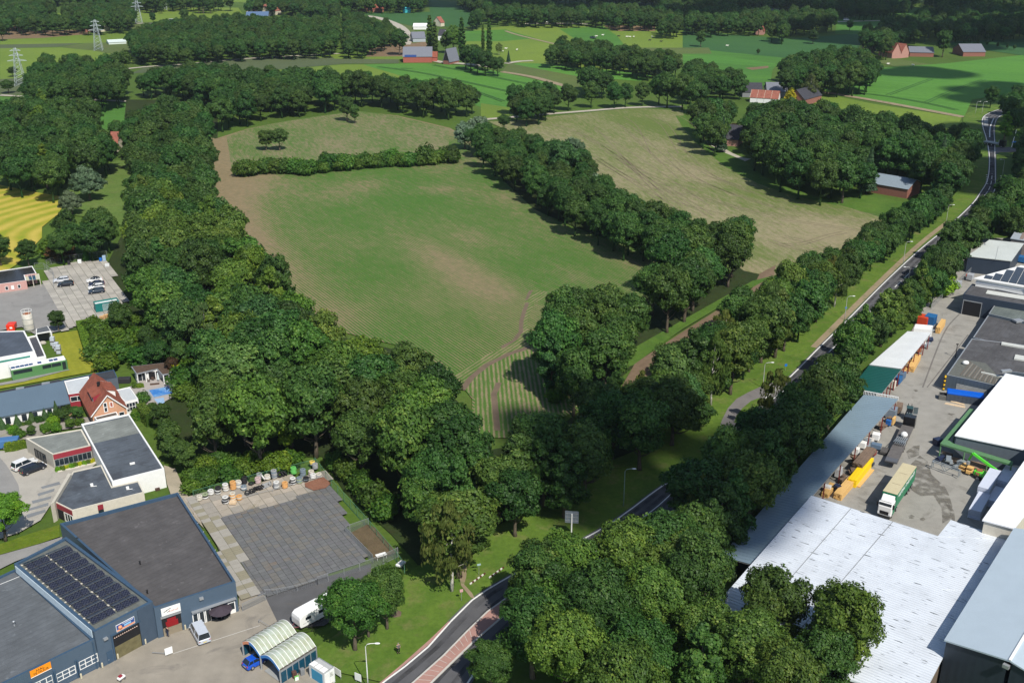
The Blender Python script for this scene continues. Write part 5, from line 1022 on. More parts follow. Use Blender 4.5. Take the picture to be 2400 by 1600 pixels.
SB=plain('sign_blue',(.03,.08,.28),.5); PEACH=plain('sign_orange',(.75,.30,.16),.5); SKYB=plain('sign_light_blue',(.25,.5,.75),.5)
r=FS.rect('m',[(1272,542),(1475,436),(1485,508),(1285,612)]); mb=MB(); FS.box(mb,*r,.02,.10); mb.build('sign_board',WHT,halS)
a,b,c,d=r; fl=lambda s:a+(b-a)*s
mb=MB(); FS.box(mb,a+.05,b-.05,c+(d-c)*.28,d-.05,.10,.105); mb.build('sign_field',SB,halS); mb=MB(); FS.box(mb,a+.05,b-.05,c+.05,c+(d-c)*.26,.10,.107); mb.build('sign_band',PEACH,halS)
FSr=Vector((-FS.n.y,FS.n.x)).dot(FS.d)>0
us=lambda s:a+(b-a)*(s if FSr else 1-s)
mb=MB(); FS.box(mb,min(us(.42),us(.8)),max(us(.42),us(.8)),c+(d-c)*.36,c+(d-c)*.62,.105,.112); mb.build('sign_emblem',SKYB,halS)
mb=MB(); q=FS.P(us(.2),c+(d-c)*.55,.11); mb.ball(q,(.32,.32,.26),10,6); mb.build('sign_heart',PEACH,halS,smooth=True)
mb=MB()
for q in range(9):FS.box(mb,min(us(.36+q*.065),us(.40+q*.065)),max(us(.36+q*.065),us(.40+q*.065)),c+(d-c)*.74,c+(d-c)*.86,.105,.113)
mb.build('lettering',WHT,halS)
r=FS.rect('m',[(1240,655),(1530,500),(1570,748),(1276,905)]); DK=plain('painted_dark_interior',(.012,.012,.014),.9)  # near-black for flat panels: the shade indoors is put into the colour
mb=MB(); FS.box(mb,r[0],r[1],.02,r[3],.0,.02); mb.build('door_opening',DK,halS); mb=MB(); FS.box(mb,r[0]+.1,r[1]-.1,.02,r[3]*.55,.02,.035); mb.build('painted_sunlit_floor',plain('sunlit_screed_tone',(.16,.14,.07),.6,var=.3),halS)  # paler upright panel paints sunlight on the floor inside
for u in(r[0]-.12,r[1]+.12):mb=MB(); FS.box(mb,u-.12,u+.12,0,r[3]+.15,0,.1); mb.build('door_jamb',BLUED,halS)
mb=MB(); FS.box(mb,r[0]-.24,r[1]+.24,r[3],r[3]+.25,0,.12); mb.build('lintel',BLUED,halS)
mb=MB()
for q in range(12):FS.box(mb,r[0]+.2+(r[1]-r[0]-.4)*q/12,r[0]+.2+(r[1]-r[0]-.4)*(q+.55)/12,r[3]-.55,r[3]-.42,.04,.06)
mb.build('warning_bar',plain('warning_pale',(.7,.5,.42),.6),halS,kind='stuff')
r=FS.rect('m',[(1172,838),(1236,802),(1252,920),(1192,955)]); mb=MB(); FS.box(mb,r[0],r[1],.05,r[3],.0,.06); dd=mb.build('door',BLUED,halS); mb=MB(); FS.box(mb,r[0]+.1,r[0]+.2,1.0,1.12,.06,.12); o=mb.build('door_handle',STEEL,halS)
for F_,t,p,e_ in((FS,'m',(1155,680),halS),):u,z=F_.uz(t,p); mb=MB(); F_.box(mb,u-.3,u+.3,z-.15,z+.15,0,.4); mb.build('wall_lamp',STEEL,e_)
for F_ in(FS,):
 mb=MB(); q=F_.uz('m',(1610,640))[0]; F_.box(mb,F_.L-2.6 if FSr else.1,F_.L-.05 if FSr else 2.6,.0,hS-.1,.0,.12); mb.build('corner_panel',plain('darker_cladding',(.055,.082,.12),.5),halS)
rC=Q('F',[(140,1226),(417,1153),(552,1362),(361,1424)],hC)
halC=block('commercial_hall','blue-grey hall with large black-brown felt roof, white sign and glazed shop front',rC,hC,BLUE,FELT,.55,.35,BLUED)
FC=Fac(rC[3],rC[2],centroid(rC))
for t,p in(('g',(965,750)),('l',(1020,820)),('g',(1015,950))):
 g=G(t,p,hC-.5); mb=MB(); mb.lathe((g.x,g.y,hC-.55),[(.15,0),(.1,.1),(.1,.55),(.18,.6),(.01,.72)],10); mb.build('roof_vent',BLACK,halC)
mb=MB()
for q in range(9):
 a=rC[1].lerp(rC[2],.08+q*.1); mb.box((a.x,a.y,hC+.04),(.12,.3,.06),0)
mb.build('parapet_clip',STEEL,halC,kind='stuff')
r=FC.rect('m',[(1770,355),(1982,293),(1994,375),(1782,437)]); mb=MB(); FC.box(mb,*r,.02,.10); mb.build('sign_board',WHT,halC)
a,b,c,d=r; FCr=Vector((-FC.n.y,FC.n.x)).dot(FC.d)>0; uc=lambda s:a+(b-a)*(s if FCr else 1-s)
mb=MB()
for s0,s1,z0,z1 in((.12,.3,.5,.6),(.25,.5,.62,.78),(.3,.42,.35,.48)):mb.bar(FC.P(uc(s0),c+(d-c)*z0,.106),FC.P(uc(s1),c+(d-c)*z1,.106),.06)
mb.build('sign_swoosh',INK,halC); mb=MB()
for q in range(7):mb.bar(FC.P(uc(.42+q*.07),c+(d-c)*.32,.106),FC.P(uc(.45+q*.07),c+(d-c)*(.56 if q%3==0 else.46),.106),.05)
mb.build('lettering',plain('rust_red_ink',(.45,.08,.05),.5),halC)
r=FC.rect('m',[(1782,465),(1994,398),(2010,575),(1800,642)]); mb=MB(); FC.box(mb,r[0],r[1],.02,r[3],0,.02); mb.build('door_opening',DK,halC); mb=MB(); FC.box(mb,r[0]+.05,r[1]-.05,.02,r[3]*.5,.02,.03); mb.build('painted_sunlit_floor',plain('sunlit_floor_tone',(.25,.21,.15),.6),halC)  # light tone of this upright panel stands in for sun on the floor
mb=MB(); FC.box(mb,r[0]-.1,r[1]+.1,r[3],r[3]+.3,0,.15); mb.build('shutter_box',STEEL,halC)
mb=MB(); u=(r[0]+r[1])/2; FC.box(mb,u-.9,u+.9,r[3]*.5,r[3]*.78,.03,.10); FC.box(mb,u-.65,u+.65,r[3]*.78,r[3]*.92,.03,.08); mb.build('red_car_tail',plain('deep_red',(.25,.01,.015),.3),halC,bevel=.05)
r=FC.rect('o',[(195,228),(368,172),(382,278),(205,335)]); a,b=r[0],r[1]; w3=(b-a)/3
for q in range(3):
 window(FC,(a+w3*q+.04,a+w3*(q+1)-.04,.9 if q==(0 if FCr else 2) else.1,r[3]),halC,1,1,WHT,GLASS,'shop_window',.14)
mb=MB(); FC.box(mb,*((a,a+w3,.02,.9) if FCr else(b-w3,b,.02,.9)),0,.05); mb.build('white_panel',WHT,halC)
r2=FC.rect('o',[(525,128),(590,104),(597,190),(530,215)]); window(FC,(r2[0],r2[1],.9,r2[3]),halC,1,1,WHT,GLASS,'shop_window',.14); mb=MB(); FC.box(mb,r2[0],r2[1],.02,.9,0,.05); mb.build('white_panel',WHT,halC)
u0,z0=FC.uz('o',(188,205)); u1,z1=FC.uz('o',(592,70)); mb=MB(); FC.box(mb,min(u0,u1),max(u0,u1),(z0+z1)/2-.12,(z0+z1)/2,0,.55); mb.build('awning_box',STEEL,halC)
u,z=FC.uz('o',(278,80)); mb=MB(); FC.box(mb,u-.3,u+.3,z-.18,z+.18,0,.35); mb.build('wall_lamp',STEEL,halC)
g=G('o',(470,302)); e=empty('parasol',(g.x,g.y,0),'dark purple-grey parasol before the glazed shop front','parasol')
mb=MB(); mb.tube([(0,0,0),(0,0,2.7)],.04,8); mb.build('pole',STEEL,e,local=True); mb=MB(); mb.box((0,0,.07),(.7,.7,.14)); mb.build('base',BLACK,e,local=True,bevel=.03)
PAR=plain('parasol_cloth',(.055,.042,.055),.9)
for q in range(8):
 a0,a1=q*math.pi/4,(q+1)*math.pi/4; mb=MB(); R_=1.75; top=(0,0,2.85); p_=(R_*math.cos(a0),R_*math.sin(a0),2.2); q_=(R_*math.cos(a1),R_*math.sin(a1),2.2); m_=(R_*.97*math.cos((a0+a1)/2),R_*.97*math.sin((a0+a1)/2),2.16)
 mb.face([top,p_,m_]); mb.face([top,m_,q_]); mb.bar(top,p_,.03); mb.build('canopy_panel',PAR,e,local=True)
def chair(name,label,g,rz,mat,group=None):
 e=empty(name,(g[0],g[1],_z[0]),label,'chair',group,rz); mb=MB(); mb.box((0,0,.45),(.48,.48,.05)); mb.build('seat',mat,e,local=True); mb=MB(); mb.box((-.22,0,.72),(.05,.48,.5)); mb.build('backrest',mat,e,local=True)
 for x in(-.2,.2):
  for y in(-.2,.2):mb=MB(); mb.tube([(x,y,0),(x,y,.45)],.02,5); mb.build('leg',mat,e,local=True)
 return e
for i,(dx,dy) in enumerate([(-1.1,-.2),(-.5,.9),(.9,.6)]):chair('terrace_chair',['dark chair left under the purple-grey parasol','dark chair behind the pole of the purple-grey parasol','dark chair right under the purple-grey parasol'][i],(g.x+dx,g.y+dy),i*2,BLACK,'chairs under the parasol')
e=empty('terrace_table',(g.x-.1,g.y+.15,0),'round dark table under the purple-grey parasol','table'); mb=MB(); mb.tube([(0,0,.70),(0,0,.74)],.55,16); mb.build('table_top',BLACK,e,local=True); mb=MB(); mb.tube([(.15,0,0),(.15,0,.70)],.04,6); mb.build('leg',BLACK,e,local=True)
car('silver panel van parked before the glazed shop front','silver_paint',(.52,.56,.62),'o',(276,452),axis('o',(318,520),(236,372))[1],5.0,1.95,1.95,'van',None,None,'parked_van',cat='van')
car('bright blue hatchback driving out under the left arched canopy','bright_blue_paint',(.01,.09,.55),'t',(320,1110),axis('t',(200,1130),(420,1010))[1]+math.pi*0,3.6,1.62,1.5,'hatch')
cx,rz,L_=axis('t',(1215,455),(1760,165)); cx=cx+Vector((-math.sin(rz),math.cos(rz)))*1.05
e=empty('caravan',(cx.x,cx.y,_z[0]),'white caravan parked half under the roadside tree','caravan',rz=rz)
def carsec(x,zt,zb,w_=1.13):return(x,[(-w_,zb),(w_,zb),(w_,zt-.22),(w_*.93,zt-.05),(w_*.8,zt),(-w_*.8,zt),(-w_*.93,zt-.05),(-w_,zt-.22)])
loft([carsec(-3.5,1.7,.75,1.08),carsec(-3.38,2.2,.45),carsec(-2.9,2.55,.38),carsec(0,2.62,.36),carsec(2.9,2.58,.38),carsec(3.3,2.3,.45),carsec(3.4,1.7,.7,1.08)],plain('caravan_white',(.80,.80,.79),.35,var=.03),'body',e,bevel=.05)
for x in(-2.0,0.4,2.3):mb=MB(); mb.box((x,-1.135,1.62),(.95,.03,.5)); mb.build('window',GLASS,e,local=True)
mb=MB(); mb.box((-.8,-1.135,1.35),(.6,.02,1.6)); mb.build('door',plain('caravan_door',(.7,.7,.69),.5),e,local=True); mb=MB(); mb.box((.6,0,2.64),(.7,.7,.08)); mb.build('roof_light',GLASS,e,local=True)
mb=MB(); mb.box((0,-1.137,.95),(6,.01,.05)); mb.build('trim_stripe',STEEL,e,local=True)
for s in(-1,1):wheel(e,-.2,s*1.1,.32)
mb=MB(); mb.bar((-3.4,-.6,.45),(-4.7,0,.5),.08); mb.bar((-3.4,.6,.45),(-4.7,0,.5),.08); mb.tube([(-4.5,0,.0),(-4.5,0,.6)],.04,6); mb.build('drawbar',plain('maroon_cover',(.22,.07,.09),.7),e,local=True)
hE=hgt('t',(400,945),(437,1232)); print('carwash eave',hE)
POLY=NB('polycarbonate_sheet'); POLY.color(POLY.ramp(POLY.noise(.7,None,5,.7),[(.3,(.30,.32,.20)),(.6,(.40,.45,.38)),(.8,(.45,.52,.50))])); POLY=POLY.fin(.35,0,.5)
wash=empty('car_wash',(*G('t',(750,700),hE),0),'two arched translucent canopies of the car wash, side by side','car wash')
TEAL=plain('teal_glass',(.01,.07,.12),.15,var=.4,scale=.8); FASC=plain('blue_fascia',(.05,.22,.55),.4)
for ci,(a,b,c,d) in enumerate([[(65,660),(395,910),(1060,495),(730,270)],[(397,912),(750,1170),(1415,745),(1062,499)]]):
 A,B,C,D=[G('t',q,hE) for q in(a,b,c,d)]; NP,NA=9,10
 def arcp(s,t,dz=0):q=A.lerp(B,s).lerp(D.lerp(C,s),t); return(q.x,q.y,hE+1.05*math.sin(math.pi*s)+dz)
 for i in range(NP):
  mb=MB(); t0,t1=i/NP+.006,(i+1)/NP-.006
  for j in range(NA):mb.face([arcp(j/NA,t0),arcp((j+1)/NA,t0),arcp((j+1)/NA,t1),arcp(j/NA,t1)])
  o=mb.build('roof_panel',POLY,wash); sm=o.modifiers.new('thick','SOLIDIFY'); sm.thickness=.03
 mb=MB()
 for i in range(NP+1):
  for j in range(NA):mb.bar(arcp(j/NA,i/NP,.03),arcp((j+1)/NA,i/NP,.03),.07)
 mb.build('roof_rib',WHT,wash)
 for P_,Q_ in((A,D),(B,C)):mb=MB(); mb.bar((P_.x,P_.y,hE),(Q_.x,Q_.y,hE),.14); mb.build('gutter',plain('gutter_brown',(.10,.085,.07),.6),wash)
 mb=MB()
 for j in range(NA):
  p_,q_=arcp(j/NA,0),arcp((j+1)/NA,0); mb.face([(p_[0],p_[1],p_[2]+.03),(q_[0],q_[1],q_[2]+.03),(q_[0],q_[1],q_[2]-.45),(p_[0],p_[1],p_[2]-.45)],1 if(ci==0 and j<4) else 0)
 o=mb.build('fascia',[FASC,PEACH],wash); o.modifiers.new('thick','SOLIDIFY').thickness=.06
 for P_ in((A,B,C,D) if ci==0 else(B,C)):mb=MB(); mb.box((P_.x,P_.y,hE/2),(.2,.2,hE)); mb.build('post',STEEL,wash)
 Fw=Fac(A,D,centroid([A,B,C,D])) if ci==0 else Fac(B,C,centroid([A,B,C,D]))
 n=6
 for i in range(n):mb=MB(); Fw.box(mb,Fw.L*i/n+.07,Fw.L*(i+1)/n-.07,.3,hE-.45,-.04,.04); mb.build('glass_panel',TEAL,wash)
 mb=MB()
 for i in range(n+1):Fw.box(mb,Fw.L*i/n-.06,Fw.L*i/n+.06,0,hE,-.06,.06)
 Fw.box(mb,0,Fw.L,hE-.45,hE-.12,-.07,.07); Fw.box(mb,0,Fw.L,0,.3,-.07,.07); mb.build('wall_frame',STEEL,wash)
 Fb=Fac(D,C,centroid([A,B,C,D])); mb=MB(); Fb.box(mb,.1,Fb.L-.1,0,hE,-.03,.03); mb.build('back_wall',TEAL,wash)
 fl_=[A.lerp(B,.12),A.lerp(B,.88),D.lerp(C,.88),D.lerp(C,.12)]; mb=MB(); flatfaces(mb,fl_,_z[0]+.03); mb.build('floor_grating',plain('grey_floor',(.30,.31,.31),.7),wash)
kz=2.6; K=[G('t',p,kz) for p in[(1282,1062),(1470,935),(1750,1108),(1600,1240)]]; K[3]=K[0]+(K[2]-K[1])
kk=block('kiosk_container','small white and grey container kiosk with blue side beside the car wash',K,kz,plain('container_white',(.62,.64,.64),.5),plain('grey_top',(.42,.43,.43),.6),.06,.12,STEEL,'container',keep=False)
Fk=Fac(K[0],K[3],centroid(K)); Fk2=Fac(K[3],K[2],centroid(K)); mb=MB(); Fk.box(mb,.5,Fk.L-.4,.5,2.2,0,.03); mb.build('blue_panel',plain('azure_panel',(.03,.25,.42),.4),kk)
for q in range(3):mb=MB(); a_=K[0].lerp(K[3],(q+.1)/3.1); b_=K[0].lerp(K[3],(q+.95)/3.1); nn=Fk.n*-.0; in_=(K[1]-K[0]).normalized()*.95; mb.prism([a_,b_,b_+in_,a_+in_],kz+.02,kz+.1); mb.build('awning_panel',WHT,kk)
for q in range(2):mb=MB(); Fk2.box(mb,Fk2.L*(.06+q*.47),Fk2.L*(.46+q*.47),.3,2.35,0,.05); mb.build('poster_panel',WHT,kk)
letters('BL',Fk2,Fk2.L*.56,Fk2.L*.84,1.45,2.1,plain('grey_lettering',(.22,.25,.2),.6),kk,.06)
def board(name,label,t,foot,wdt,h,rz,z0=.7,mat=None,post=None,cat='sign',face=None):
 g=G(t,foot); e=empty(name,(g.x,g.y,0),label,cat,rz=rz); mb=MB(); mb.box((0,0,z0+h/2),(wdt,.06,h)); mb.build('sign_board',mat or WHT,e,local=True)
 for x in((-wdt*.4,wdt*.4) if wdt>.9 else(0,)):mb=MB(); mb.tube([(x,.05,0),(x,.05,z0+h*.9)],.035,6); mb.build('post',post or STEEL,e,local=True)
 if face:mb=MB(); mb.box((0,-.04,z0+h/2),(wdt*.8,.02,h*.6)); mb.build('sign_face',face,e,local=True)
 return e
board('notice_board','white board leaning right of the kiosk container','t',(1815,1310),1.5,1.1,R(-40),.5)
board('notice_board','small white board on the grass left of the lamp post foot','t',(2195,1405),1.1,1.2,R(-30),.4)
board('sandwich_board','green and white pavement sign before the car wash','t',(1070,1395),.6,1.1,R(30),.05,plain('leaf_green',(.18,.5,.12),.5),face=WHT)
for i,(p,c,l_) in enumerate([((1025,1340),(.10,.05,.04),'brown vacuum column before the car wash'),((1170,1290),(.2,.21,.22),'grey vacuum column before the car wash')]):
 g=G('t',p); e=empty('vacuum_column',(g.x,g.y,0),l_,'vacuum column',rz=R(35)); mb=MB(); mb.box((0,0,.7),(.6,.5,1.4)); mb.build('cabinet',plain('col%d'%i,c,.5),e,local=True,bevel=.04); mb=MB(); mb.tube([(.3,.1,1.1),(.6,.2,1.3),(.75,.2,.6),(.6,.1,.15)],.035,6); mb.build('hose',BLACK,e,local=True,smooth=True)
g=G('m',(1870,895)); e=empty('sign_trailer',(g.x,g.y,_z[0]),'small white trailer board standing on the paved yard','trailer',rz=R(35)); mb=MB(); mb.box((0,0,.75),(1.1,.08,1.1)); mb.build('sign_board',WHT,e,local=True); mb=MB(); mb.box((0,.35,.3),(1.0,.6,.12)); mb.bar((-.5,.4,.3),(-1.9,1.7,.25),.06); mb.build('frame',STEEL,e,local=True)
for s in(-1,1):wheel(e,s*.3,.68,.2,.12)
g=G('m',(1740,650)); e=empty('scaffold_trolley',(g.x,g.y,_z[0]),'trolley with folded grey scaffold frames against the blue-grey wall','trolley',rz=axis('m',(1680,680),(1800,620))[1])
for q in range(4):mb=MB(); o_=q*.16-.3; [mb.bar((-1.1,o_,z),(1.1,o_,z),.05) for z in(.5,.9,1.3)]; mb.bar((-1.1,o_,.3),(-1.1,o_,1.4),.05); mb.bar((1.1,o_,.3),(1.1,o_,1.4),.05); mb.build('scaffold_frame',STEEL,e,local=True)
mb=MB(); mb.box((0,0,.25),(2.0,.9,.1)); mb.build('deck',BLACK,e,local=True)
mb=MB(); mb.box((-.3,-.3,.6),(1.2,.35,.6)); mb.build('tarpaulin',BLACK,e,local=True,bevel=.1)
person('person in dark jacket standing beside the scaffold trolley','m',(1855,685),1.0,plain('black_jacket',(.02,.022,.03),.8),plain('navy_trousers',(.03,.04,.08),.8),plain('dark_hair',(.03,.02,.015),.8))
person('person in black and grey standing on the roadside grass','h',(395,1378),-1.2,plain('grey_vest',(.10,.10,.11),.8),plain('black_trousers',(.015,.015,.018),.8),plain('grey_hair',(.25,.22,.2),.8))
g=G('m',(1345,1165)); e=empty('ride_on_toy',(g.x,g.y,_z[0]),'little white and red ride-on cut by the bottom edge','toy',rz=R(60)); mb=MB(); mb.box((0,0,.4),(1.1,.6,.35)); mb.build('body',WHT,e,local=True,bevel=.1); mb=MB(); mb.box((-.1,0,.68),(.5,.45,.22)); mb.build('seat',MAROON,e,local=True,bevel=.05)
for x in(-.35,.35):
 for s in(-1,1):wheel(e,x,s*.33,.17,.1)
g=G('o',(598,215)); e=empty('bicycle',(g.x,g.y,_z[0]),'pink-red bicycle leaning at the corner of the shop front','bicycle',rz=R(40))
for x in(-.52,.52):
 mb=MB(); k=[(x+.33*math.cos(a*math.pi/8),0,.34+.33*math.sin(a*math.pi/8)) for a in range(17)]; mb.tube(k,.02,5,cap=False); mb.build('wheel',BLACK,e,local=True)
mb=MB(); mb.bar((-.52,0,.34),(-.1,0,.35),.03); mb.bar((-.1,0,.35),(-.25,0,.85),.03); mb.bar((-.52,0,.34),(-.25,0,.85),.03); mb.bar((-.1,0,.35),(.38,0,.85),.03); mb.bar((-.25,0,.8),(.38,0,.82),.03); mb.bar((.36,0,.95),(.52,0,.34),.03); mb.build('frame',plain('pink_red',(.4,.06,.09),.4),e,local=True)
mb=MB(); mb.bar((.36,-.28,1.0),(.36,.28,1.0),.03); mb.build('handlebar',STEEL,e,local=True); mb=MB(); mb.box((-.26,0,.92),(.25,.14,.06)); mb.build('saddle',BLACK,e,local=True)
for i,(x,y) in enumerate([(905,1150),(1137,1030),(1308,930),(1612,765),(2050,610)]):
 g=G('m',(x,y)); mb=MB(); mb.lathe((0,0,0),[(.13,0),(.13,.7),(.09,.8),(.01,.82)],10); o=mb.build('bollard',plain('cream_bollard',(.55,.5,.36),.7),smooth=False); o.location=(g.x,g.y,_z[0]); tag(o,['pale bollard nearest the bottom edge along the hall fronts','pale bollard between the two window doors','pale bollard left of the wide roller door opening','pale bollard right of the wide roller door opening','pale bollard right of the door with the red car'][i],'bollard','bollards along the hall fronts')
h3=hgt('F',(386,1096.6),(391.7,1141)); print('white hall',h3)
rW=Q('F',[(190,993),(302,969),(384.6,1097),(262,1128)],h3)
eW=block('white_hall','tall white-walled hall with grey and slate felt roof',rW,h3,WHT,FELT4,.3,.28,WHT)
fr=[rW[0].lerp(rW[3],t) for t in(.02,.36)]; fq=[rW[1].lerp(rW[2],t) for t in(.36,.02)]; mb=MB(); flatfaces(mb,ring_poly([fr[0],fr[1],fq[0],fq[1]],.3),h3-.27); mb.build('green_grey_felt',FELT3,eW)
for q in range(9):
 t=.40+q*.062; a,b=rW[0].lerp(rW[3],t),rW[1].lerp(rW[2],t); a,b=a.lerp(b,.06),a.lerp(b,.92); mb=MB(); mb.bar((a.x,a.y,h3-.26),(b.x,b.y,h3-.26),.12,.05); mb.build('roof_seam',FELT4,eW)
g=G('k',(1620,1280),h3); mb=MB(); mb.box((g.x,g.y,h3-.05),(.9,.35,.3),.5); mb.build('roof_unit',WHT,eW); FWf=Fac(rW[3],rW[2],centroid(rW)); mb=MB(); FWf.box(mb,*FWf.rect('g',[(1066,225),(1097,222),(1100,250),(1068,254)]),0,.5); mb.build('wall_cabinet',plain('dark_brown',(.07,.04,.03),.7),eW)
h2=hgt('F',(117.9,1179),(123.2,1222.7))-.6
rB=Q('l',[(712,306),(945,422),(1890,183),(1815,32),(1470,110),(1330,-175),(960,-90)],h2)
eB=block('beige_building','low beige building with dark wedge-shaped roof and slanting concrete wall',rB,h2,CREAM,FELT4,.18,.22,CREAM)
wl=Q('l',[(660,340),(712,310),(935,-60),(895,-70)],h2+.6); mb=MB(); mb.prism([wl[0],wl[1],wl[2],wl[3]],-.05,h2+.55); mb.build('slanting_wall',plain('grey_concrete',(.48,.45,.38),.85),eB)
F1_=Fac(rB[0],rB[1],centroid(rB)); mb=MB(); F1_.box(mb,.1,F1_.L-.05,h2-1.1,h2-.12,0,.05); mb.build('fascia',MAROON,eB); mb=MB(); F1_.box(mb,.5,F1_.L*.45,.0,h2-1.2,0,.03); mb.build('entrance',DK,eB); window(F1_,(F1_.L*.52,F1_.L-.15,.2,h2-1.2),eB,3,1,WHT,GLASS)
F2_=Fac(rB[1],rB[2],centroid(rB)); r=F2_.rect('l',[(1280,355),(1355,338),(1360,430),(1290,445)]); mb=MB(); F2_.box(mb,r[0],r[1],r[2]+.4,r[3],0,.05); mb.build('maroon_panel',MAROON,eB); mb=MB(); F2_.box(mb,r[0],r[1],.1,r[2]+.4,0,.03); mb.build('door',GLASS,eB)
for p in((1205,100),(1675,140)):g=G('l',p,h2-.1); mb=MB(); mb.box((g.x,g.y,h2+.1),(.5,.3,.5),.6); mb.box((g.x+.5,g.y-.2,h2-.05),(.9,.1,.08),.3); mb.build('roof_fan',WHT,eB)
h4=hgt('F',(122.4,1064.8),(125.3,1102)); print('office',h4)
rO=Q('k',[(310,975),(1000,862),(1110,1062),(640,1172)],h4)
eO=block('low_office','low office with grey-green flat roof, red fascia and long window row',rO,h4,plain('office_concrete',(.42,.39,.33),.85),FELT3,.15,.3,CREAM)
FO=Fac(rO[3],rO[2],centroid(rO)); mb=MB(); FO.box(mb,.1,FO.L,h4-1.15,h4-.15,0,.06); mb.build('fascia',MAROON,eO); window(FO,(.15,FO.L-.1,.7,h4-1.2),eO,8,1,STEEL,GLASS)
FO2=Fac(rO[0],rO[3],centroid(rO)); window(FO2,(FO2.L*.3,FO2.L*.72,.4,h4-1.1),eO,4,1,BLACK,GLASS)
pl=[FO.A+FO.n*.5,FO.A+FO.d*FO.L*1.02+FO.n*.5,FO.A+FO.d*FO.L*1.02+FO.n*1.9,FO.A+FO.d*.2+FO.n*1.9]; mb=MB(); mb.prism(pl,0,.55); o=tag(mb.build('planter_wall',CREAM),'low cream planter wall before the office window row','planter')
for q in range(9):p=pl[0].lerp(pl[1],(q+.5)/9)+FO.n*.7; tree('shrub',p,.42,.5,('lime','yellow','gold')[q%3],'%s low yellow-green plant in the planter before the office'%['first','second','third','fourth','fifth','sixth','seventh','eighth','last'][q],True)
BRICK=NB('orange_brick'); v_=BRICK.n('TexBrick'); v_.inputs['Scale'].default_value=4; v_.inputs['Color1'].default_value=(.50,.24,.13,1); v_.inputs['Color2'].default_value=(.58,.31,.19,1); v_.inputs['Mortar'].default_value=(.5,.42,.34,1); v_.inputs['Mortar Size'].default_value=.012
m_=BRICK.n('Mapping'); m_.inputs['Rotation'].default_value=(R(90),0,R(20)); BRICK.l(BRICK.pos(),m_.inputs[0]); BRICK.l(m_.outputs[0],v_.inputs[0]); BRICK.color(v_.outputs[0]); BRICK=BRICK.fin(.85)
def tiles_mat(name,c):
 b=NB(name); f=b.noise(1.1,None,5,.7); k=lambda q:tuple(x*q for x in c); b.color(b.ramp(f,[(.3,k(.7)),(.55,c),(.75,k(1.35))])); return b.fin(.75,0,.3)
RT=tiles_mat('red_roof_tiles',(.25,.075,.045)); DT=tiles_mat('dark_roof_tiles',(.045,.045,.055)); RT2=tiles_mat('faded_red_tiles',(.27,.095,.065))
def gable(name,label,L,Rr,back,he,hr,wall,roofm,cat='house',over=.35,gab=None,rows=0,trim=None,group=None):
 """gabled house: L, Rr = front eave corners on the plan, back = plan vector towards the back"""
 L,Rr=Vector(L),Vector(Rr); back=Vector(back); c=(L+Rr)/2+back/2; e=empty(name,(c.x,c.y,0),label,cat,group); m0=(L+Rr)/2
 mb=MB(); q=[L,Rr,Rr+back,L+back]; mb.prism(q,-.1,he,cap=False); mb.build('wall',wall,e)
 for s,nm in((0,'front_gable'),(1,'back_gable')):
  a,b,m_=L+back*s,Rr+back*s,m0+back*s; mb=MB(); mb.face([(a.x,a.y,he),(b.x,b.y,he),(m_.x,m_.y,hr)]); o=mb.build(nm,gab or wall,e)
 bd=back.normalized()*over; sd=(L-Rr).normalized(); sl_=(hr-he)/((L-Rr).length/2)
 for s,E_ in((1,L),(-1,Rr)):
  a=E_+sd*s*over-bd; b=a+back+bd*2; t0=m0-bd; t1=t0+back+bd*2; ze=he-sl_*over+.12; zr_=hr+.12; mb=MB()
  if rows:
   n=rows
   for i in range(n):
    f0,f1=i/n,(i+1)/n; p_=[a.lerp(t0,f0),b.lerp(t1,f0),b.lerp(t1,f1),a.lerp(t0,f1)]; z0,z1=ze+(zr_-ze)*f0+.05,ze+(zr_-ze)*f1
    mb.face([(p_[0].x,p_[0].y,z0),(p_[1].x,p_[1].y,z0),(p_[2].x,p_[2].y,z1),(p_[3].x,p_[3].y,z1)]); mb.face([(p_[0].x,p_[0].y,z0-.05),(p_[1].x,p_[1].y,z0-.05),(p_[1].x,p_[1].y,z0),(p_[0].x,p_[0].y,z0)])
  else:mb.face([(a.x,a.y,ze),(b.x,b.y,ze),(t1.x,t1.y,zr_),(t0.x,t0.y,zr_)])
  o=mb.build('roof',roofm,e); o.modifiers.new('thick','SOLIDIFY').thickness=.12
 if trim:
  mb=MB();
  for s,E_ in((1,L),(-1,Rr)):a=E_+sd*s*over-bd*1.02; t0=m0-bd*1.02; mb.bar((a.x,a.y,he-sl_*over+.1),(t0.x,t0.y,hr+.1),.1,.22)
  mb.build('barge_board',trim,e)
 CLEAR.append(ring_poly(ccw(q),-1.0)); return e
he=3.1; Lh,Rh=G('k',(1130,690),he),G('k',(1545,600),he); mid_=(Lh+Rh)/2; hr=z_at(mid_,px('k',(1310,450))[1]); rb=G('k',(1155,188),hr); back=rb-mid_; nb=Vector((-(Rh-Lh).y,(Rh-Lh).x)).normalized(); back=nb*back.dot(nb); print('house',hr,back.length)
eH=gable('brick_house','orange brick house with steep red tiled roof and dormers',Lh,Rh,back,he,hr,BRICK,RT,rows=16,trim=WHT)
FH=Fac(Lh,Rh,mid_+back*.5); window(FH,FH.rect('k',[(1262,545),(1310,530),(1322,650),(1275,660)]),eH,1,2,WHT,GLASS,'balcony_door',.14); window(FH,FH.rect('k',[(1338,535),(1382,525),(1390,590),(1345,600)]),eH,1,1,WHT,plain('red_blind',(.4,.12,.08),.7),'window',.14)
for r_ in((.45,1.6,.9,2.4),(FH.L-1.6,FH.L-.5,.9,2.4)):window(FH,r_,eH,1,1,WHT,GLASS)
sdv=(Rh-Lh).normalized(); bdv=back.normalized()
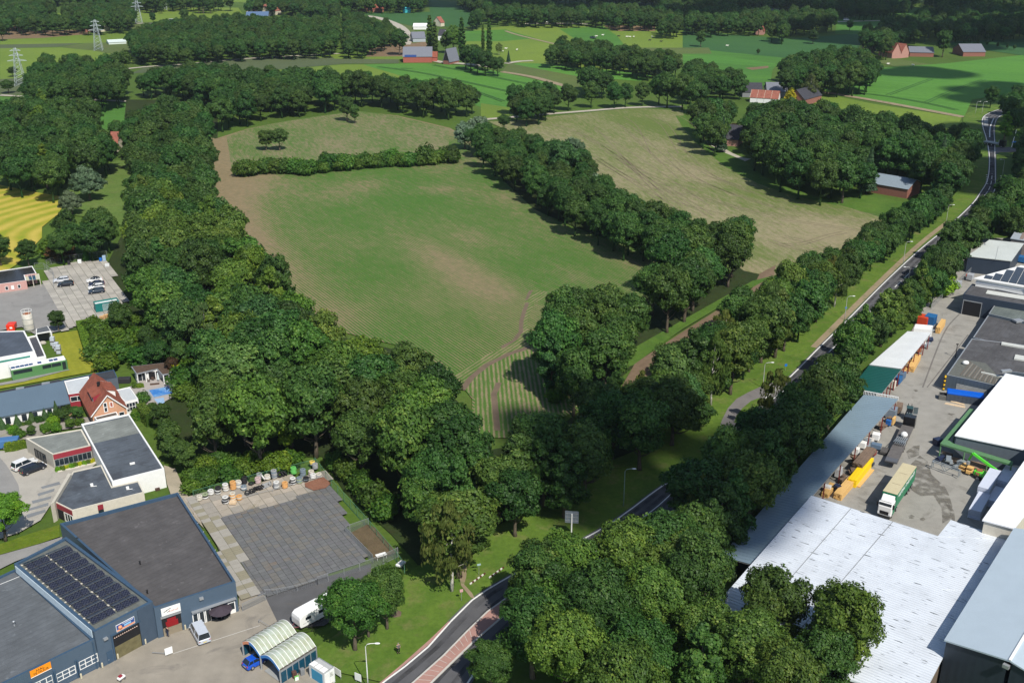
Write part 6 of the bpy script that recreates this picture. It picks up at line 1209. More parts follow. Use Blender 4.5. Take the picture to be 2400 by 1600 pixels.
def dormer(s,f0,f1,zlow,ztop,out,mat_face):
 m0=mid_+back*f0; m1=mid_+back*f1; hw=(Rh-Lh).length/2; sl_=(hr-he)/hw; d0=(hr-zlow)/sl_; a=m0+sdv*s*d0*out; b=m1+sdv*s*d0*out; t0,t1=m0+sdv*s*.5,m1+sdv*s*.5; zt=hr-.4; mb=MB()
 mb.face([(a.x,a.y,ztop),(b.x,b.y,ztop),(t1.x,t1.y,zt),(t0.x,t0.y,zt)]); o=mb.build('dormer_roof',RT,eH); o.modifiers.new('thick','SOLIDIFY').thickness=.15
 a2,b2=a-sdv*s*.3,b-sdv*s*.3; zs=hr-sl_*((a2-m0).dot(sdv*s)); mb=MB(); mb.face([(a2.x,a2.y,zs),(b2.x,b2.y,zs),(b2.x,b2.y,ztop),(a2.x,a2.y,ztop)])
 for p,q in((a2,t0),(b2,t1)):mb.face([(p.x,p.y,zs),(p.x,p.y,ztop+.1),(q.x,q.y,zt),(q.x,q.y,hr-.6)])
 o=mb.build('dormer_wall',mat_face,eH); o.modifiers.new('thick','SOLIDIFY').thickness=.05
 Fd=Fac(a2,b2,mid_+back*.5); window(Fd,(.4,Fd.L-.4,zs+.25,ztop-.25),eH,3,1,WHT,GLASS,'dormer_window')
dormer(-1,.22,.62,4.0,5.6,1.02,MAROON); dormer(1,.30,.72,4.0,5.6,1.02,WHT)
g=mid_+back*.45; mb=MB(); mb.box((g.x-.5,g.y,hr+.35),(.5,.5,.9)); mb.build('chimney',BLACK,eH)
def annex(name,label,t,pts,h,wall,roofm,**kw):return block(name,label,Q(t,pts,h),h,wall,roofm,.12,.2,kw.pop('trim',WHT),'extension',**kw)
ROOFW=plain('pale_grey_roofing',(.50,.53,.55),.6,var=.12,scale=.6)
a1=annex('house_extension','white flat-roofed link between the long blue roof and the brick house','k',[(785,275),(1085,215),(1110,330),(1035,412),(840,440)],3.2,MAROON,ROOFW)
q=Q('k',[(785,275),(1085,215),(1110,330),(1035,412),(840,440)],3.2); Fx=Fac(q[4],q[3],centroid(q)); window(Fx,(.2,Fx.L-.2,1.4,2.6),a1,2,1,WHT,GLASS)
a2=annex('house_extension','white flat-roofed conservatory at the right gable of the brick house','k',[(1400,388),(1590,345),(1692,492),(1530,532)],3.0,WHT,ROOFW); q=Q('k',[(1400,388),(1590,345),(1692,492),(1530,532)],3.0); Fx=Fac(q[3],q[2],centroid(q)); window(Fx,(.15,Fx.L-.15,.6,2.6),a2,4,2,WHT,GLASS)
annex('house_extension','dark flat-roofed carport behind the brick house','k',[(720,272),(1395,135),(1440,235),(1300,262),(1100,215),(785,280)],3.0,plain('slate_wall',(.10,.12,.15),.6),roof_felt('black_felt',(.04,.045,.055),0),trim=BLUED)
annex('porch','small brown-roofed porch between the brick gable and the white hall','k',[(1152,716),(1425,648),(1452,690),(1182,752)],2.9,WHT,plain('mossy_roof',(.10,.08,.065),.9,var=.3))
hn=3.0; a,b=G('k',(-250,765),hn),G('k',(862,545),hn); c,d=G('k',(780,272),4.8),G('k',(-250,470),4.8); SLATE=ribbed('blue_slate_sheet',(.10,.145,.19),math.atan2((b-a).y,(b-a).x),.5,.15,.1,.5,0)
e=empty('showroom',(*((a+c)/2),0),'long white showroom with blue-grey pitched roof beside the brick house','building'); mb=MB(); q=[a,b,c,d]; mb.face([(a.x,a.y,hn),(b.x,b.y,hn),(c.x,c.y,4.8),(d.x,d.y,4.8)]); o=mb.build('roof',SLATE,e); o.modifiers.new('thick','SOLIDIFY').thickness=.2
n_=Vector(((b-a).y,-(b-a).x)).normalized(); n_=n_ if n_.y<0 else-n_; q=[a-n_*.5,b-n_*.5,c,d]; mb=MB(); mb.prism(q,0,4.6,zt=[hn-.2,hn-.2,4.5,4.5],cap=False); mb.build('wall',WHT,e); CLEAR.append(q); Fx=Fac(q[0],q[1],centroid(q))
for p0_,p1_ in((-90,10),(68,145),(275,352),(415,488),(600,672),(735,800)):
 u0=Fx.uz('k',(p0_,800))[0]; u1=Fx.uz('k',(p1_,800))[0]; window(Fx,(min(u0,u1),max(u0,u1),.7,2.5),e,1,1,WHT,GLASS)
mb=MB(); Fx.box(mb,0,Fx.L,0,.6,0,.06); mb.build('brick_plinth',BRICK,e)
q=Q('k',[(-250,450),(715,255),(780,275),(-250,490)],4.4); mb=MB(); mb.prism(q,0,4.4,cap=True); mb.build('rear_flat_roof',roof_felt('black_felt2',(.04,.042,.05),0),e)
for p in((245,362),(560,300)):g=G('k',p,4.6); mb=MB(); mb.box((g.x,g.y,4.55),(1.6,.8,.25),R(20)); mb.build('skylight',STEEL,e)
for i,(x,y) in enumerate([(40,880),(225,845),(398,790),(560,765),(705,740)]):tree('conifer',G('k',(x,y)),.34,.22 if i<4 else.3,'fresh','%s clipped cone along the white showroom, counted from the left'%['first','second','third','fourth','fifth'][i],True)
for i,(x,y,s,tt) in enumerate([(395,962,1.0,'mid'),(870,870,1.0,'fresh'),(955,760,1.25,'mid'),(780,800,1.35,'mid'),(830,700,1.1,'dark')]):tree('oak',G('k',(x,y)),.21*s,.17*s,tt,['round-headed small tree with a dark shadow before the showroom','flat-topped light green small tree behind the low office','round clipped tree in front of the house entrance','large round clipped tree beside the showroom end','dark round tree against the showroom end'][i],True)
for i,(x,y,s,tt) in enumerate([(178,935,.95,'lime'),(575,910,1.1,'fresh'),(660,830,1.15,'lime'),(695,900,1.0,'yellow'),(980,830,.9,'fresh'),(480,790,.8,'dark'),(350,825,.6,'dark'),(285,835,.5,'mid'),(110,870,.6,'mid'),(630,750,.8,'mid'),(1750,560,1.3,'grey'),(1870,650,1.0,'mid'),(2230,330,1.6,'lime'),(2200,250,1.7,'gold'),(1720,370,.7,'yellow'),(1660,370,.7,'mid'),(240,980,1.1,'fresh')]):
 tree('shrub',G('k',(x,y)),.8*s,.9*s,tt,['lime round shrub at the left of the gravel garden','clipped green ball behind the low office','lime clipped ball in the gravel garden','layered yellow-green bush in the gravel garden','low bush behind the office corner','dark low bush below the fourth window','small dark bush below the third window','tiny bush below the third window','small bush below the first window','bush at the showroom end window','white-flowering bush right of the brick house','green bush by the lower pool','lime bush right of the sun loungers','golden bush behind the lime one by the garden house','yellow bush by the terrace corner','green bush left of the terrace','fresh bush above the clipped hedge'][i],True)
def hedge(label,t,pts,wd,h,tint='fresh',seed=3):
 L=smooth_line(Q(t,pts),1.0); c=centroid(L); rs=np.random.RandomState(seed); P,N=[],[]
 e=empty('clipped_hedge',(c.x,c.y,0),label,'hedge'); mb=MB(); A,B=offset_line(L,-wd/2*.9),offset_line(L,wd/2*.9); mb.prism(A+B[::-1],0,h*.94); core=mb.build('hedge_core',LEAF['bush'],e); core.color=(*TINT[tint][0],1)
 for i in range(len(L)-1):
  for _ in range(260):
   f=rs.uniform(); u=rs.uniform(-1,1); top=rs.uniform()<.5; p=L[i].lerp(L[i+1],f); t_=(L[i+1]-L[i]).normalized(); nn=Vector((t_.y,-t_.x)); o_=u*wd/2 if top else math.copysign(wd/2,u); P.append((p.x+nn.x*o_-c.x,p.y+nn.y*o_-c.y,h if top else rs.uniform(0,h))); N.append((0,0,1) if top else(nn.x*u,nn.y*u,.2))
 V,T=cards(rs,np.array(P),np.array(N,float),.13,rs.uniform(.2,.9,len(P)),.5); me=bpy.data.meshes.new('foliage'); nq=len(P); me.from_pydata([tuple(v) for v in V],[],[(i*4,i*4+1,i*4+2,i*4+3) for i in range(nq)]); at=me.attributes.new('tint','FLOAT','FACE'); at.data.foreach_set('value',T.astype(np.float32)); me.materials.append(LEAF['bush'])
 o=bpy.data.objects.new('foliage',me); COL.objects.link(o); o.parent=e; o.color=(*TINT[tint][0],1)
hedge('bright green clipped hedge beside the blue trailer','k',[(70,1150),(190,1135),(320,1100)],1.6,1.9,'yellow'); hedge('clipped hedge right of the white hall corner','k',[(1620,745),(1720,740),(1700,690)],2.2,1.8,'fresh',4)
hedge('tall green hedge down the side of the dry lawn','d',[(560,690),(590,790),(620,880)],2.0,2.2,'fresh',5); hedge('dark conifer hedge beside the pool path','k',[(1740,700),(1800,780),(1850,830)],1.8,3.0,'mid',6)
e=empty('covered_trailer',(*G('k',(100,1085)),0),'blue covered trailer behind the clipped hedge, cut by the left edge','trailer',rz=R(15)); mb=MB(); mb.box((0,0,1.1),(4.4,2.0,1.7)); mb.build('cover',plain('faded_blue_cover',(.06,.16,.34),.6),e,local=True,bevel=.15); mb=MB(); mb.box((0,0,.3),(4.4,1.9,.2)); mb.build('chassis',BLACK,e,local=True)
for x in(-.6,.5):
 for s in(-1,1):wheel(e,x,s*1.0)
car('white van parked left of the black estate car','white_car_paint',(.75,.75,.74),'k',(310,1350),axis('k',(200,1390),(430,1290))[1],4.8,1.85,1.75,'estate',cat='van')
car('black estate car parked beside the white van','black_car_paint',(.015,.018,.028),'k',(415,1400),axis('k',(300,1440),(530,1350))[1],4.8,1.85,1.5,'estate')
BRN=plain('brown_felt',(.10,.065,.045),.8,var=.3); hg=2.8; rG=Q('k',[(1605,95),(2090,40),(2110,150),(2075,182),(1985,197),(1922,127),(1668,187)],hg)
eG=empty('garden_house',(*centroid(rG),0),'garden house with brown roof over a dining terrace','building'); mb=MB(); mb.prism(rG,hg-.25,hg-.02); mb.build('fascia',STEEL,eG); mb=MB(); flatfaces(mb,ring_poly(ccw(rG),.2),hg+.02); mb.build('roof',BRN,eG); CLEAR.append(ring_poly(ccw(rG),-2))
bw=Q('k',[(1640,120),(2080,65),(2095,110),(1660,160)],hg); mb=MB(); mb.prism(bw,0,hg-.26); mb.build('wall',WHT,eG)
Fg=Fac(bw[3],bw[2],centroid(bw)); window(Fg,(.3,2.2,.1,2.3),eG,2,1,WHT,GLASS); window(Fg,(Fg.L*.35,Fg.L*.62,.1,2.3),eG,3,1,BLACK,DK); window(Fg,(Fg.L*.75,Fg.L*.97,.1,2.3),eG,3,1,WHT,GLASS)
for p in((1680,190),(1780,168),(1900,140),(2000,195),(2070,182)):g=G('k',p,hg); mb=MB(); mb.box((g.x,g.y,hg/2-.12),(.2,.2,hg-.26)); mb.build('post',WHT,eG)
pool=Q('k',[(1830,415),(2060,370),(2120,450),(1890,500)]); mb=MB(); mb.prism(ring_poly(ccw(pool),-.6),0,_z[0]+.08); mb.build('pool_surround',plain('pool_stone',(.33,.34,.36),.6))['kind']='structure'; W_=NB('pool_water'); W_.color(W_.ramp(W_.noise(.8,None,3),[(.4,(.05,.20,.55)),(.6,(.16,.34,.62))])); W_=W_.fin(.08,0,.6)
sheet('pool_water',pool,W_,_z[0]+.085); sheet('pool_water',Q('k',[(1890,520),(2010,500),(2020,560),(1960,600)]),plain('pale_water',(.30,.45,.65),.15),_z[0]+.05)
g=G('k',(1945,300)); e=empty('closed_parasol',(g.x,g.y,0),'pale closed parasol on the dining terrace','parasol'); mb=MB(); mb.tube([(0,0,0),(0,0,2.6)],.03,6); mb.build('pole',STEEL,e,local=True); mb=MB(); mb.lathe((0,0,.9),[(.28,0),(.22,.6),(.1,1.6),(.01,1.75)],8); mb.build('cloth',plain('pale_cloth',(.6,.68,.7),.8),e,local=True)
WICK=plain('brown_wicker',(.09,.055,.04),.8)
for i,(x,y) in enumerate([(1830,310),(1880,290),(1920,275),(1850,275)]):chair('garden_chair',['leftmost','second','rightmost','rear'][i]+' brown wicker chair on the dining terrace',G('k',(x,y)),i*1.6,WICK,'terrace wicker chairs')
g=G('k',(1900,335)); e=empty('garden_sofa',(g.x,g.y,0),'brown wicker sofa at the front of the dining terrace','sofa',rz=R(15)); mb=MB(); mb.box((0,0,.25),(2.0,.8,.45)); mb.build('seat',WICK,e,local=True); mb=MB(); mb.box((0,-.35,.6),(2.0,.12,.5)); mb.build('backrest',WICK,e,local=True)
for i,(x,y) in enumerate([(2120,350),(2140,375),(2165,400)]):
 g=G('k',(x,y)); e=empty('sun_lounger',(g.x,g.y,0),'%s white sun lounger by the pool'%['rear','middle','front'][i],'lounger','white loungers by the pool',R(15)); mb=MB(); mb.box((0,0,.3),(1.4,.6,.08)); mb.build('seat',WHT,e,local=True); mb=MB(); mb.bar((.65,0,.3),(1.15,0,.7),.6,.08); mb.build('backrest',WHT,e,local=True)
 for q in(-.6,.6):mb=MB(); mb.box((q,0,.13),(.06,.5,.26)); mb.build('leg',WHT,e,local=True)
g=G('k',(1530,295)); mb=MB(); mb.prism([(g.x-1.4,g.y-.8),(g.x+1.4,g.y-.5),(g.x+1.2,g.y+1.0),(g.x-1.5,g.y+.7)],0,1.2); tag(mb.build('covered_hot_tub',plain('black_cover',(.03,.03,.035),.7),bevel=.1),'dark square covered hot tub behind the conservatory','hot tub')
c_,rz,L_=axis('k',(205,280),(800,162)); c_=c_+Vector((-math.sin(rz),math.cos(rz)))*1.25; GRN=plain('bus_green',(.09,.22,.085),.35,var=.05); e=empty('camper_bus',(c_.x,c_.y,0),'green old coach with white roof and blue solar panels on top','bus',rz=rz); hb=6.0
def bsec(x,zt,w_=1.24,zb=.35):return(x,[(-w_,zb),(w_,zb),(w_,zt-.15),(w_*.96,zt),(-w_*.96,zt),(-w_,zt-.15)])
loft([bsec(-hb,2.7,1.15,.5),bsec(-hb+.15,2.85),bsec(hb-.3,2.85),bsec(hb,2.6,1.12,.45)],GRN,'body',e,bevel=.04); loft([bsec(-hb+.05,3.12,1.2,2.86),bsec(hb-.25,3.12,1.2,2.86)],WHT,'roof',e,bevel=.06)
for a,b in((-5.6,-1.6),(.6,2.5),(2.6,4.6)):mb=MB(); mb.box(((a+b)/2,-1.25,2.15),(b-a,.04,.85)); mb.build('window',GLASS,e,local=True)
mb=MB(); mb.box((5.25,-1.25,1.6),(.8,.04,1.9)); mb.build('door',GLASS,e,local=True); mb=MB(); mb.box((6.0,0,2.0),(.06,2.1,1.1)); mb.build('windscreen',GLASS,e,local=True)
for x in(-5.4,-4.45,-3.5,-2.55,-1.6,.2,2.7,3.7):mb=MB(); mb.box((x,-.45,3.17),(.85,1.15,.06)); mb.build('solar_panel',plain('blue_cells',(.03,.06,.18),.2),e,local=True)
for x in(-2.3,3.4):
 for s in(-1,1):wheel(e,x,s*1.22,.48,.3)
hw=5.2; rH=Q('j',[(-400,1150),(330,1128),(476,1410),(-400,1570)],hw); eH2=block('works_hall','white works hall with slate-grey roof at the left edge behind the bus',rH,hw,WHT,roof_felt('slate_roof',(.07,.085,.11),0),.15,.35,WHT); Fx=Fac(rH[3],rH[2],centroid(rH))
mb=MB(); Fx.box(mb,Fx.L-9,Fx.L-1.2,hw-1.25,hw-.8,0,.03); mb.build('window_band',plain('sea_green_glass',(.05,.25,.2),.3),eH2); mb=MB(); Fx.box(mb,Fx.L-6.2,Fx.L-2.2,.05,3.3,0,.06); mb.build('garage_door',plain('pale_door',(.7,.71,.72),.5),eH2)
q=Q('j',[(370,1215),(500,1190),(625,1475),(490,1500)],3.4); block('works_annex','narrow white annex with wet dark roof between works hall and bin yard',q,3.4,WHT,plain('wet_brown_roof',(.07,.06,.055),.25,var=.4),.3,.3,WHT)
hq=3.4; q=Q('j',[(495,1102),(648,1065),(692,1132),(490,1168)],hq); e=empty('bin_shelter',(*centroid(q),0),'white-framed shelter with blue-grey roof beside the silo','shelter'); mb=MB(); mb.prism(q,hq-.3,hq-.02); mb.build('fascia',WHT,e); mb=MB(); flatfaces(mb,ring_poly(ccw(q),.15),hq+.01); mb.build('roof',FELT2,e)
for p in q:mb=MB(); mb.box((p.x,p.y,hq/2-.15),(.3,.3,hq-.3)); mb.build('post',WHT,e)
mb=MB(); mb.prism([q[0],q[1],q[1].lerp(q[2],.15),q[0].lerp(q[3],.15)],0,hq-.32); mb.build('back_wall',plain('brown_grey_wall',(.12,.11,.105),.8),e); g=centroid(q)+Vector((0,-1.2)); mb=MB(); mb.ball((g.x,g.y,.35),(.9,.7,.5),8,5); mb.build('rubble_heap',plain('rubble',(.45,.42,.36),.9,var=.3,scale=4),e,kind='stuff')
g=G('j',(425,1150)); hs=z_at(g,px('j',(375,905))[1]); e=empty('silo',(g.x-.3,g.y,0),'rusty white silo with a round guard rail behind the works hall','silo'); RUSTW=plain('rusty_white',(.60,.57,.50),.7,var=.3,scale=.8); mb=MB(); mb.lathe((0,0,0),[(1.0,0),(1.32,1.2),(1.32,hs),(1.2,hs+.12)],20); mb.build('tank',RUSTW,e,local=True,smooth=True)
for z in(.9,hs*.45,hs*.75):mb=MB(); mb.lathe((0,0,z),[(1.34,0),(1.34,.12)],20); mb.build('hoop',STEEL,e,local=True)
mb=MB(); mb.lathe((0,0,hs),[(1.25,0),(.4,.35),(.01,.4)],16); mb.build('top',plain('rust',(.30,.12,.06),.9),e,local=True); mb=MB(); mb.tube([(1.3*math.cos(a*math.pi/10),1.3*math.sin(a*math.pi/10),hs+1.0) for a in range(21)],.05,5,cap=False); mb.build('guard_rail',WHT,e,local=True)
for a in range(8):mb=MB(); mb.tube([(1.3*math.cos(a*math.pi/4),1.3*math.sin(a*math.pi/4),hs),(1.3*math.cos(a*math.pi/4),1.3*math.sin(a*math.pi/4),hs+1)],.03,5); mb.build('rail_post',WHT,e,local=True)
mb=MB(); [mb.bar((1.36,s,.3),(1.36,s,hs+.9),.05) for s in(-.2,.2)]; [mb.bar((1.36,-.2,z*.4),(1.36,.2,z*.4),.04) for z in range(1,int(hs/.4)+2)]; mb.build('ladder',STEEL,e,local=True)
IB=plain('tank_plastic',(.55,.60,.66),.4)
for k in range(4):
 for lv in range(2):
  if k==1 and lv:continue
  g=G('j',(725+k*27,1330+k*38)); e=empty('liquid_tank',(g.x,g.y,lv*1.12),'%s, %s white caged tank beside the dry lawn'%(['farthest','second','third','nearest'][k],['bottom','upper'][lv]),'tank','caged tanks beside the lawn',R(10)); mb=MB(); mb.box((0,0,.6),(.95,1.05,.9)); mb.build('container',IB,e,local=True,bevel=.06); mb=MB()
  for z in(.2,.6,1.05):ring_=[(-.52,-.57),(.52,-.57),(.52,.57),(-.52,.57)]; [mb.bar((*ring_[i],z),(*ring_[(i+1)%4],z),.03) for i in range(4)]
  for c2 in ring_:mb.bar((*c2,.1),(*c2,1.08),.03)
  mb.build('cage',STEEL,e,local=True); mb=MB(); mb.box((0,0,.06),(1.05,1.15,.1)); mb.build('pallet',WICK,e,local=True)
g=G('j',(190,1120)); e=empty('red_bin',(g.x-.4,g.y,0),'bright red closed skip with a white plate behind the works hall','skip',rz=R(-78)); loft([(-1.5,[(-.9,.2),(.9,.2),(1.0,1.7),(-1.0,1.7)]),(1.5,[(-.95,.2),(.95,.2),(1.05,1.9),(-1.05,1.9)])],plain('signal_red',(.75,.04,.015),.4),'body',e,bevel=.12); mb=MB(); mb.box((1.53,.15,1.1),(.03,.6,.5)); mb.build('white_plate',WHT,e,local=True); mb=MB(); mb.box((1.53,-.5,.7),(.04,.3,.2)); mb.build('lamp',PEACH,e,local=True)
hp=3.0; q=Q('j',[(-300,360),(440,250),(497,350),(335,375),(358,446),(-300,540)],hp); PINK_=plain('pink_brick',(.52,.30,.27),.85,var=.12,scale=3); eP=block('pink_building','pink brick building with black wet flat roof at the left edge',q,hp,PINK_,plain('wet_black_roof',(.035,.032,.032),.25,var=.5,scale=.7),.15,.25,WHT); Fx=Fac(q[5],q[4],centroid(q))
for a,b,m_ in((65,110,GLASS),(150,190,WHT),(240,282,GLASS)):u0,u1=sorted((Fx.uz('j',(a,530))[0],Fx.uz('j',(b,530))[0])); window(Fx,(u0,u1,1.0,2.1),eP,1,1,WHT if m_ is GLASS else WHT,m_)
q=Q('j',[(322,385),(528,358),(542,430),(352,452)],2.6); e=empty('conservatory',(*centroid(q),0),'cream-framed lean-to with glass roof at the pink brick building','conservatory')
for i in range(4):mb=MB(); a,b=q[0].lerp(q[1],i/4+.02),q[0].lerp(q[1],(i+1)/4-.02); c,d=q[3].lerp(q[2],(i+1)/4-.02),q[3].lerp(q[2],i/4+.02); mb.prism([a,b,c,d],2.55,2.6); mb.build('roof_pane',TEAL if i in(1,2) else plain('cream_pane',(.5,.5,.36),.4),e)
mb=MB(); ring(mb,ccw(q),ring_poly(ccw(q),.15),2.45,2.66); [mb.bar((*q[0].lerp(q[1],i/4),2.62),(*q[3].lerp(q[2],i/4),2.62),.12) for i in range(5)]; mb.build('frame',CREAM,e)
for p in(q[2],q[3],q[3].lerp(q[2],.5)):mb=MB(); mb.box((p.x,p.y,1.25),(.15,.15,2.5)); mb.build('post',CREAM,e)
SL=[asphalt('slab_%d'%i,c,.12,None,1.0) for i,c in enumerate([(.33,.31,.275),(.29,.275,.245),(.36,.34,.30)])]
def slabs(name,org,ax,ay,sx,sy,poly,mats,z,gap=.05,th=.05,base=None,limit=290,seed=1,pname='slab',jit=.006):
 org=Vector(org); ax=Vector(ax).normalized(); ay=Vector(ay).normalized(); e=sheet(name,ring_poly(ccw(poly),-.2),base,z-.008); rs=random.Random(seed); me={}
 for k,m in enumerate(mats):
  mb=MB(); mb.v=[]; a=ax*(sx-gap)/2; b=ay*(sy-gap)/2; pts=[-a-b,a-b,a+b,-a+b]; mb.prism(pts,0,th); o=mb.build('t',m); me[k]=o.data; bpy.data.objects.remove(o)
 cells=[]; grown=ring_poly(ccw(poly),-.5*sx); CLEAR.append(ccw(poly))
 for i in range(-60,61):
  for j in range(-60,61):
   p=org+ax*sx*(i+.5)+ay*sy*(j+.5)
   if inside(p,grown):cells.append(p)
 cells.sort(key=lambda p:p.y); extra=MB()
 for n_,p in enumerate(cells):
  k=rs.randrange(len(mats))
  if n_<limit:o=bpy.data.objects.new(pname,me[k]); COL.objects.link(o); o.parent=e; o.location=(p.x,p.y,z+rs.uniform(-jit,jit)-th+.02)
  else:extra.m=k; a=ax*(sx-gap)/2; b=ay*(sy-gap)/2; extra.prism([p-a-b,p+a-b,p+a+b,p-a+b],z-th+.02,z+.02+rs.uniform(-jit,jit))
 if extra.f:extra.build(pname,mats,e,kind='stuff')
 print(name,len(cells)); return e
JT=asphalt('joint_dark',(.07,.075,.045),.3)
P1=Q('j',[(690,300),(1190,212),(1400,205),(1490,330),(1530,480),(1660,740),(1700,860),(1560,960),(1260,1085),(1040,1060),(930,1112),(800,800),(655,585)])
o0=G('j',(930,1110)); o1=G('j',(650,580)); o2=G('j',(1290,730)); o3=G('j',(970,290)); dy_=((o1-o0)+(o3-o2)).normalized(); dx_=Vector((dy_.y,-dy_.x))
slabs('slab_paving',o0,dx_,dy_,2.0,2.0,P1,SL,_z[0]+.03,.09,.05,JT); _z[0]+=.06
gp='cars parked on the slab-paved yard'
WC,BC=('white_car_paint',(.75,.75,.74)),('black_car_paint',(.015,.018,.028))
for p,(cn,cc),lab,st,rf in(((840,490),('silver_white_paint',(.6,.62,.66)),'silver-white estate car, left behind the black one on the slabs','estate',None),((900,545),BC,'black hatchback in front of the silver-white estate on the slabs','hatch',None),((1295,490),WC,'white car with black roof, rearmost of the four on the slabs','saloon',BC),((1320,540),('navy_car_paint',(.02,.03,.07)),'navy car between two white ones on the slabs','saloon',None),((1320,585),WC,'white car, third from the back of the four on the slabs','hatch',None),((1320,640),('blue_black_paint',(.02,.035,.06)),'blue-black car, nearest of the four on the slabs','hatch',None)):
 car(lab,cn,cc,'j',p,axis('j',(990,560),(800,580))[1] if p[0]<1000 else axis('j',(1400,635),(1240,655))[1],4.4,1.8,1.5,st,rf,gp)
c_,rz,L_=axis('j',(1260,915),(1620,850)); e=empty('open_container',(c_.x,c_.y+1.2,_z[0]),'dark green open container filled with white sheets on the slab yard','container',rz=rz); TG=plain('teal_green',(.01,.16,.15),.5)
for y in(-1.2,1.2):mb=MB(); mb.box((0,y,1.2),(6.0,.08,2.3)); mb.build('side_wall',TG,e,local=True)
for x in(-3.0,3.0):mb=MB(); mb.box((x,0,1.2),(.08,2.32,2.3)); mb.build('end_wall',TG,e,local=True)
mb=MB(); mb.box((0,0,1.0),(5.8,2.3,1.9)); mb.build('white_load',plain('white_sheets',(.68,.72,.72),.7,var=.25,scale=1.5),e,local=True); mb=MB(); [mb.box((-1.2+q*.28,-1.27,1.05),(.1,.06,1.9)) for q in range(15)]; mb.build('corrugation',plain('grey_white_rib',(.5,.52,.55),.6),e,local=True,kind='stuff')
WOOD=plain('fresh_timber',(.62,.40,.19),.8,var=.2,scale=3); WOOD2=plain('pale_timber',(.66,.50,.33),.8,var=.2,scale=3); WOODB=plain('brown_timber',(.20,.14,.10),.85,var=.3,scale=2)
def pallet_mesh(m):
 mb=MB(); [mb.box((0,y,.11),(1.2,.1,.03)) for y in(-.35,-.175,0,.175,.35)]; [mb.box((x,0,.055),(.12,.8,.09)) for x in(-.52,0,.52)]; o=mb.build('pallet',m); me=o.data; bpy.data.objects.remove(o); return me
PM=[pallet_mesh(WOOD),pallet_mesh(WOOD2)]
def pallets(t,p,n,lab,rz=0,k=0,group='wooden pallet stacks on the slab yard'):
 g=G(t,p); od=['bottom','second','third','fourth','fifth','sixth','seventh','eighth']
 for i in range(n):o=bpy.data.objects.new('wooden_pallet',PM[k]); COL.objects.link(o); o.location=(g.x,g.y,_z[0]+i*.145); o.rotation_euler=(0,0,rz+rnd.uniform(-.06,.06)); tag(o,'%s pallet of the %s'%('top' if i==n-1 else od[i],lab),'pallet',group)
for i,(p,n,k) in enumerate([((1395,1000),6,0),((1450,985),7,0),((1505,970),6,0),((1560,950),7,0),((1600,930),5,1),((1660,915),6,1),((1710,900),6,1),((1590,880),5,0),((1340,1030),3,0)]):pallets('j',p,n,['orange stack second in the front row','third front stack','fourth front stack','fifth front stack','pale sixth front stack','pale stack next to last','rightmost pale stack','stack right behind the green container','low leftmost stack'][i],rz,k)
fence('mesh_fence','mesh fence along the back of the slab-paved yard',Q('j',[(640,260),(700,230),(960,190),(1200,165),(1460,130)]),2.0,3,group=None); fence('mesh_fence','mesh fence beside the pink brick building',Q('j',[(480,300),(610,300),(735,400),(740,570)]),2.0,3)
for p,c_n,c,s,lab in(((1090,235),'white_tank',(.7,.72,.72),(1.1,1.0,1.1),'white cube tank at the back fence'),((945,255),'dark_bin',(.02,.02,.022),(.8,.8,1.2),'small black bin at the back fence'),((1375,205),'blue_barrel',(.01,.12,.45),(.8,.8,1.0),'bright blue barrel in the back corner'),((1425,200),'pale_blue_bin',(.30,.42,.55),(1.0,1.0,1.6),'pale blue bin in the back corner'),((1465,280),'white_bag',(.6,.62,.62),(1.3,1.0,.9),'crumpled white bag at the right corner of the slabs')):
 g=G('j',p); mb=MB(); mb.box((0,0,s[2]/2),s); o=mb.build(lab.split()[-5] if False else 'storage_bin',plain(c_n,c,.6),bevel=.12); o.location=(g.x,g.y,_z[0]); o.rotation_euler=(0,0,.3); tag(o,lab,'bin')
oA,oB=G('w',(200,770)),G('w',(2050,590)); ax_=(G('w',(560,1030))-G('w',(1750,690))).normalized()*-1; ay_=(G('w',(370,720))-G('w',(540,1010))).normalized()
P2=Q('w',[(60,770),(200,700),(700,560),(1300,440),(2150,330),(2230,420),(2050,600),(1400,780),(900,930),(560,1010),(400,1060),(180,960),(110,960)])
slabs('slab_paving',G('w',(560,1010)),ax_,Vector((-ax_.y,ax_.x)),2.0,2.0,P2,[asphalt('brown_slab_%d'%i,c,.15,(.20,.17,.10),1.2) for i,c in enumerate([(.30,.265,.22),(.34,.30,.25),(.26,.24,.21)])],_z[0]+.03,.07,.05,JT,seed=3); _z[0]+=.06
PY=Q('n',[(410,650),(700,580),(1060,490),(1440,345),(1500,380),(1560,560),(1600,740),(1790,985),(1360,1165),(870,1325),(790,1290),(640,1040)])
ya=(G('n',(870,1325))-G('n',(410,650))).normalized(); yb=Vector((-ya.y,ya.x))
slabs('block_paving',G('n',(870,1325)),yb,-ya,1.15,.95,PY,[asphalt('grey_block_%d'%i,c,.2,p_,.8) for i,(c,p_) in enumerate([((.125,.128,.13),None),((.115,.118,.12),None),((.135,.13,.12),(.16,.12,.09)),((.12,.12,.125),None)])],_z[0]+.03,.06,.05,asphalt('block_joint',(.03,.03,.028)),limit=0,seed=4,pname='paving_block'); _z[0]+=.06
PS=Q('n',[(220,480),(290,640),(400,640),(640,1040),(800,1310),(770,1333),(620,1333),(440,880),(180,470)]); slabs('side_paving',G('n',(640,1040)),yb,ya,1.6,1.25,PS,[SL[1],plain('olive_slab',(.25,.23,.165),.9)],_z[0]+.03,.05,.05,JT,seed=5); _z[0]+=.06
BL2=asphalt('block_joint2',(.10,.10,.10));
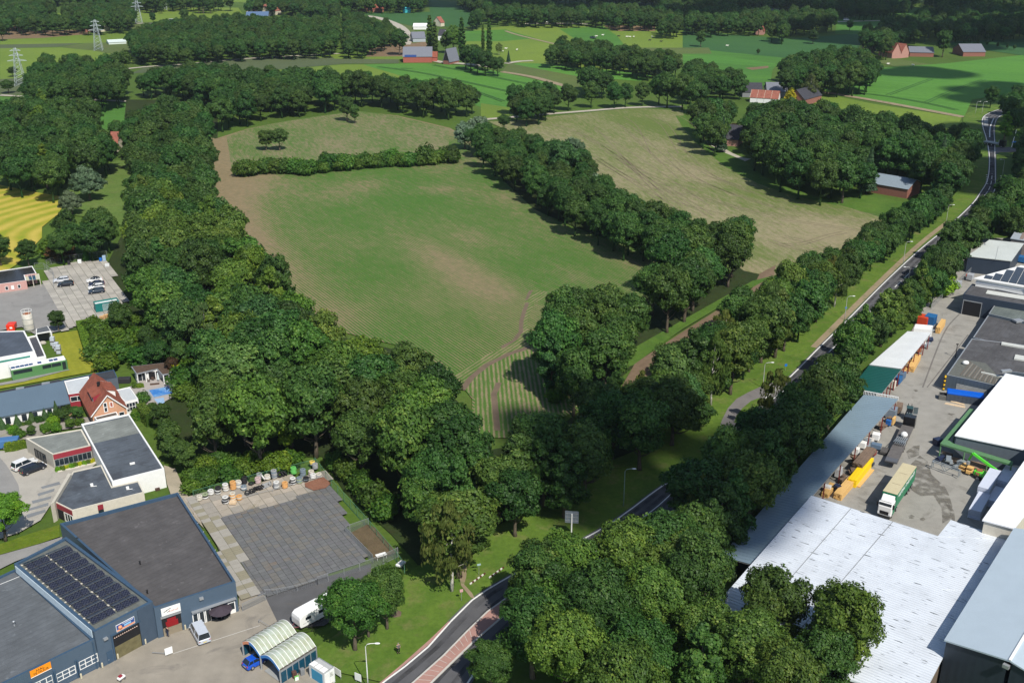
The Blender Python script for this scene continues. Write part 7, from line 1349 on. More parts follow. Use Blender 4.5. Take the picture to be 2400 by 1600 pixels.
TC={'cream':(.55,.52,.44),'black':(.018,.018,.02),'white':(.62,.62,.6),'orange':(.62,.33,.12),'grey':(.30,.31,.32),'pink':(.50,.38,.38),'green':(.12,.45,.10),'bgrey':(.17,.22,.26),'yellow':(.75,.55,.12),'olive':(.28,.33,.2)}
def tyre_mesh(m):
 mb=MB(); n=14; prof=[(.28,.02),(.50,0),(.56,.08),(.56,.17),(.50,.25),(.28,.23)]
 for r,z in prof:mb.v+=[(r*math.cos(6.2832*i/n),r*math.sin(6.2832*i/n),z) for i in range(n)]
 for j in range(6):
  k=(j+1)%6
  for i in range(n):q=(i+1)%n; mb.f.append((j*n+i,j*n+q,k*n+q,k*n+i)); mb.mi.append(0)
 o=mb.build('tyre',m,smooth=False); me=o.data; bpy.data.objects.remove(o); return me
TM={k:tyre_mesh(plain('tyre_'+k,c,.75,0,.2,4)) for k,c in TC.items()}
ORD=['bottom','second','third','fourth','fifth','sixth']
def stack(p,n,cols,lab,s=1.0,lean=0):
 g=G('w',p)
 for i in range(n):
  o=bpy.data.objects.new('tyre',TM[cols[i%len(cols)]]); COL.objects.link(o); o.location=(g.x+rnd.uniform(-.05,.05),g.y+rnd.uniform(-.05,.05),_z[0]+i*.26*s+(.3 if lean else 0)); o.scale=(s,s,s); o.rotation_euler=(lean,0,rnd.uniform(0,3))
  tag(o,('single tyre: %s'%lab) if n==1 else '%s tyre of the %s'%('top' if i==n-1 else ORD[i],lab),'tyre','painted tyres stacked along the yard')
for p,n,c,lab in(((200,745),3,['cream'],'short cream stack, leftmost of all'),((290,715),3,['white','black','olive'],'stack with a pale green top beside the leftmost'),((385,650),3,['white'],'white stack third from the left'),((505,640),5,['white','black','white','black','black'],'black and white striped stack fourth from the left'),((625,590),5,['white','cream'],'white stack left of the tall orange one'),((745,570),6,['orange'],'tall orange stack in the back row'),((835,540),5,['white','cream','grey'],'grey-white stack right of the tall orange one'),((925,480),5,['black'],'black stack in the back row'),((1035,490),1,['black'],'black, lying between the black and the pink stack'),((915,580),3,['bgrey','white'],'blue-grey stack before the black one'),((740,760),6,['orange','cream'],'orange and cream stack on the crate'),((620,800),5,['white','black','grey','black'],'black and silver stack in front'),((840,740),3,['orange','cream'],'low orange stack with yellow inside'),((1145,465),4,['pink'],'pink stack'),((1165,400),4,['grey'],'grey stack behind the pink one'),((1300,405),3,['cream','white'],'white stack right of the leaning tyres'),((1410,385),6,['grey','bgrey','grey'],'tall grey stack in the back row'),((1445,555),5,['grey','white','grey'],'large grey stack in the front row'),((1580,545),4,['orange'],'orange stack right of the large grey one'),((1725,320),5,['green'],'bright green stack'),((1715,490),5,['white','black'],'front black and white stack'),((1815,465),4,['olive','bgrey'],'grey-green stack in front'),((1875,350),5,['bgrey'],'dark blue-grey stack at the right'),((1925,440),3,['black','bgrey'],'black stack at the right'),((2010,330),3,['cream','pink'],'cream stack at the right end'),((2040,390),3,['white'],'white stack at the right end'),((2130,380),3,['cream','grey'],'rightmost pale stack'),((2070,240),4,['grey'],'grey stack in the back right corner'),((2025,175),3,['grey','yellow','yellow'],'yellow-topped stack in the back right corner')):stack(p,n,c,lab,1.0)
for i in range(12):stack((975+i*33,655-i*13),1,['black' if i<8 else 'grey'],'%s in the leaning row behind the rail, counted from the left'%['first','second','third','fourth','fifth','sixth','seventh','eighth','ninth','tenth','eleventh','last'][i],.9,R(75))
for i,x in enumerate((1220,1490,1530,1570)):stack((x,420-(x-1220)*.2),1,['white' if i==0 else 'black'],['white, leaning right of the pink stack','dark, leaning left of the bright green stack','dark, in the middle of the leaning trio','dark, nearest the bright green stack'][i],1.1,R(65))
g=G('w',(745,800)); mb=MB(); [mb.box((0,0,.1+q*.22),(1.2,1.0,.14)) for q in range(2)]; o=mb.build('wooden_crate',WOOD2); o.location=(g.x,g.y-.2,_z[0]); tag(o,'wooden crate at the foot of the orange stack','crate')
GF=plain('green_fence_wire',(.10,.25,.15),.6)
fence('mesh_fence','green mesh fence behind the tyre stacks',Q('w',[(100,690),(640,540),(1290,370),(2050,180),(2080,160)]),1.8,4,GF); fence('mesh_fence','green mesh fence along the wood side of the yard',Q('n',[(1330,130),(1480,330),(1780,660),(2080,1010),(2150,1110)]),2.0,3,GF)
fence('yard_rail','grey rail before the leaning tyres',Q('w',[(880,740),(1140,660),(1380,610),(1940,450),(2230,390)]),1.0,3,STEEL,'rail')
fence('bar_fence','grey bar fence at the lower end of the fenced yard',Q('n',[(1355,1232),(1450,1200),(1740,1105),(1960,1025),(2090,960)]),1.9,3,STEEL,'bars'); fence('bar_fence','grey bar fence around the gravel pen',Q('n',[(1860,1020),(1610,760),(1650,740),(1820,680)]),1.7,2.5,STEEL,'bars')
fence('yard_gate','grey bar gate beside the shop front corner',Q('o',[(665,220),(875,120)]),1.7,5,STEEL,'bars'); fence('mesh_fence','low mesh fence across the asphalt before the yard',Q('n',[(870,1330),(980,1325),(1165,1290),(1355,1232)]),1.5,3,STEEL)
fence('mesh_fence','dark low fence behind the caravan',Q('o',[(1150,420),(1300,390),(1480,300)]),1.0,2.5,BLACK); fence('barrier','grey barrier between the paved yard and asphalt',Q('o',[(815,330),(930,400)]),1.0,3,STEEL,'rail')
sheet('gravel_pen',Q('n',[(1650,770),(1810,690),(1880,720),(2080,950),(1880,1010)]),grass_mat('gravel_brown',(.10,.075,.045),(.16,.12,.07),(.06,.07,.02),.3,3)); sheet('soil_patch',Q('w',[(1900,480),(2200,380),(2330,480),(2240,560),(2050,600),(1910,540)]),grass_mat('red_soil',(.20,.09,.06),(.28,.14,.09),None,.3,3),_z[0]+.03)
g=G('n',(2115,1050)); e=empty('quad_trailer',(g.x,g.y,0),'white and black small trailer in the shade at the yard corner','trailer',rz=R(60)); mb=MB(); mb.box((0,0,.6),(1.6,1.0,.4)); mb.build('tub',WHT,e,local=True,bevel=.08); mb=MB(); mb.bar((-.8,0,.4),(-2,0,.35),.07); mb.build('drawbar',BLACK,e,local=True)
for s in(-1,1):wheel(e,0,s*.6,.3,.16)
for i,(p,s,lab) in enumerate([((1935,975),(1.8,.9,.7),'white bench-like rack beside the bar fence'),((1760,740),(1.2,.5,.5),'white stand in the gravel pen')]):g=G('n',p); mb=MB(); mb.box((0,0,s[2]),(s[0],s[1],.08)); [mb.box((x*s[0]*.45,y*s[1]*.4,s[2]/2),(.08,.08,s[2])) for x in(-1,1) for y in(-1,1)]; o=mb.build('garden_stand',WHT); o.location=(g.x,g.y,.1); o.rotation_euler=(0,0,.5); tag(o,lab,'rack')
fd=G('F',(2104,934),4.5)-G('F',(1893,1165),4.5); ya4=math.atan2(fd.y,fd.x)-math.pi/2
def roofed(name,label,t,pts,h,wall,roofm,cat='building',zs=None,th=.22,walls=True,over=.25,**kw):
 """hall with a sheet roof, heights per corner if given"""
 zs=zs or[h]*len(pts); q=[G(t,p,z) for p,z in zip(pts,zs)]; e=empty(name,(*centroid(q),0),label,cat); k=ring_poly(q,over)
 if walls:mb=MB(); mb.prism(k,-.1,h,zt=[z-th for z in zs],cap=False); mb.build('wall',wall,e)
 mb=MB(); mb.prism(q,0,0,zt=[z-.001 for z in zs],cap=False); n=len(q)
 mb.v=[(x,y,(z if i>=n else mb.v[i+n][2]-th)) for i,(x,y,z) in enumerate(mb.v)]
 pc=ccw(q); zc=zs if(pc[0]-q[0]).length<1e-6 else zs[::-1]
 mb.build('roof_edge',kw.get('edge',roofm),e); mb=MB()
 for tr in tessellate_polygon([[Vector((p.x,p.y,0)) for p in pc]]):
  a=[(pc[i].x,pc[i].y,zc[i]) for i in tr]; cr=(a[1][0]-a[0][0])*(a[2][1]-a[0][1])-(a[2][0]-a[0][0])*(a[1][1]-a[0][1]); mb.face(a if cr>0 else a[::-1])
 mb.build('roof',roofm,e); CLEAR.append(pc); return e,q
def ribs(e,a,b,c,d,za,zc,n,mat,w_=.08,name='roof_rib'):
 """sheet ribs from edge a-b to edge d-c"""
 mb=MB()
 for i in range(n+1):t=i/n; p,q=a.lerp(b,t),d.lerp(c,t); mb.bar((p.x,p.y,za[0]+(za[1]-za[0])*t+.02),(q.x,q.y,zc[1]+(zc[0]-zc[1])*t+.02),w_,.05)
 mb.build(name,mat,e,kind='stuff')
wa=G('i',(1755,558),6)-G('i',(885,278),6); wang=math.atan2(wa.y,wa.x)+math.pi/2
CORR=ribbed('white_corrugated',(.66,.70,.75),wang,.55,.8,.20,.4,.1,speck=(.05,.055,.06),streak=False); GREYW=plain('grey_side_wall',(.22,.23,.24),.6)
e,q=roofed('corrugated_hall','large hall with white corrugated roof marked by dark specks','i',[(885,278),(1755,558),(1845,445),(2240,578),(1812,1352),(1640,1680),(960,1492),(760,1392),(130,1140)],6,plain('brown_board_wall',(.16,.12,.09),.8),CORR)
ribs(e,q[0],q[8],q[6],q[1],(6,6),(6,6),60,CORR,.07); ribs(e,q[1].lerp(q[2],.0),q[4],q[4].lerp(q[3],.0),q[3],(6,6),(6,6),2,CORR)
for s in(.33,.66):a,b=q[0].lerp(q[1],s),q[8].lerp(q[6],s); mb=MB(); mb.bar((a.x,a.y,6.03),(b.x,b.y,6.03),.09,.05); mb.build('roof_joint',GREYW,e)
SHEET=plain('blue_white_sheet',(.44,.52,.58),.4,.1,.05,.4); PANEL=ribbed('navy_panel',(.03,.042,.06),ya4,1.0,.2,.1)
e,q=roofed('grey_hall','tall hall with smooth pale blue roof at the lower right corner','i',[(2280,500),(1800,1270),(2250,1412),(2760,560)],9,PANEL,SHEET,zs=[9,9,10.6,10.6]); g2=q
e2,q=roofed('grey_hall','roof half beyond the ridge at the lower right corner','i',[(2762,560),(2252,1413),(2800,1750),(3300,900)],9,PANEL,SHEET,zs=[10.6,10.6,9,9]); mb=MB(); mb.bar((q[0].x,q[0].y,10.68),(q[1].x,q[1].y,10.68),.35,.12); mb.build('ridge_cap',WHT,e2)
FR=Fac(g2[1],g2[2],centroid(g2)); u,z=FR.uz('i',(2232,1445)); mb=MB(); FR.box(mb,u-.4,u+.4,z-.25,z+.25,0,.5); mb.build('wall_lamp',STEEL,e)
WSH=plain('bright_white_roof',(.80,.81,.83),.5,0,.03,.3); BGW=ribbed('grey_blue_wall',(.14,.17,.20),ya4,1.2,.2,.08)
e,q=roofed('white_hall','bright white-roofed hall beyond the truck, cut by the right edge','i',[(2640,-370),(2062,445),(2284,505),(2900,-280)],8.5,CREAM,WSH)
e,q=roofed('white_hall','bright white-roofed hall with green canopy round its corner','f',[(2225,1000),(1873,1425),(2520,1560),(2900,1140)],5.5,BGW,WSH); mb=MB(); mb.box((*G('f',(2225,990),5.4),5.6),(2.4,.8,.5),.2); mb.build('roof_unit',STEEL,e)
GC=plain('green_canopy',(.10,.22,.10),.6,var=.15); hc=3.8; e=empty('canopy',(*G('s',(1500,630),hc),0),'narrow green canopy bent round the corner of the bright white hall','canopy')
for i,pts in enumerate([[(1755,265),(1812,282),(1515,610),(1430,650)],[(1430,652),(1516,612),(1570,650),(2232,852),(2225,888)]]):mb=MB(); mb.prism(Q('s',pts,hc),hc-.35,hc); mb.build('canopy_roof',GC,e)
for p in((1440,650),(1600,480),(1755,300),(1700,735),(1960,805),(2215,885)):g=G('s',p,hc); mb=MB(); mb.box((g.x,g.y,hc/2-.2),(.2,.2,hc-.4)); mb.build('post',GC,e)
CLEAR.append(ccw(Q('F',[(1700,1310),(2026,915),(2400,640),(2600,640),(2600,1700),(1700,1500)])))
hD=hgt('r',(1268,1152),(1222,1378)); print('dark hall',hD); DF=roof_felt('charcoal_felt',(.075,.073,.075),ya4,(.10,.10,.105)); BW=ribbed('blue_ribbed_wall',(.10,.13,.16),0,.6,.3,.2)
q=Q('r',[(1612,655),(1268,1148),(1945,1296),(2100,1100),(2700,1180),(2800,800)],hD); e=block('dark_hall','dark flat-roofed hall with yellow-black striped corner above the blue skip',q,hD,BW,DF,.15,.22,STEEL)
mb=MB(); flatfaces(mb,Q('r',[(1445,925),(1800,985),(2000,1195),(1935,1290),(1275,1145)],hD),hD-.06); mb.build('mossy_roof_part',plain('mossy_felt',(.12,.125,.11),.8,var=.25),e)
for i in range(14):a,b=G('r',(1600+i*28-(i>6)*10,975+i*18),hD),G('r',(1460+i*36,1150+i*10),hD); mb=MB(); mb.bar((a.x,a.y,hD),(b.x,b.y,hD),.28,.08); mb.build('roof_plank',plain('old_plank%d'%(i%2),((.13,.11,.09),(.20,.18,.155))[i%2],.85),e)
for pts in([(2205,885),(2500,940),(2500,990),(2185,940)],[(2020,712),(2500,800),(2500,825),(2012,742)],[(1740,1118),(2030,1180),(2020,1192),(1735,1126)]):mb=MB(); mb.prism(Q('r',pts,hD),hD-.1,hD+.25); mb.build('skylight',plain('pale_skylight',(.55,.56,.52),.5),e)
g=G('r',(1525,1005),hD); o=MB(); o.ball((0,0,.35),(.8,.6,.5),9,6); o=o.build('white_bag',WHT,smooth=True); o.location=(g.x,g.y,hD); tag(o,'white bulk bag lying on the dark roof','bag')
Fy=Fac(q[1],q[2],centroid(q)); mb=MB(); Fy.box(mb,Fy.L*.23,Fy.L*.85,.3,hD*.62,0,.05); mb.build('pale_panel',plain('streaked_panel',(.38,.39,.38),.7,var=.3),e); pst=q[1]
for i in range(8):mb=MB(); mb.box((pst.x-.25,pst.y-.2,.3+i*hD/8.4),(.34,.34,hD/8.4)); mb.build('corner_band',plain('warning_yellow',(.75,.45,.02),.5) if i%2 else BLACK,e)
q=Q('r',[(1842,325),(1628,640),(2150,770),(2900,900),(3000,500),(2190,405)],hD-.3); e=block('dark_hall','middle dark-roofed hall between the striped one and the roller door building',q,hD-.3,BW,DF,.15,.22,STEEL); g=G('r',(2240,420),hD); mb=MB(); mb.box((g.x,g.y,hD+.1),(2.2,1.6,.5),.3); mb.build('roof_unit',STEEL,e)
q=Q('r',[(1965,135),(1842,318),(2215,405),(2600,480),(2700,260)],hD+.2); e=block('green_grey_hall','low hall with green-grey flat roof right of the roller door building',q,hD+.2,BW,roof_felt('sage_felt',(.12,.14,.13),ya4),.12,.2,STEEL)
hR=hgt('r',(1495,52),(1445,335)); print('roller',hR); q=[G('r',(1495,52),hR),G('q',(1400,1290),hR),G('q',(2600,1560),hR),G('r',(2700,260),hR),G('r',(1957,135),hR)]; e=block('roller_door_hall','navy hall with wide dark roller door at the end of the yard',q,hR,NAVY,DF,.12,.25,NAVY)
Fr_=Fac(q[0],q[4],centroid(q)); r=Fr_.rect('r',[(1500,148),(1740,185),(1718,372),(1478,320)]); mb=MB(); Fr_.box(mb,r[0],r[1],0,r[3],0,.03); mb.build('door_opening',DK,e); mb=MB(); Fr_.box(mb,r[0]-.15,r[0],0,r[3]+.15,0,.1); Fr_.box(mb,r[1],r[1]+.15,0,r[3]+.15,0,.1); Fr_.box(mb,r[0]-.15,r[1]+.15,r[3]+.15,r[3]+.35,0,.12); mb.build('door_frame',STEEL,e)
mb=MB(); mb.prism(Q('r',[(1825,5),(2500,110),(2500,160),(1800,48)],hR),hR,hR+.15); mb.build('skylight',plain('pale_skylight',(.55,.56,.52),.5),e)
hV=8.0; q=[G('q',p,hV) for p in[(1430,1188),(2300,955),(3000,1120),(3000,1490),(2352,1340)]]; e=empty('solar_hall',(*centroid(q),0),'white-edged hall with stepped solar panel columns at the right edge','building'); k=ring_poly(ccw(q),.4); mb=MB(); mb.prism(k,0,hV-.3,cap=False); mb.build('wall',WHT,e); mb=MB(); mb.prism(q,hV-.35,hV); mb.build('roof',WHT,e); CLEAR.append(ccw(q)); mb=MB(); mb.prism(ring_poly(ccw(q),.25),hV-1.3,hV-1.1,cap=False); mb.build('gutter_band',plain('lilac_gutter',(.4,.42,.5),.5),e)
a0,a1=G('q',(1605,1195),hV),G('q',(2352,1325),hV); bd_=(G('q',(2020,1035),hV)-G('q',(1897,1245),hV)); L0=(a1-a0).length; ad=(a1-a0)/L0; bl=bd_.length; bd_=bd_/bl
for c_ in range(9):
 w_=L0/4.9; n=[3,6,11,16,16,18,18,18,18][c_] if c_<9 else 0
 for k_ in range(n):
  st=.42 if n>3 else.42; p=a0+ad*(c_*w_+.08)+bd_*(k_*bl/11+.15); u_,v2=ad*(w_-.14),bd_*(bl/11-.07); pp=[p,p+u_,p+u_+v2,p+v2]
  if all(inside(z_,q) for z_ in pp):mb=MB(); mb.prism(pp,hV+.04,hV+.12); mb.build('solar_panel',plain('dark_cell',(.035,.04,.05),.2,0,.1),e)
hB=5.4; q0=[(1715,482),(2352,550),(2122,872),(1300,778),(1440,690)]; e,q=roofed('pale_roof_shed','shed with pale yellowish flat roof and navy wall beyond the solar hall','q',q0,hB,NAVY,plain('pale_roof',(.52,.55,.52),.5,0,.1,.2)); a,b=G('q',(1880,610),hB),G('q',(1815,930),0); mb=MB(); mb.bar((a.x,a.y,hB+.05),(*G('q',(1828,850),hB),hB+.05),.06); mb.bar((*G('q',(1828,850),hB),hB),(b.x,b.y-3,.5),.1); mb.build('downpipe',STEEL,e)
e,q=roofed('grey_roof_barn','grey metal roof at the right edge beyond the pale roofed shed','q',[(2700,30),(2260,212),(2102,457),(2800,560)],6,plain('grey_brick',(.2,.18,.17),.8),plain('grey_metal',(.42,.46,.5),.4,.2)); mb=MB(); mb.prism(Q('q',[(2360,300),(2420,305),(2340,480),(2270,470)],6),6.0,6.08); mb.build('rust_sheet',plain('brown_sheet',(.22,.17,.14),.7),e)
def openshed(name,label,t,fl,fr,nr,nl,h,roofm,n,dh=.5):
 zs=[h,h+dh,h+dh,h]; q=[G(t,p,z) for p,z in zip((fl,fr,nr,nl),zs)]; e,q=roofed(name,label,t,[fl,fr,nr,nl],h,None,roofm,'shed',zs=zs,walls=False,edge=STEEL)
 mb=MB(); bk=[q[0],q[3],q[3].lerp(q[2],.04),q[0].lerp(q[1],.04)]; mb.prism(bk,0,h-.25); mb.build('back_wall',NAVY,e)
 for i in range(n+1):p=q[1].lerp(q[2],i/n).lerp(q[0].lerp(q[3],i/n),.06); mb=MB(); mb.box((p.x,p.y,(h+dh)/2-.12),(.18,.18,h+dh-.25),ya4); mb.build('post',plain('rack_red',(.22,.03,.025),.6),e)
 ribs(e,q[0],q[3],q[2],q[1],(h,h),(h+dh,h+dh),int((q[0]-q[3]).length/.9),roofm,.07); return e,q
BG=ribbed('blue_grey_sheet',(.22,.30,.36),ya4+math.pi/2,.45,.4,.12,.4,.1); WS2=ribbed('white_sheet_roof',(.66,.68,.68),ya4+math.pi/2,.45,.4,.12,.5,0); GS=ribbed('dark_green_sheet',(.010,.085,.07),ya4+math.pi/2,.45,.4,.15,.4,0)
e,qs=openshed('timber_shed','long open shed with blue-grey sheet roof beside the trees','F',(2024,925),(2105,935),(1762,1322),(1690,1302),4.6,BG,9)
mb=MB(); F_=Fac(qs[0],qs[1],centroid(qs)); [mb.bar(F_.P(F_.L*i/22,4.7,.1),F_.P(F_.L*i/22,5.5,.1),.08) for i in range(23)]; mb.bar(F_.P(0,5.5,.1),F_.P(F_.L,5.5,.1),.12); mb.build('end_railing',WHT,e,kind='stuff')
openshed('timber_shed','open shed with white sheet roof in the middle of the yard side','r',(735,560),(1058,580),(658,1068),(218,1012),4.2,WS2,6); openshed('timber_shed','open shed with dark green roof between the white and the blue-grey one','r',(216,1016),(655,1072),(388,1400),(-40,1345),4.0,GS,5)
block('site_cabin','small white cabin at the far end of the white-roofed shed',Q('r',[(850,460),(1085,480),(1062,540),(825,520)],3.2),3.2,WHT,WHT,.1,.15)
def boxed(name,label,cat,t,p,size,rz,c,z=0,bevel=.03,extra=None):
 g=G(t,p) if t else Vector(p); e=empty(name,(g.x,g.y,z),label,cat,rz=rz); mb=MB(); mb.box((0,0,size[2]/2+.05),size); mb.build('body',c,e,local=True,bevel=bevel)
 mb=MB(); [mb.box((size[0]*(i/9-.5),s*(size[1]/2+.02),size[2]/2),(.12,.06,size[2]*.9)) for i in range(1,9) for s in(-1,1)]; mb.build('rib',c,e,local=True,kind='stuff'); return e
yr=ya4+math.pi/2; CB,CBO=plain('container_blue',(.02,.12,.30),.5),plain('orange_red',(.55,.06,.02),.5)
boxed('blue_container','blue container beyond the white cabin','container','r',(1040,470),(3,2.4,2.6),yr,CB); boxed('red_container','orange-red container half hidden by trees left of the blue one','container','r',(945,470),(3,2.4,2.4),yr,CBO)
TARP=plain('blue_tarpaulin',(.0,.10,.55),.5,0,.1); c_,rz,L_=axis('s',(1520,205),(1880,255)); e=boxed('covered_skip','long dark skip covered by a bright blue tarpaulin','skip',None,c_+Vector((.3,1.3)),(7.4,2.5,1.9),rz,plain('dark_skip',(.06,.075,.10),.6)); mb=MB(); mb.box((0,0,2.15),(7.5,2.6,.5)); mb.build('tarpaulin',TARP,e,local=True,bevel=.2)
e=boxed('open_skip','open grey skip left of the blue-covered one','skip','s',(1465,175),(2.2,1.8,1.4),rz,plain('grey_skip',(.16,.16,.15),.7)); mb=MB(); mb.box((0,0,1.44),(1.9,1.5,.06)); mb.build('dark_content',DK,e,local=True)
def boards(label,t,pa,pb,wd,h,m,zb=0.0,layers=None,group='timber stacks in the yard',cols=4,off=0,ht=None):
 """bundle of sawn boards: every visible board row is a part"""
 c_,rz,L_=axis(t,pa,pb,ht or 0); e=empty('timber_bundle',(c_.x+off*math.cos(rz+math.pi/2),c_.y+off*math.sin(rz+math.pi/2),zb),label,'timber',group,rz); n=layers or max(1,round(h/.3)); rr=random.Random(int(c_.x*7))
 for i in range(n):
  for k in range(cols):mb=MB(); mb.box((rr.uniform(-.12,.12),(k-(cols-1)/2)*wd/cols,h*(i+.5)/n),(L_,wd/cols*.93,h/n*.88)); mb.build('board',m,e,local=True)
 return e
YEL=plain('yellow_shuttering',(.85,.58,.01),.5,0,.06); HONEY=plain('honey_timber',(.68,.42,.15),.75,var=.12,scale=3)
boards('upper brown planks on the yellow beams','s',(500,1010),(655,830),1.9,.8,WOODB,1.9); boards('bright yellow shuttering beams under brown planks','s',(445,1150),(640,900),1.6,1.9,YEL,layers=5,cols=3); boards('honey-coloured timber bundle left before the yellow beams','s',(290,1290),(455,1100),1.5,1.6,HONEY,layers=4); boards('low pale timber bundle right of the yellow beams','s',(510,1150),(670,960),1.0,.6,HONEY,layers=2); boards('small timber bundle in the rack nearest the corrugated roof','s',(150,1265),(240,1150),1.3,1.2,HONEY,layers=3)
boards('honey timber bundle standing before the white cabin','r',(1140,605),(1215,490),1.1,2.0,HONEY,layers=5); boards('tall timber pile under the near end of the white shed','r',(775,1130),(870,960),1.4,1.7,HONEY,layers=5); boards('lower timber pile left of the tall one under the white shed','r',(660,1150),(770,1000),1.3,1.1,HONEY,layers=3); boards('pale beams on the ground before the blue-covered skip','s',(1480,225),(1700,270),.9,.4,WOOD2,layers=1,cols=3); boards('second pale beam pile behind the first before the skip','s',(1540,205),(1690,245),.7,.5,WOOD2,layers=2,cols=2)
rr=random.Random(9); TH=G('s',(1700,880)); td=(G('s',(2050,1000))-G('s',(1480,800))).normalized(); tn=Vector((-td.y,td.x)); a_t=math.atan2(td.y,td.x)
for lv,(o_,zz) in enumerate([(2.6,0),(1.2,0),(-.2,0),(-1.6,0),(-3.0,0),(-4.4,0),(1.9,.5),(.4,.5),(-1.0,.5)]):
 lab=['rear','second','third','middle','fifth','front','upper rear','upper middle','upper front'][lv]; e=empty('beam_bundle',(TH.x+tn.x*o_+td.x*rr.uniform(-1,2),TH.y+tn.y*o_+td.y*rr.uniform(-1,2),zz),'%s bundle of weathered brown beams in the heap below the green crane arm'%lab,'timber','weathered beams',a_t+rr.uniform(-.06,.06))
 for k in range(5):mb=MB(); mb.box((rr.uniform(-.5,.5),(k-2)*.26,.18),(rr.uniform(7,10),.2,.22),rz=rr.uniform(-.04,.04)); mb.build('beam',[WOODB,plain('tan_beam',(.38,.27,.19),.85,var=.25,scale=2)][(k+lv)%2],e,local=True)
LG=plain('crane_green',(.10,.62,.04),.4,0,.05); g=G('s',(1960,1085)); e=empty('crane',(g.x,g.y,0),'bright green mobile crane with raised angled arm over the beams','crane',rz=a_t); mb=MB(); mb.box((-.6,0,1.3),(4.4,1.3,.9)); mb.build('body',LG,e,local=True,bevel=.1); mb=MB(); [mb.box((-2.3+i*.45,-.68,1.3),(.12,.04,.6)) for i in range(8)]; mb.build('side_marking',plain('pale_green',(.4,.75,.3),.5),e,local=True,kind='stuff'); mb=MB(); mb.box((1.9,.1,1.5),(1.4,1.8,1.5)); mb.build('cab',GLASS,e,local=True,bevel=.1); mb=MB(); mb.box((0,0,.7),(5,2,.4)); mb.build('chassis',BLACK,e,local=True)
for x in(-1.7,1.7):
 for s in(-1,1):wheel(e,x,s*1.1,.55,.35)
B0=(g.x+1.6,g.y+.2,2.2); g1=G('s',(1790,760),5.0); g0=G('s',(1745,830),3.2); off=Vector((g.x,g.y,0)); iv=Matrix.Rotation(-a_t,4,'Z')
def loc_(p):return tuple(iv@(Vector(p)-off))
mb=MB(); mb.bar(loc_(B0),loc_((g1.x,g1.y,5.0)),.42); mb.build('main_arm',LG,e,local=True); mb=MB(); mb.bar(loc_((g1.x,g1.y,5.0)),loc_((g0.x,g0.y,3.2)),.3); mb.build('outer_arm',LG,e,local=True); mb=MB(); k_=loc_((g0.x,g0.y,2.6)); mb.box(k_,(.6,.8,.8)); mb.build('grab',STEEL,e,local=True,bevel=.15)
for i,(pa,pb,h_) in enumerate([((1790,1500),(1900,1300),2.0),((1880,1300),(2010,1090),3.0),((1990,1380),(2080,1230),1.8),((2080,1200),(2190,1040),2.6)]):boards(['nearest','tall left','right lower','far right'][i]+' white-wrapped panel pack along the white hall','s',pa,pb,2.2,h_,plain('foil_white',(.56,.60,.70),.35,0,.06),layers=4,group='white-wrapped packs',cols=1)
e=boxed('insulation_pack','brown and white pack in the corner below the green canopy','pack','s',(2240,1010),(2.2,1.6,1.8),.3,CREAM)
c_,rz,L_=axis('s',(900,1385),(1160,1100)); ct=[G('s',p,4.0) for p in[(800,1208),(940,1258),(1160,942),(1015,900)]]; c_=centroid(ct); dv=((ct[0]+ct[1])-(ct[2]+ct[3])).normalized(); rz=math.atan2(dv.y,dv.x); Lt=((ct[0]+ct[1])/2-(ct[2]+ct[3])/2).length
TGN,TAN_=plain('truck_green',(.01,.20,.09),.4,0,.04),plain('tan_tarp',(.50,.44,.28),.8,0,.08,.6); e=empty('truck',(c_.x,c_.y,_z[0]),'white-cabbed articulated truck with green curtain sides and tan roof','truck',rz=rz); hl=Lt/2; mb=MB(); mb.box((0,0,2.55),(Lt,2.5,2.8)); mb.build('curtain_body',TGN,e,local=True); mb=MB(); mb.box((0,0,3.97),(Lt+.02,2.52,.06)); mb.build('roof',TAN_,e,local=True)
for x in(-hl*.33,hl*.4):mb=MB(); mb.box((x,0,4.01),(.06,1.5,.02)); mb.build('roof_seam',WOODB,e,local=True)
Ft=Fac(Vector((c_.x,c_.y))+Vector((math.cos(rz)*hl-math.sin(rz)*1.25,math.sin(rz)*hl+math.cos(rz)*1.25)),Vector((c_.x,c_.y))+Vector((-math.cos(rz)*hl-math.sin(rz)*1.25,-math.sin(rz)*hl+math.cos(rz)*1.25)),c_); mb=MB()
for i in range(12):
 x=-hl+1.2+i*(Lt-2.6)/12+(.5 if i>6 else 0)
 for dx,w_,z_,h_ in((0,.16,3.2,.75),(.3,.5,(3.45,3.0,3.2)[i%3],.16),(.5,.16,3.2,(.75,.4)[i%2])):mb.box((x+dx,1.262,z_),(w_,.02,h_))
mb.build('lettering',WHT,e,local=True,kind='stuff')
mb=MB(); mb.box((0,0,.95),(Lt,2.2,.3)); mb.build('chassis',BLACK,e,local=True); loft([(hl+.25,[(-1.2,.5),(1.2,.5),(1.2,3.0),(-1.2,3.0)]),(hl+1.9,[(-1.22,.5),(1.22,.5),(1.22,2.95),(-1.22,2.95)]),(hl+2.25,[(-1.15,.5),(1.15,.5),(1.12,2.2),(-1.12,2.2)])],WHT,'cab',e,bevel=.1)
loft([(hl+.3,[(-1.1,3.0),(1.1,3.0),(1.05,3.75),(-1.05,3.75)]),(hl+1.8,[(-1.05,3.0),(1.05,3.0),(.9,3.2),(-.9,3.2)])],WHT,'roof_deflector',e,bevel=.08); mb=MB(); mb.bar((hl+2.02,-1.05,2.45),(hl+2.02,1.05,2.45),.3,.8); mb.build('windscreen',GLASS,e,local=True); mb=MB(); mb.box((hl+1.3,0,2.3),(.9,2.47,.7)); mb.build('side_window',GLASS,e,local=True); mb=MB(); mb.box((hl+2.28,0,1.1),(.08,1.5,.6)); mb.build('grille',BLACK,e,local=True)
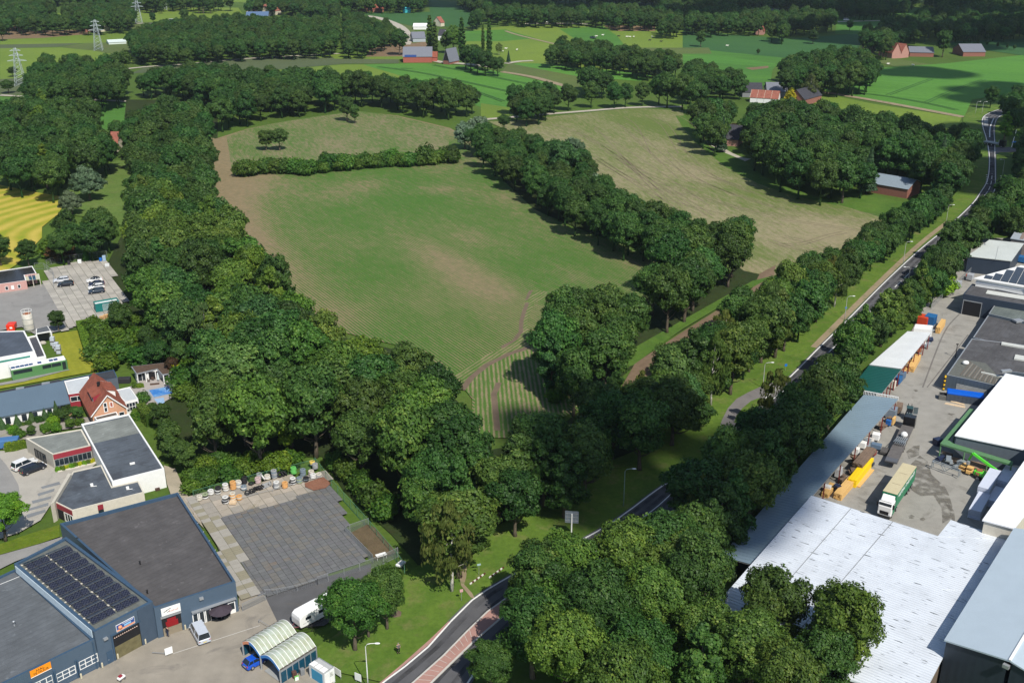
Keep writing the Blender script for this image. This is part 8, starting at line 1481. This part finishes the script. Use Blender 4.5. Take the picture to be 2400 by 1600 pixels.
for s in(-1,1):mb=MB(); mb.box((hl+2.26,s*.95,.85),(.1,.35,.25)); mb.build('headlight',LAMPW,e,local=True); mb=MB(); mb.box((hl+1.95,s*1.4,2.4),(.15,.25,.8)); mb.build('wing_mirror',BLACK,e,local=True); mb=MB(); mb.box((hl+.9,s*1.24,1.3),(1.3,.05,1.4)); mb.build('side_skirt',TGN,e,local=True)
for x in(hl+1.5,hl-1.2,-hl+1.4,-hl+2.7,-hl+4.0):
 for s in(-1,1):wheel(e,x,s*1.22,.5,.35)
c_,rz,L_=axis('s',(1090,480),(870,950)); PIPE=plain('pipe_steel',(.42,.47,.50),.35,.5); e=empty('flatbed_truck',(c_.x,c_.y,_z[0]),'black-cabbed flatbed truck carrying grey steel frames','truck',rz=rz); mb=MB(); mb.box((1.5,0,1.0),(L_-3.2,2.3,.25)); mb.build('bed',plain('worn_bed',(.13,.12,.115),.7,var=.3),e,local=True); x0=-L_/2+.2
loft([(x0,[(-1.15,.5),(1.15,.5),(1.1,2.5),(-1.1,2.5)]),(x0+2.2,[(-1.2,.5),(1.2,.5),(1.15,2.7),(-1.15,2.7)])],plain('gloss_black',(.012,.012,.014),.2),'cab',e,bevel=.12); mb=MB(); [mb.bar((x0+.2,y,2.75),(x0+.2,y+.2,2.75),.15) for y in(-.9,-.45,0,.45,.8)]; mb.build('roof_lamp',STEEL,e,local=True,kind='stuff'); mb=MB(); mb.box((L_/2-.6,0,1.25),(1.6,2.2,.25)); mb.build('tail_board',plain('dark_tail',(.10,.105,.12),.6),e,local=True)
for i in range(6):mb=MB(); y=-.9+i*.36; mb.bar((-.5,y,1.4),(3.2,y+.25,1.7),.09); mb.bar((-.5,y+.2,1.6),(3.0,y-.1,1.9),.09); mb.build('steel_frame',PIPE,e,local=True)
mb=MB(); mb.ball((-1.6,.2,1.7),(.7,.7,.6),8,6); mb.build('white_bag',WHT,e,local=True)
for x in(x0+1.0,1.6,2.8):
 for s in(-1,1):wheel(e,x,s*1.1,.48,.3)
g=G('s',(1075,400)); e=empty('forklift',(g.x,g.y,_z[0]),'dark green forklift with open cab door behind the black cab','forklift',rz=ya4+.3); mb=MB(); mb.box((0,0,.8),(1.3,2.2,.8)); mb.build('body',plain('forklift_green',(.03,.07,.07),.4),e,local=True,bevel=.1); mb=MB(); mb.box((0,.1,1.7),(1.2,1.3,1.1)); mb.build('cab',GLASS,e,local=True,bevel=.05); mb=MB(); mb.box((0,.1,2.3),(1.3,1.5,.1)); mb.build('roof',plain('forklift_green',(.03,.07,.07),.4),e,local=True)
for s in(-1,1):mb=MB(); mb.bar((s*.35,1.3,.1),(s*.35,1.3,2.6),.12); mb.bar((s*.3,1.3,.15),(s*.3,2.4,.15),.12,.05); mb.build('mast',BLACK,e,local=True)
mb=MB(); mb.box((1.2,.4,1.6),(.9,.05,1.5)); mb.build('open_door',plain('door_glass',(.10,.13,.14),.2),e,local=True)
for x in(-.6,.6):
 for y in(-.7,.8):mb=MB(); mb.tube([(x-.12,y,.35),(x+.12,y,.35)],.35,12); mb.build('wheel',TYRE,e,local=True)
g=G('s',(1480,1000)); e=empty('steel_trestle',(g.x,g.y,_z[0]),'long grey steel trestle before the beam heap','trestle',rz=a_t); mb=MB()
for s in(-.35,.35):mb.bar((-2.6,s,1.3),(2.6,s,1.3),.14); mb.bar((-2.6,s,1.3),(-2.6,s,0),.14); mb.bar((2.6,s,1.3),(2.6,s,0),.14); mb.bar((-1,s,1.3),(0,s,.2),.1); mb.bar((1,s,1.3),(0,s,.2),.1)
mb.bar((-2.6,-.35,1.3),(-2.6,.35,1.3),.14); mb.bar((2.6,-.35,1.3),(2.6,.35,1.3),.14); mb.build('frame',PIPE,e,local=True); boxed('dark_bin','dark blue-black bin at the corner of the green canopy','bin','s',(1395,680),(1.6,1.4,1.6),.4,plain('night_blue',(.02,.03,.07),.5))
items=[('bulk_bag','bag',(710,640),(1.5,1.4,1.4),WHT,'large white bulk bag in front of the blue-grey shed'),('bulk_bag','bag',(640,690),(1.6,1.3,1.2),plain('pale_bag',(.55,.52,.48),.8),'pale bulk bag behind the large white one'),('bulk_bag','bag',(560,730),(1.5,1.2,1.3),WHT,'white bag under the edge of the blue-grey roof'),('grey_crate','crate',(715,735),(1.9,1.2,.9),plain('lid_blue_grey',(.12,.18,.26),.5),'blue-grey lidded crate before the red post'),('red_crate','crate',(680,810),(1.1,1.0,.9),plain('brick_red',(.22,.05,.04),.7),'dark red crate beside the brown planks'),('blue_crate','crate',(850,480),(1.0,.8,1.1),plain('plastic_blue',(.02,.12,.40),.5),'blue plastic crate before the rack'),('timber_pack','pack',(905,470),(.4,1.6,1.5),HONEY,'upright honey board pack beside the blue crate'),('sheet_pack','pack',(880,380),(2.0,2.4,1.8),plain('sheet_grey',(.20,.24,.29),.5),'grey sheet pack at the far end of the blue-grey shed'),('pallet_pack','pack',(960,330),(1.2,2.6,1.6),WOODB,'brown pallet pile behind the grey sheet pack'),('slab_pack','pack',(810,780),(1.4,2.2,.5),plain('dark_slab',(.09,.085,.08),.8),'flat dark pack left of the loaded flatbed'),('black_box','box',(665,925),(.9,1.0,.5),plain('navy_box',(.03,.04,.07),.5),'small navy box right of the yellow beams'),('white_sack','bag',(180,1200),(1.2,1.0,.9),WHT,'white sack on timber in the nearest rack'),('white_roll','pack',(300,1040),(1.0,1.8,1.6),WHT,'white wrapped pack behind the honey timber'),('green_gas','pack',(490,800),(1.2,1.2,1.3),WHT,'white and black pack in the middle rack')]
for nm,ct_,p,s,m_,lab in items:g=G('s',p); mb=MB(); mb.box((0,0,s[2]/2),s); o=mb.build('goods_'+nm if nm=='green_gas' else nm,m_,bevel=.14 if 'bag' in nm else.04); o.name='wrapped_pack' if nm=='green_gas' else nm; o.location=(g.x,g.y,_z[0]); o.rotation_euler=(0,0,ya4+rnd.uniform(-.15,.15)); tag(o,lab,ct_)
for i,(t,p,s,m_,lab) in enumerate([('r',(520,1360),(1.3,1.3,1.6),CREAM,'grey-white drum cage near the end of the green shed'),('r',(590,1290),(1.6,2.2,1.4),CB,'dark blue bin before the green shed'),('r',(650,1240),(1.2,2.4,1.5),plain('blue_grey_bin',(.10,.15,.22),.6),'blue-grey container behind the dark blue bin'),('r',(1000,790),(.8,3.2,.5),PIPE,'grey steel profiles lying beside the white shed'),('r',(910,830),(.6,.6,1.8),plain('brick_red',(.22,.05,.04),.7),'red cupboard at the white shed'),('r',(1515,330),(.9,.8,.7),WHT,'white heap at the foot of the roller door'),('r',(1020,660),(.7,1.6,.9),plain('pale_lilac',(.4,.4,.45),.6),'pale goods beside the white cabin'),('q',(2300,920),(2.5,2.5,1.6),CB,'blue crates beyond the solar hall'),('q',(2060,960),(1.8,1.8,2.2),CBO,'orange-red machine beside the pale roofed shed'),('q',(1350,1250),(1.6,2.2,1.6),plain('lilac_grey',(.35,.37,.40),.5),'grey tanks stacked at the far corner of the yard'),('q',(1130,1400),(1.4,2.0,1.8),plain('lilac_grey',(.35,.37,.40),.5),'pale metal racks along the yard fence'),('q',(960,1490),(1.4,2.0,1.4),plain('lilac_grey',(.35,.37,.40),.5),'nearest metal rack along the yard fence'),('q',(1300,1200),(.7,.7,.7),CBO,'small red drum by the grey tanks')]):
 g=G(t,p); mb=MB(); mb.box((0,0,s[2]/2),s); o=mb.build('stored_goods',m_,bevel=.06); o.location=(g.x,g.y,_z[0]); o.rotation_euler=(0,0,ya4); tag(o,lab,'goods')
cl=[('scrap-metal',PIPE),('weathered brown',WOODB),('honey',HONEY),('white-wrapped',WHT),('dark plastic',plain('night_blue',(.02,.03,.07),.5)),('rusty',plain('rust',(.30,.12,.06),.9)),('pale board',WOOD2)]
od_=['first','second','third','fourth','fifth','sixth','seventh','eighth','ninth','tenth']
for row_,(t,a,b,n_) in enumerate([('s',(260,1290),(905,300),10),('r',(430,1400),(1080,590),9),('s',(1350,820),(2150,1180),8)]):
 for i in range(n_):
  A_,B_=G(t,a),G(t,b); p=A_.lerp(B_,(i+.5)/n_)+Vector((rr.uniform(-.8,.8),rr.uniform(-.8,.8))); nm_,m_=cl[rr.randrange(7)]; e=empty('goods_pack',(p.x,p.y,_z[0]),'%s %s pack counted from the near end %s'%(od_[i],nm_,['under the blue-grey shed edge','along the green and white sheds','in front of the beam heap'][row_]),'pack',rz=ya4+rr.uniform(-.5,.5))
  for q_ in range(rr.randint(2,4)):mb=MB(); mb.box((rr.uniform(-.4,.4),rr.uniform(-.5,.5),.18+q_*.3),(rr.uniform(.5,1.3),rr.uniform(.9,2.2),.26),rz=rr.uniform(-.2,.2)); mb.build('layer',m_,e,local=True)
fence('mesh_fence','grey mesh fence between the hedge belt and the timber yard',Q('q',[(1420,1060),(1180,1300),(860,1560)])+Q('r',[(1200,140),(1050,280)]),2.0,3)
g=G('r',(1385,930)); e=empty('street_lamp',(g.x,g.y,0),'dark lamp column standing in the shade of the dark hall','lamp'); mb=MB(); mb.tube([(0,0,0),(0,0,3.6)],.09,8); mb.build('pole',BLACK,e,local=True); mb=MB(); mb.box((0,0,3.7),(.5,.3,.2)); mb.build('lamp_head',BLACK,e,local=True)
LPO=plain('lamp_pole_grey',(.55,.56,.55),.5,.2)
def lamp(label,t,base,top,side,col=None):
 g=G(t,base); h=z_at(g,px(t,top)[1]); h=min(max(h,6.5),9.5); e=empty('street_lamp',(g.x,g.y,0),label,'street lamp','street lamps along the main road'); m=col or LPO
 mb=MB(); mb.tube([(0,0,0),(0,0,h*.4),(0,0,h-.5),(side*.25,0,h-.1),(side*.7,0,h)],[.10,.08,.06,.05,.05],8); mb.build('pole',m,e,local=True,smooth=True); mb=MB(); mb.tube([(side*.7,0,h),(side*1.3,0,h+.04)],.045,6); mb.build('arm',m,e,local=True); mb=MB(); mb.ball((side*1.6,0,h+.03),(.42,.17,.10),10,6); mb.build('lamp_head',WHT,e,local=True,smooth=True)
lamp('white street lamp on the grass nearest the bottom edge','h',(185,1610),(175,1295),1,WHT); lamp('greenish street lamp on the shaded verge above the road bend','h',(1941,362),(1955,95),1,plain('pale_green_pole',(.30,.42,.36),.5))
lamp('street lamp at the top of the side road loop','f',(550,1110),(568,955),1); lamp('street lamp left of the road with a small blue plate','f',(1113,640),(1130,470),1); lamp('street lamp on the right road edge amid the dashes','f',(1107,862),(1130,720),-1); lamp('street lamp left of the straight road, nearest the hedge belt top','f',(1515,262),(1537,95),1); lamp('street lamp on the right road edge beside the blue sign','f',(1545,420),(1562,290),-1)
lamp('street lamp on the left verge below the brick barn','c',(1810,1550),(1832,1410),1); lamp('left of the two far street lamps at the road bend','u',(1165,740),(1180,645),1); lamp('right of the two far street lamps at the road bend','u',(1260,742),(1290,578),1); lamp('street lamp beside the bright tree at the crossing','u',(1440,960),(1450,865),1); lamp('street lamp right of the road below the crossing','u',(1560,1640),(1565,1500),-1)
lamp('street lamp right of the road lowest before the far hedge','c',(2200,1330),(2200,1222),-1)
SBL=plain('traffic_blue',(.01,.16,.55),.5)
g=G('h',(1582,578)); e=empty('road_sign',(g.x,g.y,0),'large blank-backed road sign on a white pole in the shade','road sign',rz=R(-8)); mb=MB(); mb.tube([(0,0,0),(0,0,5.0)],.12,8); mb.build('post',WHT,e,local=True); mb=MB(); mb.box((0,.12,4.3),(2.3,.05,2.3)); mb.build('sign_board',plain('sign_back_grey',(.20,.24,.28),.5,.3),e,local=True); mb=MB(); [mb.box((x,.06,4.3),(.06,.06,2.2)) for x in(-.7,.7)]; [mb.box((0,.05,z),(2.2,.06,.06)) for z in(3.6,4.3,5.0)]; mb.build('stiffener',STEEL,e,local=True)
g=G('f',(1545,470)); e=empty('road_sign',(g.x,g.y,0),'bright blue roadside sign at the right edge of the road','road sign',rz=R(20)); mb=MB(); mb.tube([(0,0,0),(0,0,2.4)],.05,6); mb.build('post',STEEL,e,local=True); mb=MB(); mb.box((0,-.06,1.4),(1.5,.04,1.2)); mb.box((.2,-.06,2.3),(.7,.04,.6)); mb.build('sign_board',SBL,e,local=True)
board('road_sign','small blue sign on the grass at the side road mouth','f',(706,990),.6,.6,.2,1.4,SBL); board('road_sign','small sign on a pole beside the trodden path','h',(828,1012),.5,.5,.3,1.9,plain('red_white_sign',(.6,.35,.35),.5)); board('road_sign','small pale sign under the weeping birch','h',(948,838),.6,.3,.3,2.2,plain('pale_teal',(.35,.5,.52),.5)); board('road_sign','small blue plate on the lamp left of the road','f',(1118,600),.5,.5,0,1.8,SBL)
g=G('u',(1695,1235)); e=empty('signpost',(g.x,g.y,0),'white mast with blue direction sign beside the crossing','signpost',rz=.1); mb=MB(); mb.tube([(0,0,0),(.9,0,8)],.14,8); mb.build('post',WHT,e,local=True); mb=MB(); mb.box((.9,0,2.6),(2.0,.08,.7)); mb.build('sign_board',SBL,e,local=True)
RW=[plain('barrier_white',(.7,.68,.62),.6),plain('barrier_dark',(.10,.03,.025),.6)]
for i,(a,b) in enumerate([((885,905),(990,830)),((1018,860),(1118,788))]):
 A,B=G('h',a),G('h',b); e=empty('beam_barrier',(*((A+B)/2),0),['near','far'][i]+' red and white beam barrier across the trodden path','barrier','beam barriers')
 for k in range(8):p,q=A.lerp(B,k/8),A.lerp(B,(k+1)/8); mb=MB(); mb.bar((p.x,p.y,.5),(q.x,q.y,.5),.16,.22); mb.build('beam_band',RW[k%2],e)
 for t_ in(.05,.5,.95):p=A.lerp(B,t_); mb=MB(); mb.box((p.x,p.y,.25),(.12,.12,.5)); mb.build('post',RW[1],e)
sheet('path',Q('h',[(850,720),(870,730),(860,850),(845,900),(900,960),(920,1000),(890,990),(825,910),(815,860),(835,800)]),TAN,ZR0+.01); sheet('soil_patch',Q('h',[(335,1085),(380,1072),(415,1090),(410,1120),(365,1130),(338,1110)]),DIRT,ZR0+.01)
ta,tb=G('u',(1290,1190)),G('u',(1610,1245)); rz=math.atan2((tb-ta).y,(tb-ta).x); c_=(ta+tb)/2; e=empty('lorry',(c_.x,c_.y,ZR0),'dark-cabbed lorry with long pale flatbed turning at the far crossing','lorry',rz=rz); L_=(tb-ta).length; mb=MB(); mb.box((-1.5,0,1.3),(L_-3.6,2.5,.5)); mb.build('bed',plain('pale_bed',(.30,.33,.33),.6),e,local=True); mb=MB(); mb.box((L_/2-1.6,0,1.9),(2.4,2.5,2.7)); mb.build('cab',plain('gloss_black',(.012,.012,.014),.2),e,local=True,bevel=.15); mb=MB(); mb.box((L_/2-2.9,0,2.0),(.3,2.5,2.2)); mb.build('front_board',STEEL,e,local=True)
for x in(-L_/2+1,-L_/2+2.3,-1,L_/2-1.5):
 for s in(-1,1):wheel(e,x,s*1.2,.5,.3)
GR=plain('grey_roof',(.16,.17,.20),.6); WB=plain('brick_dark',(.26,.11,.08),.9); CREAMG=plain('cream_gable',(.6,.55,.42),.8)
def farm(name,label,t,fl,fr,depth,he,hr,wall,roofm,cat='farmhouse',along=False,**kw):
 """fl, fr = front base corners; along=True: the eave faces us and the ridge runs left to right"""
 L,Rr=G(t,fl),G(t,fr); d=Rr-L; n=Vector((-d.y,d.x)).normalized()
 n=n if n.y>0 else-n
 return gable(name,label,L+n*depth,L,d,he,hr,wall,roofm,cat,**kw) if along else gable(name,label,L,Rr,n*depth,he,hr,wall,roofm,cat,**kw)
e=farm('barn','long red barn with grey roof and blue solar strip','v',(560,866),(955,864),16,4,9.5,plain('red_barn_wall',(.35,.10,.07),.8),GR,'barn',True); a,b=G('v',(575,795),8),G('v',(740,795),8); c,d=G('v',(740,766),9.2),G('v',(578,766),9.2); mb=MB(); mb.face([(a.x,a.y,8.25),(b.x,b.y,8.25),(c.x,c.y,9.6),(d.x,d.y,9.6)]); o=mb.build('solar_strip',plain('blue_cells',(.03,.06,.18),.2),e); o.modifiers.new('t','SOLIDIFY').thickness=.1
farm('barn','small red annex at the right end of the long red barn','v',(960,850),(1024,850),9,3,6,plain('red_barn_wall',(.35,.10,.07),.8),RT,'barn',True)
farm('a_frame_house','dark A-shaped house right of the long red barn','v',(1112,885),(1195,892),12,2.4,10,WB,GR,'house',gab=BLACK)
for nm,lab,t,a,b,dp,he_,hr_,wl,rf,al in(('house','slate-roofed house behind the poplars','v',(1040,560),(1110,562),12,4,8,WHT,DT,True),('barn','grey-roofed sheds with white wall before the far road','v',(695,585),(868,580),14,3,7,plain('pale_front',(.35,.4,.42),.6),GR,True),('farmhouse','red-roofed twin-gabled farmhouse amid the right-hand meadows, left gable','c',(1438,404),(1500,402),18,4,10.5,plain('pink_brick_wall',(.42,.22,.18),.8),RT2,False),('farmhouse','right gable of the red-roofed farmhouse amid the right-hand meadows','c',(1500,402),(1553,396),16,4,9.5,plain('pink_brick_wall',(.42,.22,.18),.8),RT2,False),('barn','low dark barns right of the red-roofed farmhouse','c',(1560,390),(1725,394),16,3,6,WB,GR,True),('barn','grey-roofed barn with reddish wall at upper right','c',(1928,390),(2080,390),20,3.2,7.5,WB,GR,True),('house','small dark-roofed house with white dormer by the pale field bend','c',(378,1010),(430,965),9,3,8,plain('pink_brick_wall',(.42,.22,.18),.8),DT,False),('brick_barn','brick barn with long grey roof beside the main road trees','c',(1280,1322),(1540,1368),13,3.6,6,WB,plain('steel_blue_roof',(.22,.27,.31),.5),True),('barn','slate barn left behind the row of red farm roofs','c',(410,670),(545,672),14,3,7,GREYW,DT,True),('barn','grey barn with skylights behind the row of red farm roofs','c',(580,668),(715,670),14,3,7,GREYW,GR,True),('barn','dark-roofed barn with gable front beside the greyish birch','c',(715,715),(835,730),20,3.5,8,WB,DT,False),('farmhouse','gabled red house half hidden by dark trees at upper right','c',(500,240),(555,242),14,3.5,10,plain('pink_brick_wall',(.42,.22,.18),.8),RT2,False),('farmhouse','white and red house at the top edge right of centre','c',(225,40),(285,40),16,4,11,WHT,RT2,False),('barn','long low barn with red wall and dark roof under the far right woods','c',(430,125),(680,122),25,3,7,WB,DT,True),('farmhouse','orange-roofed farm left of the blue-roofed hall at the top','a',(1700,105),(1745,105),16,4,10,CREAMG,RT2,False),('farmhouse','orange-roofed farm right of the blue-roofed hall at the top','a',(1860,110),(1935,100),18,4,10,CREAMG,RT2,True),('barn','long blue-roofed hall on the far bare ground','a',(1695,136),(1845,134),22,3,6,GREYW,plain('far_blue_roof',(.10,.16,.27),.5),True),('barn','dark blue block hall at the edge of the far bare ground','a',(2065,122),(2150,122),15,6,8,plain('far_navy',(.06,.08,.12),.6),DT,True),('farmhouse','red-roofed farm behind the second pylon','a',(590,222),(670,218),18,4,10,WB,RT2,True),('farmhouse','cream-edged red roof right of the second pylon','a',(680,222),(760,215),16,4,9,CREAMG,RT2,False),('house','orange roof peeping out of the wood behind the yellow field','a',(765,1045),(812,1045),7,3.2,8,CREAMG,RT2,True),('farmhouse','dark red gabled farm beside the turquoise shed at the top','v',(30,165),(120,160),16,3,8,WB,RT,False),('farmhouse','low dark red farm right of the gabled one at the top','v',(140,172),(290,168),16,3,7,WB,RT,True),('farmhouse','pale and orange roof among far trees at top centre right','b',(1790,105),(1840,100),14,3,8,WHT,RT2,True),('shed','turquoise shed in the dark far field','v',(555,182),(655,182),8,3,5,plain('turquoise',(.05,.45,.5),.6),plain('turquoise',(.05,.45,.5),.6),True),('house','orange roof above the white greenhouses in the middle distance','b',(685,185),(710,182),9,3.5,8,CREAMG,RT2,True),('greenhouse','white tunnel sheds left beside the far country road','b',(495,205),(590,205),14,2.5,4.5,WHT,WHT,True),('polytunnel','pale plastic tunnels beside the second pylon','a',(750,308),(870,302),16,1.5,2.6,plain('pale_plastic',(.6,.68,.64),.6),plain('pale_plastic',(.6,.68,.64),.6),True)):
 farm(nm,lab,t,a,b,dp,he_,hr_,wl,rf,{'barn':'barn','brick_barn':'barn','shed':'shed','greenhouse':'greenhouse','polytunnel':'polytunnel','house':'house','farmhouse':'farmhouse'}[nm],al)
for i in range(4):farm('farmhouse',['leftmost','second','third','rightmost'][i]+' red roof of the four joined farm roofs among the trees','c',(462+i*48,704+i*3),(508+i*48,707+i*3),8,2.6,6.2,WHT,RT2,'farmhouse',True,trim=CREAMG,over=.2,group='row of red farm roofs')
for i,(t,bs,tp,lab) in enumerate([('a',(145,590),(112,345),'lattice pylon nearest, at the left edge'),('a',(680,347),(655,140),'lattice pylon second from the left before the far farm'),('a',(957,160),(942,15),'lattice pylon third, before the far sunlit meadow'),('a',(1130,70),(1124,-20),'farthest lattice pylon, cut by the top edge')]):
 g=G(t,bs); h=z_at(g,px(t,tp)[1]) if i<3 else 28; h=max(22,min(h,34)); e=empty('pylon',(g.x,g.y,0),lab,'pylon','power line pylons',R(12)); PS_=plain('pylon_steel',(.50,.56,.58),.5,.3); mb=MB(); w0=2.6; N=9
 def wz(z):return w0*(1-z/h)**.8+.35
 zs=[h*k_/N for k_ in range(N+1)]
 for k_ in range(N):
  a,b=wz(zs[k_]),wz(zs[k_+1]); cs=[(-1,-1),(1,-1),(1,1),(-1,1)]
  for j in range(4):
   p,q=cs[j],cs[(j+1)%4]; mb.bar((p[0]*a,p[1]*a,zs[k_]),(p[0]*b,p[1]*b,zs[k_+1]),.17); mb.bar((p[0]*a,p[1]*a,zs[k_]),(q[0]*b,q[1]*b,zs[k_+1]),.09); mb.bar((q[0]*a,q[1]*a,zs[k_]),(p[0]*b,p[1]*b,zs[k_+1]),.09)
 mb.build('lattice_tower',PS_,e,local=True)
 for z_,wd_ in((.66,5.5),(.8,4),(.93,3)):mb=MB(); [mb.bar((0,0,h*z_+1.2),(s*wd_,0,h*z_),.2) for s in(-1,1)]; mb.bar((-wd_,0,h*z_),(wd_,0,h*z_),.22); mb.build('crossarm',PS_,e,local=True)
COWM={}
def cow(t,p,col,lab,rz):
 if col not in COWM:
  mb=MB(); mb.ball((0,0,1.0),(1.05,.38,.42),10,8); mb.ball((-.75,0,1.08),(.35,.33,.36),8,6); mb.tube([(.8,0,1.15),(1.25,0,1.25),(1.55,0,1.05)],[.26,.17,.10],7); mb.tube([(-1.0,0,1.3),(-1.12,0,.6)],[.05,.03],5)
  for x,y in((.65,.2),(.65,-.2),(-.75,.2),(-.75,-.2)):mb.tube([(x,y,.8),(x-(.06 if x<0 else 0),y,.42),(x,y,0)],[.15,.07,.06],6)
  mb.box((1.22,.14,1.35),(.06,.16,.08)); mb.box((1.22,-.14,1.35),(.06,.16,.08)); o=mb.build('cow',plain('cow_'+col,{'white':(.7,.68,.6),'black':(.03,.028,.026)}[col],.8),smooth=True); COWM[col]=o.data; bpy.data.objects.remove(o)
 g=G(t,p); o=bpy.data.objects.new('cow',COWM[col]); COL.objects.link(o); o.location=(g.x,g.y,.1); o.rotation_euler=(0,0,rz); tag(o,lab,'cow','cattle on the far meadows')
for i,(t,p,c,r_) in enumerate([('b',(1132,344),'white',0),('b',(1208,352),'white',1),('b',(1110,362),'white',2.2),('b',(1798,250),'white',.4),('b',(1755,258),'white',3),('b',(1908,257),'black',0),('b',(1965,262),'white',.2),('b',(1985,263),'white',3),('b',(2012,262),'white',1),('b',(2122,285),'black',.4),('b',(2140,262),'white',2),('b',(2200,294),'black',0),('c',(1412,450),'white',.3),('c',(1584,458),'white',2),('c',(305,324),'white',0)]):
 cow(t,p,c,['white cow left of the far hedge row, in the lime meadow','pale cow right of it in the lime meadow','white cow beside the small bushy tree','white cow right of the dark pond','white cow at the dark pond','black cow left of the grazing line','first white cow of the grazing line','second white cow of the grazing line','third white cow of the grazing line','black cow below the grazing line','white cow at the right end of the grazing line','black cow farthest right in the sunlit meadow','white cow in the meadow below the red-roofed farmhouse','second white cow in the meadow below the red-roofed farmhouse','single white cow in the shaded meadow'][i],r_)
sheet('pond',Q('b',[(1710,258),(1730,255),(1760,266),(1740,271),(1715,268)]),plain('dark_water',(.02,.035,.045),.1),_z[0]+.05)
for t,p,lab,c in(('a',(1185,153),'white van on the far road before the sunlit meadow',(.75,.75,.74)),('b',(1430,162),'white van on the far tree-lined road',(.75,.75,.74)),('c',(1125,148),'white car on the far road at upper right',(.75,.75,.74))):car(lab,'white_car_paint',c,t,p,0,5.5,2.0,2.2,'van',cat='van')
CW=plain('cloud_white',(.8,.8,.8),1,0,.01)
def cloud(label,polys,alt,r,seed,dens=.8):  # clouds out of view, shaped over ground outlines to cast shade there
 rs=random.Random(seed); mb=MB(); off=sdir*(alt/sdir.z)
 for t,pts in polys:
  P_=Q(t,pts); xs=[p.x for p in P_]; ys=[p.y for p in P_]; n=int((max(xs)-min(xs))*(max(ys)-min(ys))/(r*r)*dens)+6
  for _ in range(n):
   p=(rs.uniform(min(xs),max(xs)),rs.uniform(min(ys),max(ys)))
   if inside(p,P_):k=r*rs.uniform(.5,1.15); mb.ball((p[0]+off.x,p[1]+off.y,alt+rs.uniform(0,r*.6)),(k,k,k*.5),8,5)
 o=mb.build('cloud',CW,smooth=True); o['kind']='stuff'; o['label']=label
cloud('unseen white cloud shaped to shade the ground',[('c',[(0,-60),(2600,-60),(2600,130),(1900,250),(1200,260),(700,180),(0,170)]),('b',[(500,-60),(2349,-60),(2349,150),(900,130),(560,60)]),('a',[(-100,-60),(900,-60),(800,20),(-100,60)])],900,46,1,.6)
cloud('unseen white cloud shaped to shade the ground',[('c',[(1250,250),(2600,200),(2600,300),(2350,330),(1900,330),(1300,330)]),('c',[(800,230),(1200,250),(1250,300),(900,290)]),('c',[(1450,500),(1800,480),(1850,520),(1500,540)]),('c',[(2000,620),(2500,600),(2500,700),(2050,700)])],700,22,2,1.2)
cloud('unseen white cloud shaped to shade the ground',[('F',[(1210,990),(1330,960),(1480,1010),(1650,1040),(1800,1010),(1900,1080),(1850,1200),(1720,1300),(1560,1220),(1450,1225),(1330,1200),(1220,1110)])],500,8,3,2.2)
cloud('unseen white cloud shaped to shade the ground',[('c',[(1350,880),(1800,880),(2150,900),(2300,1000),(2349,1300),(2100,1350),(1900,1200),(1500,1180)])],500,14,4,1.0)
mb=MB(); mb.box((0,2400,51),(4800,5200,104)); hz=NB('air_haze'); hz.t.nodes.remove(hz.b); v_=hz.n('VolumePrincipled'); v_.inputs['Density'].default_value=.00005; v_.inputs['Color'].default_value=(.75,.85,1,1); v_.inputs['Anisotropy'].default_value=.2; hz.l(v_.outputs[0],hz.out.inputs['Volume']); o=mb.build('haze',hz.m); o['kind']='stuff'; o['label']='thin bluish air over the far fields'
build_trees()
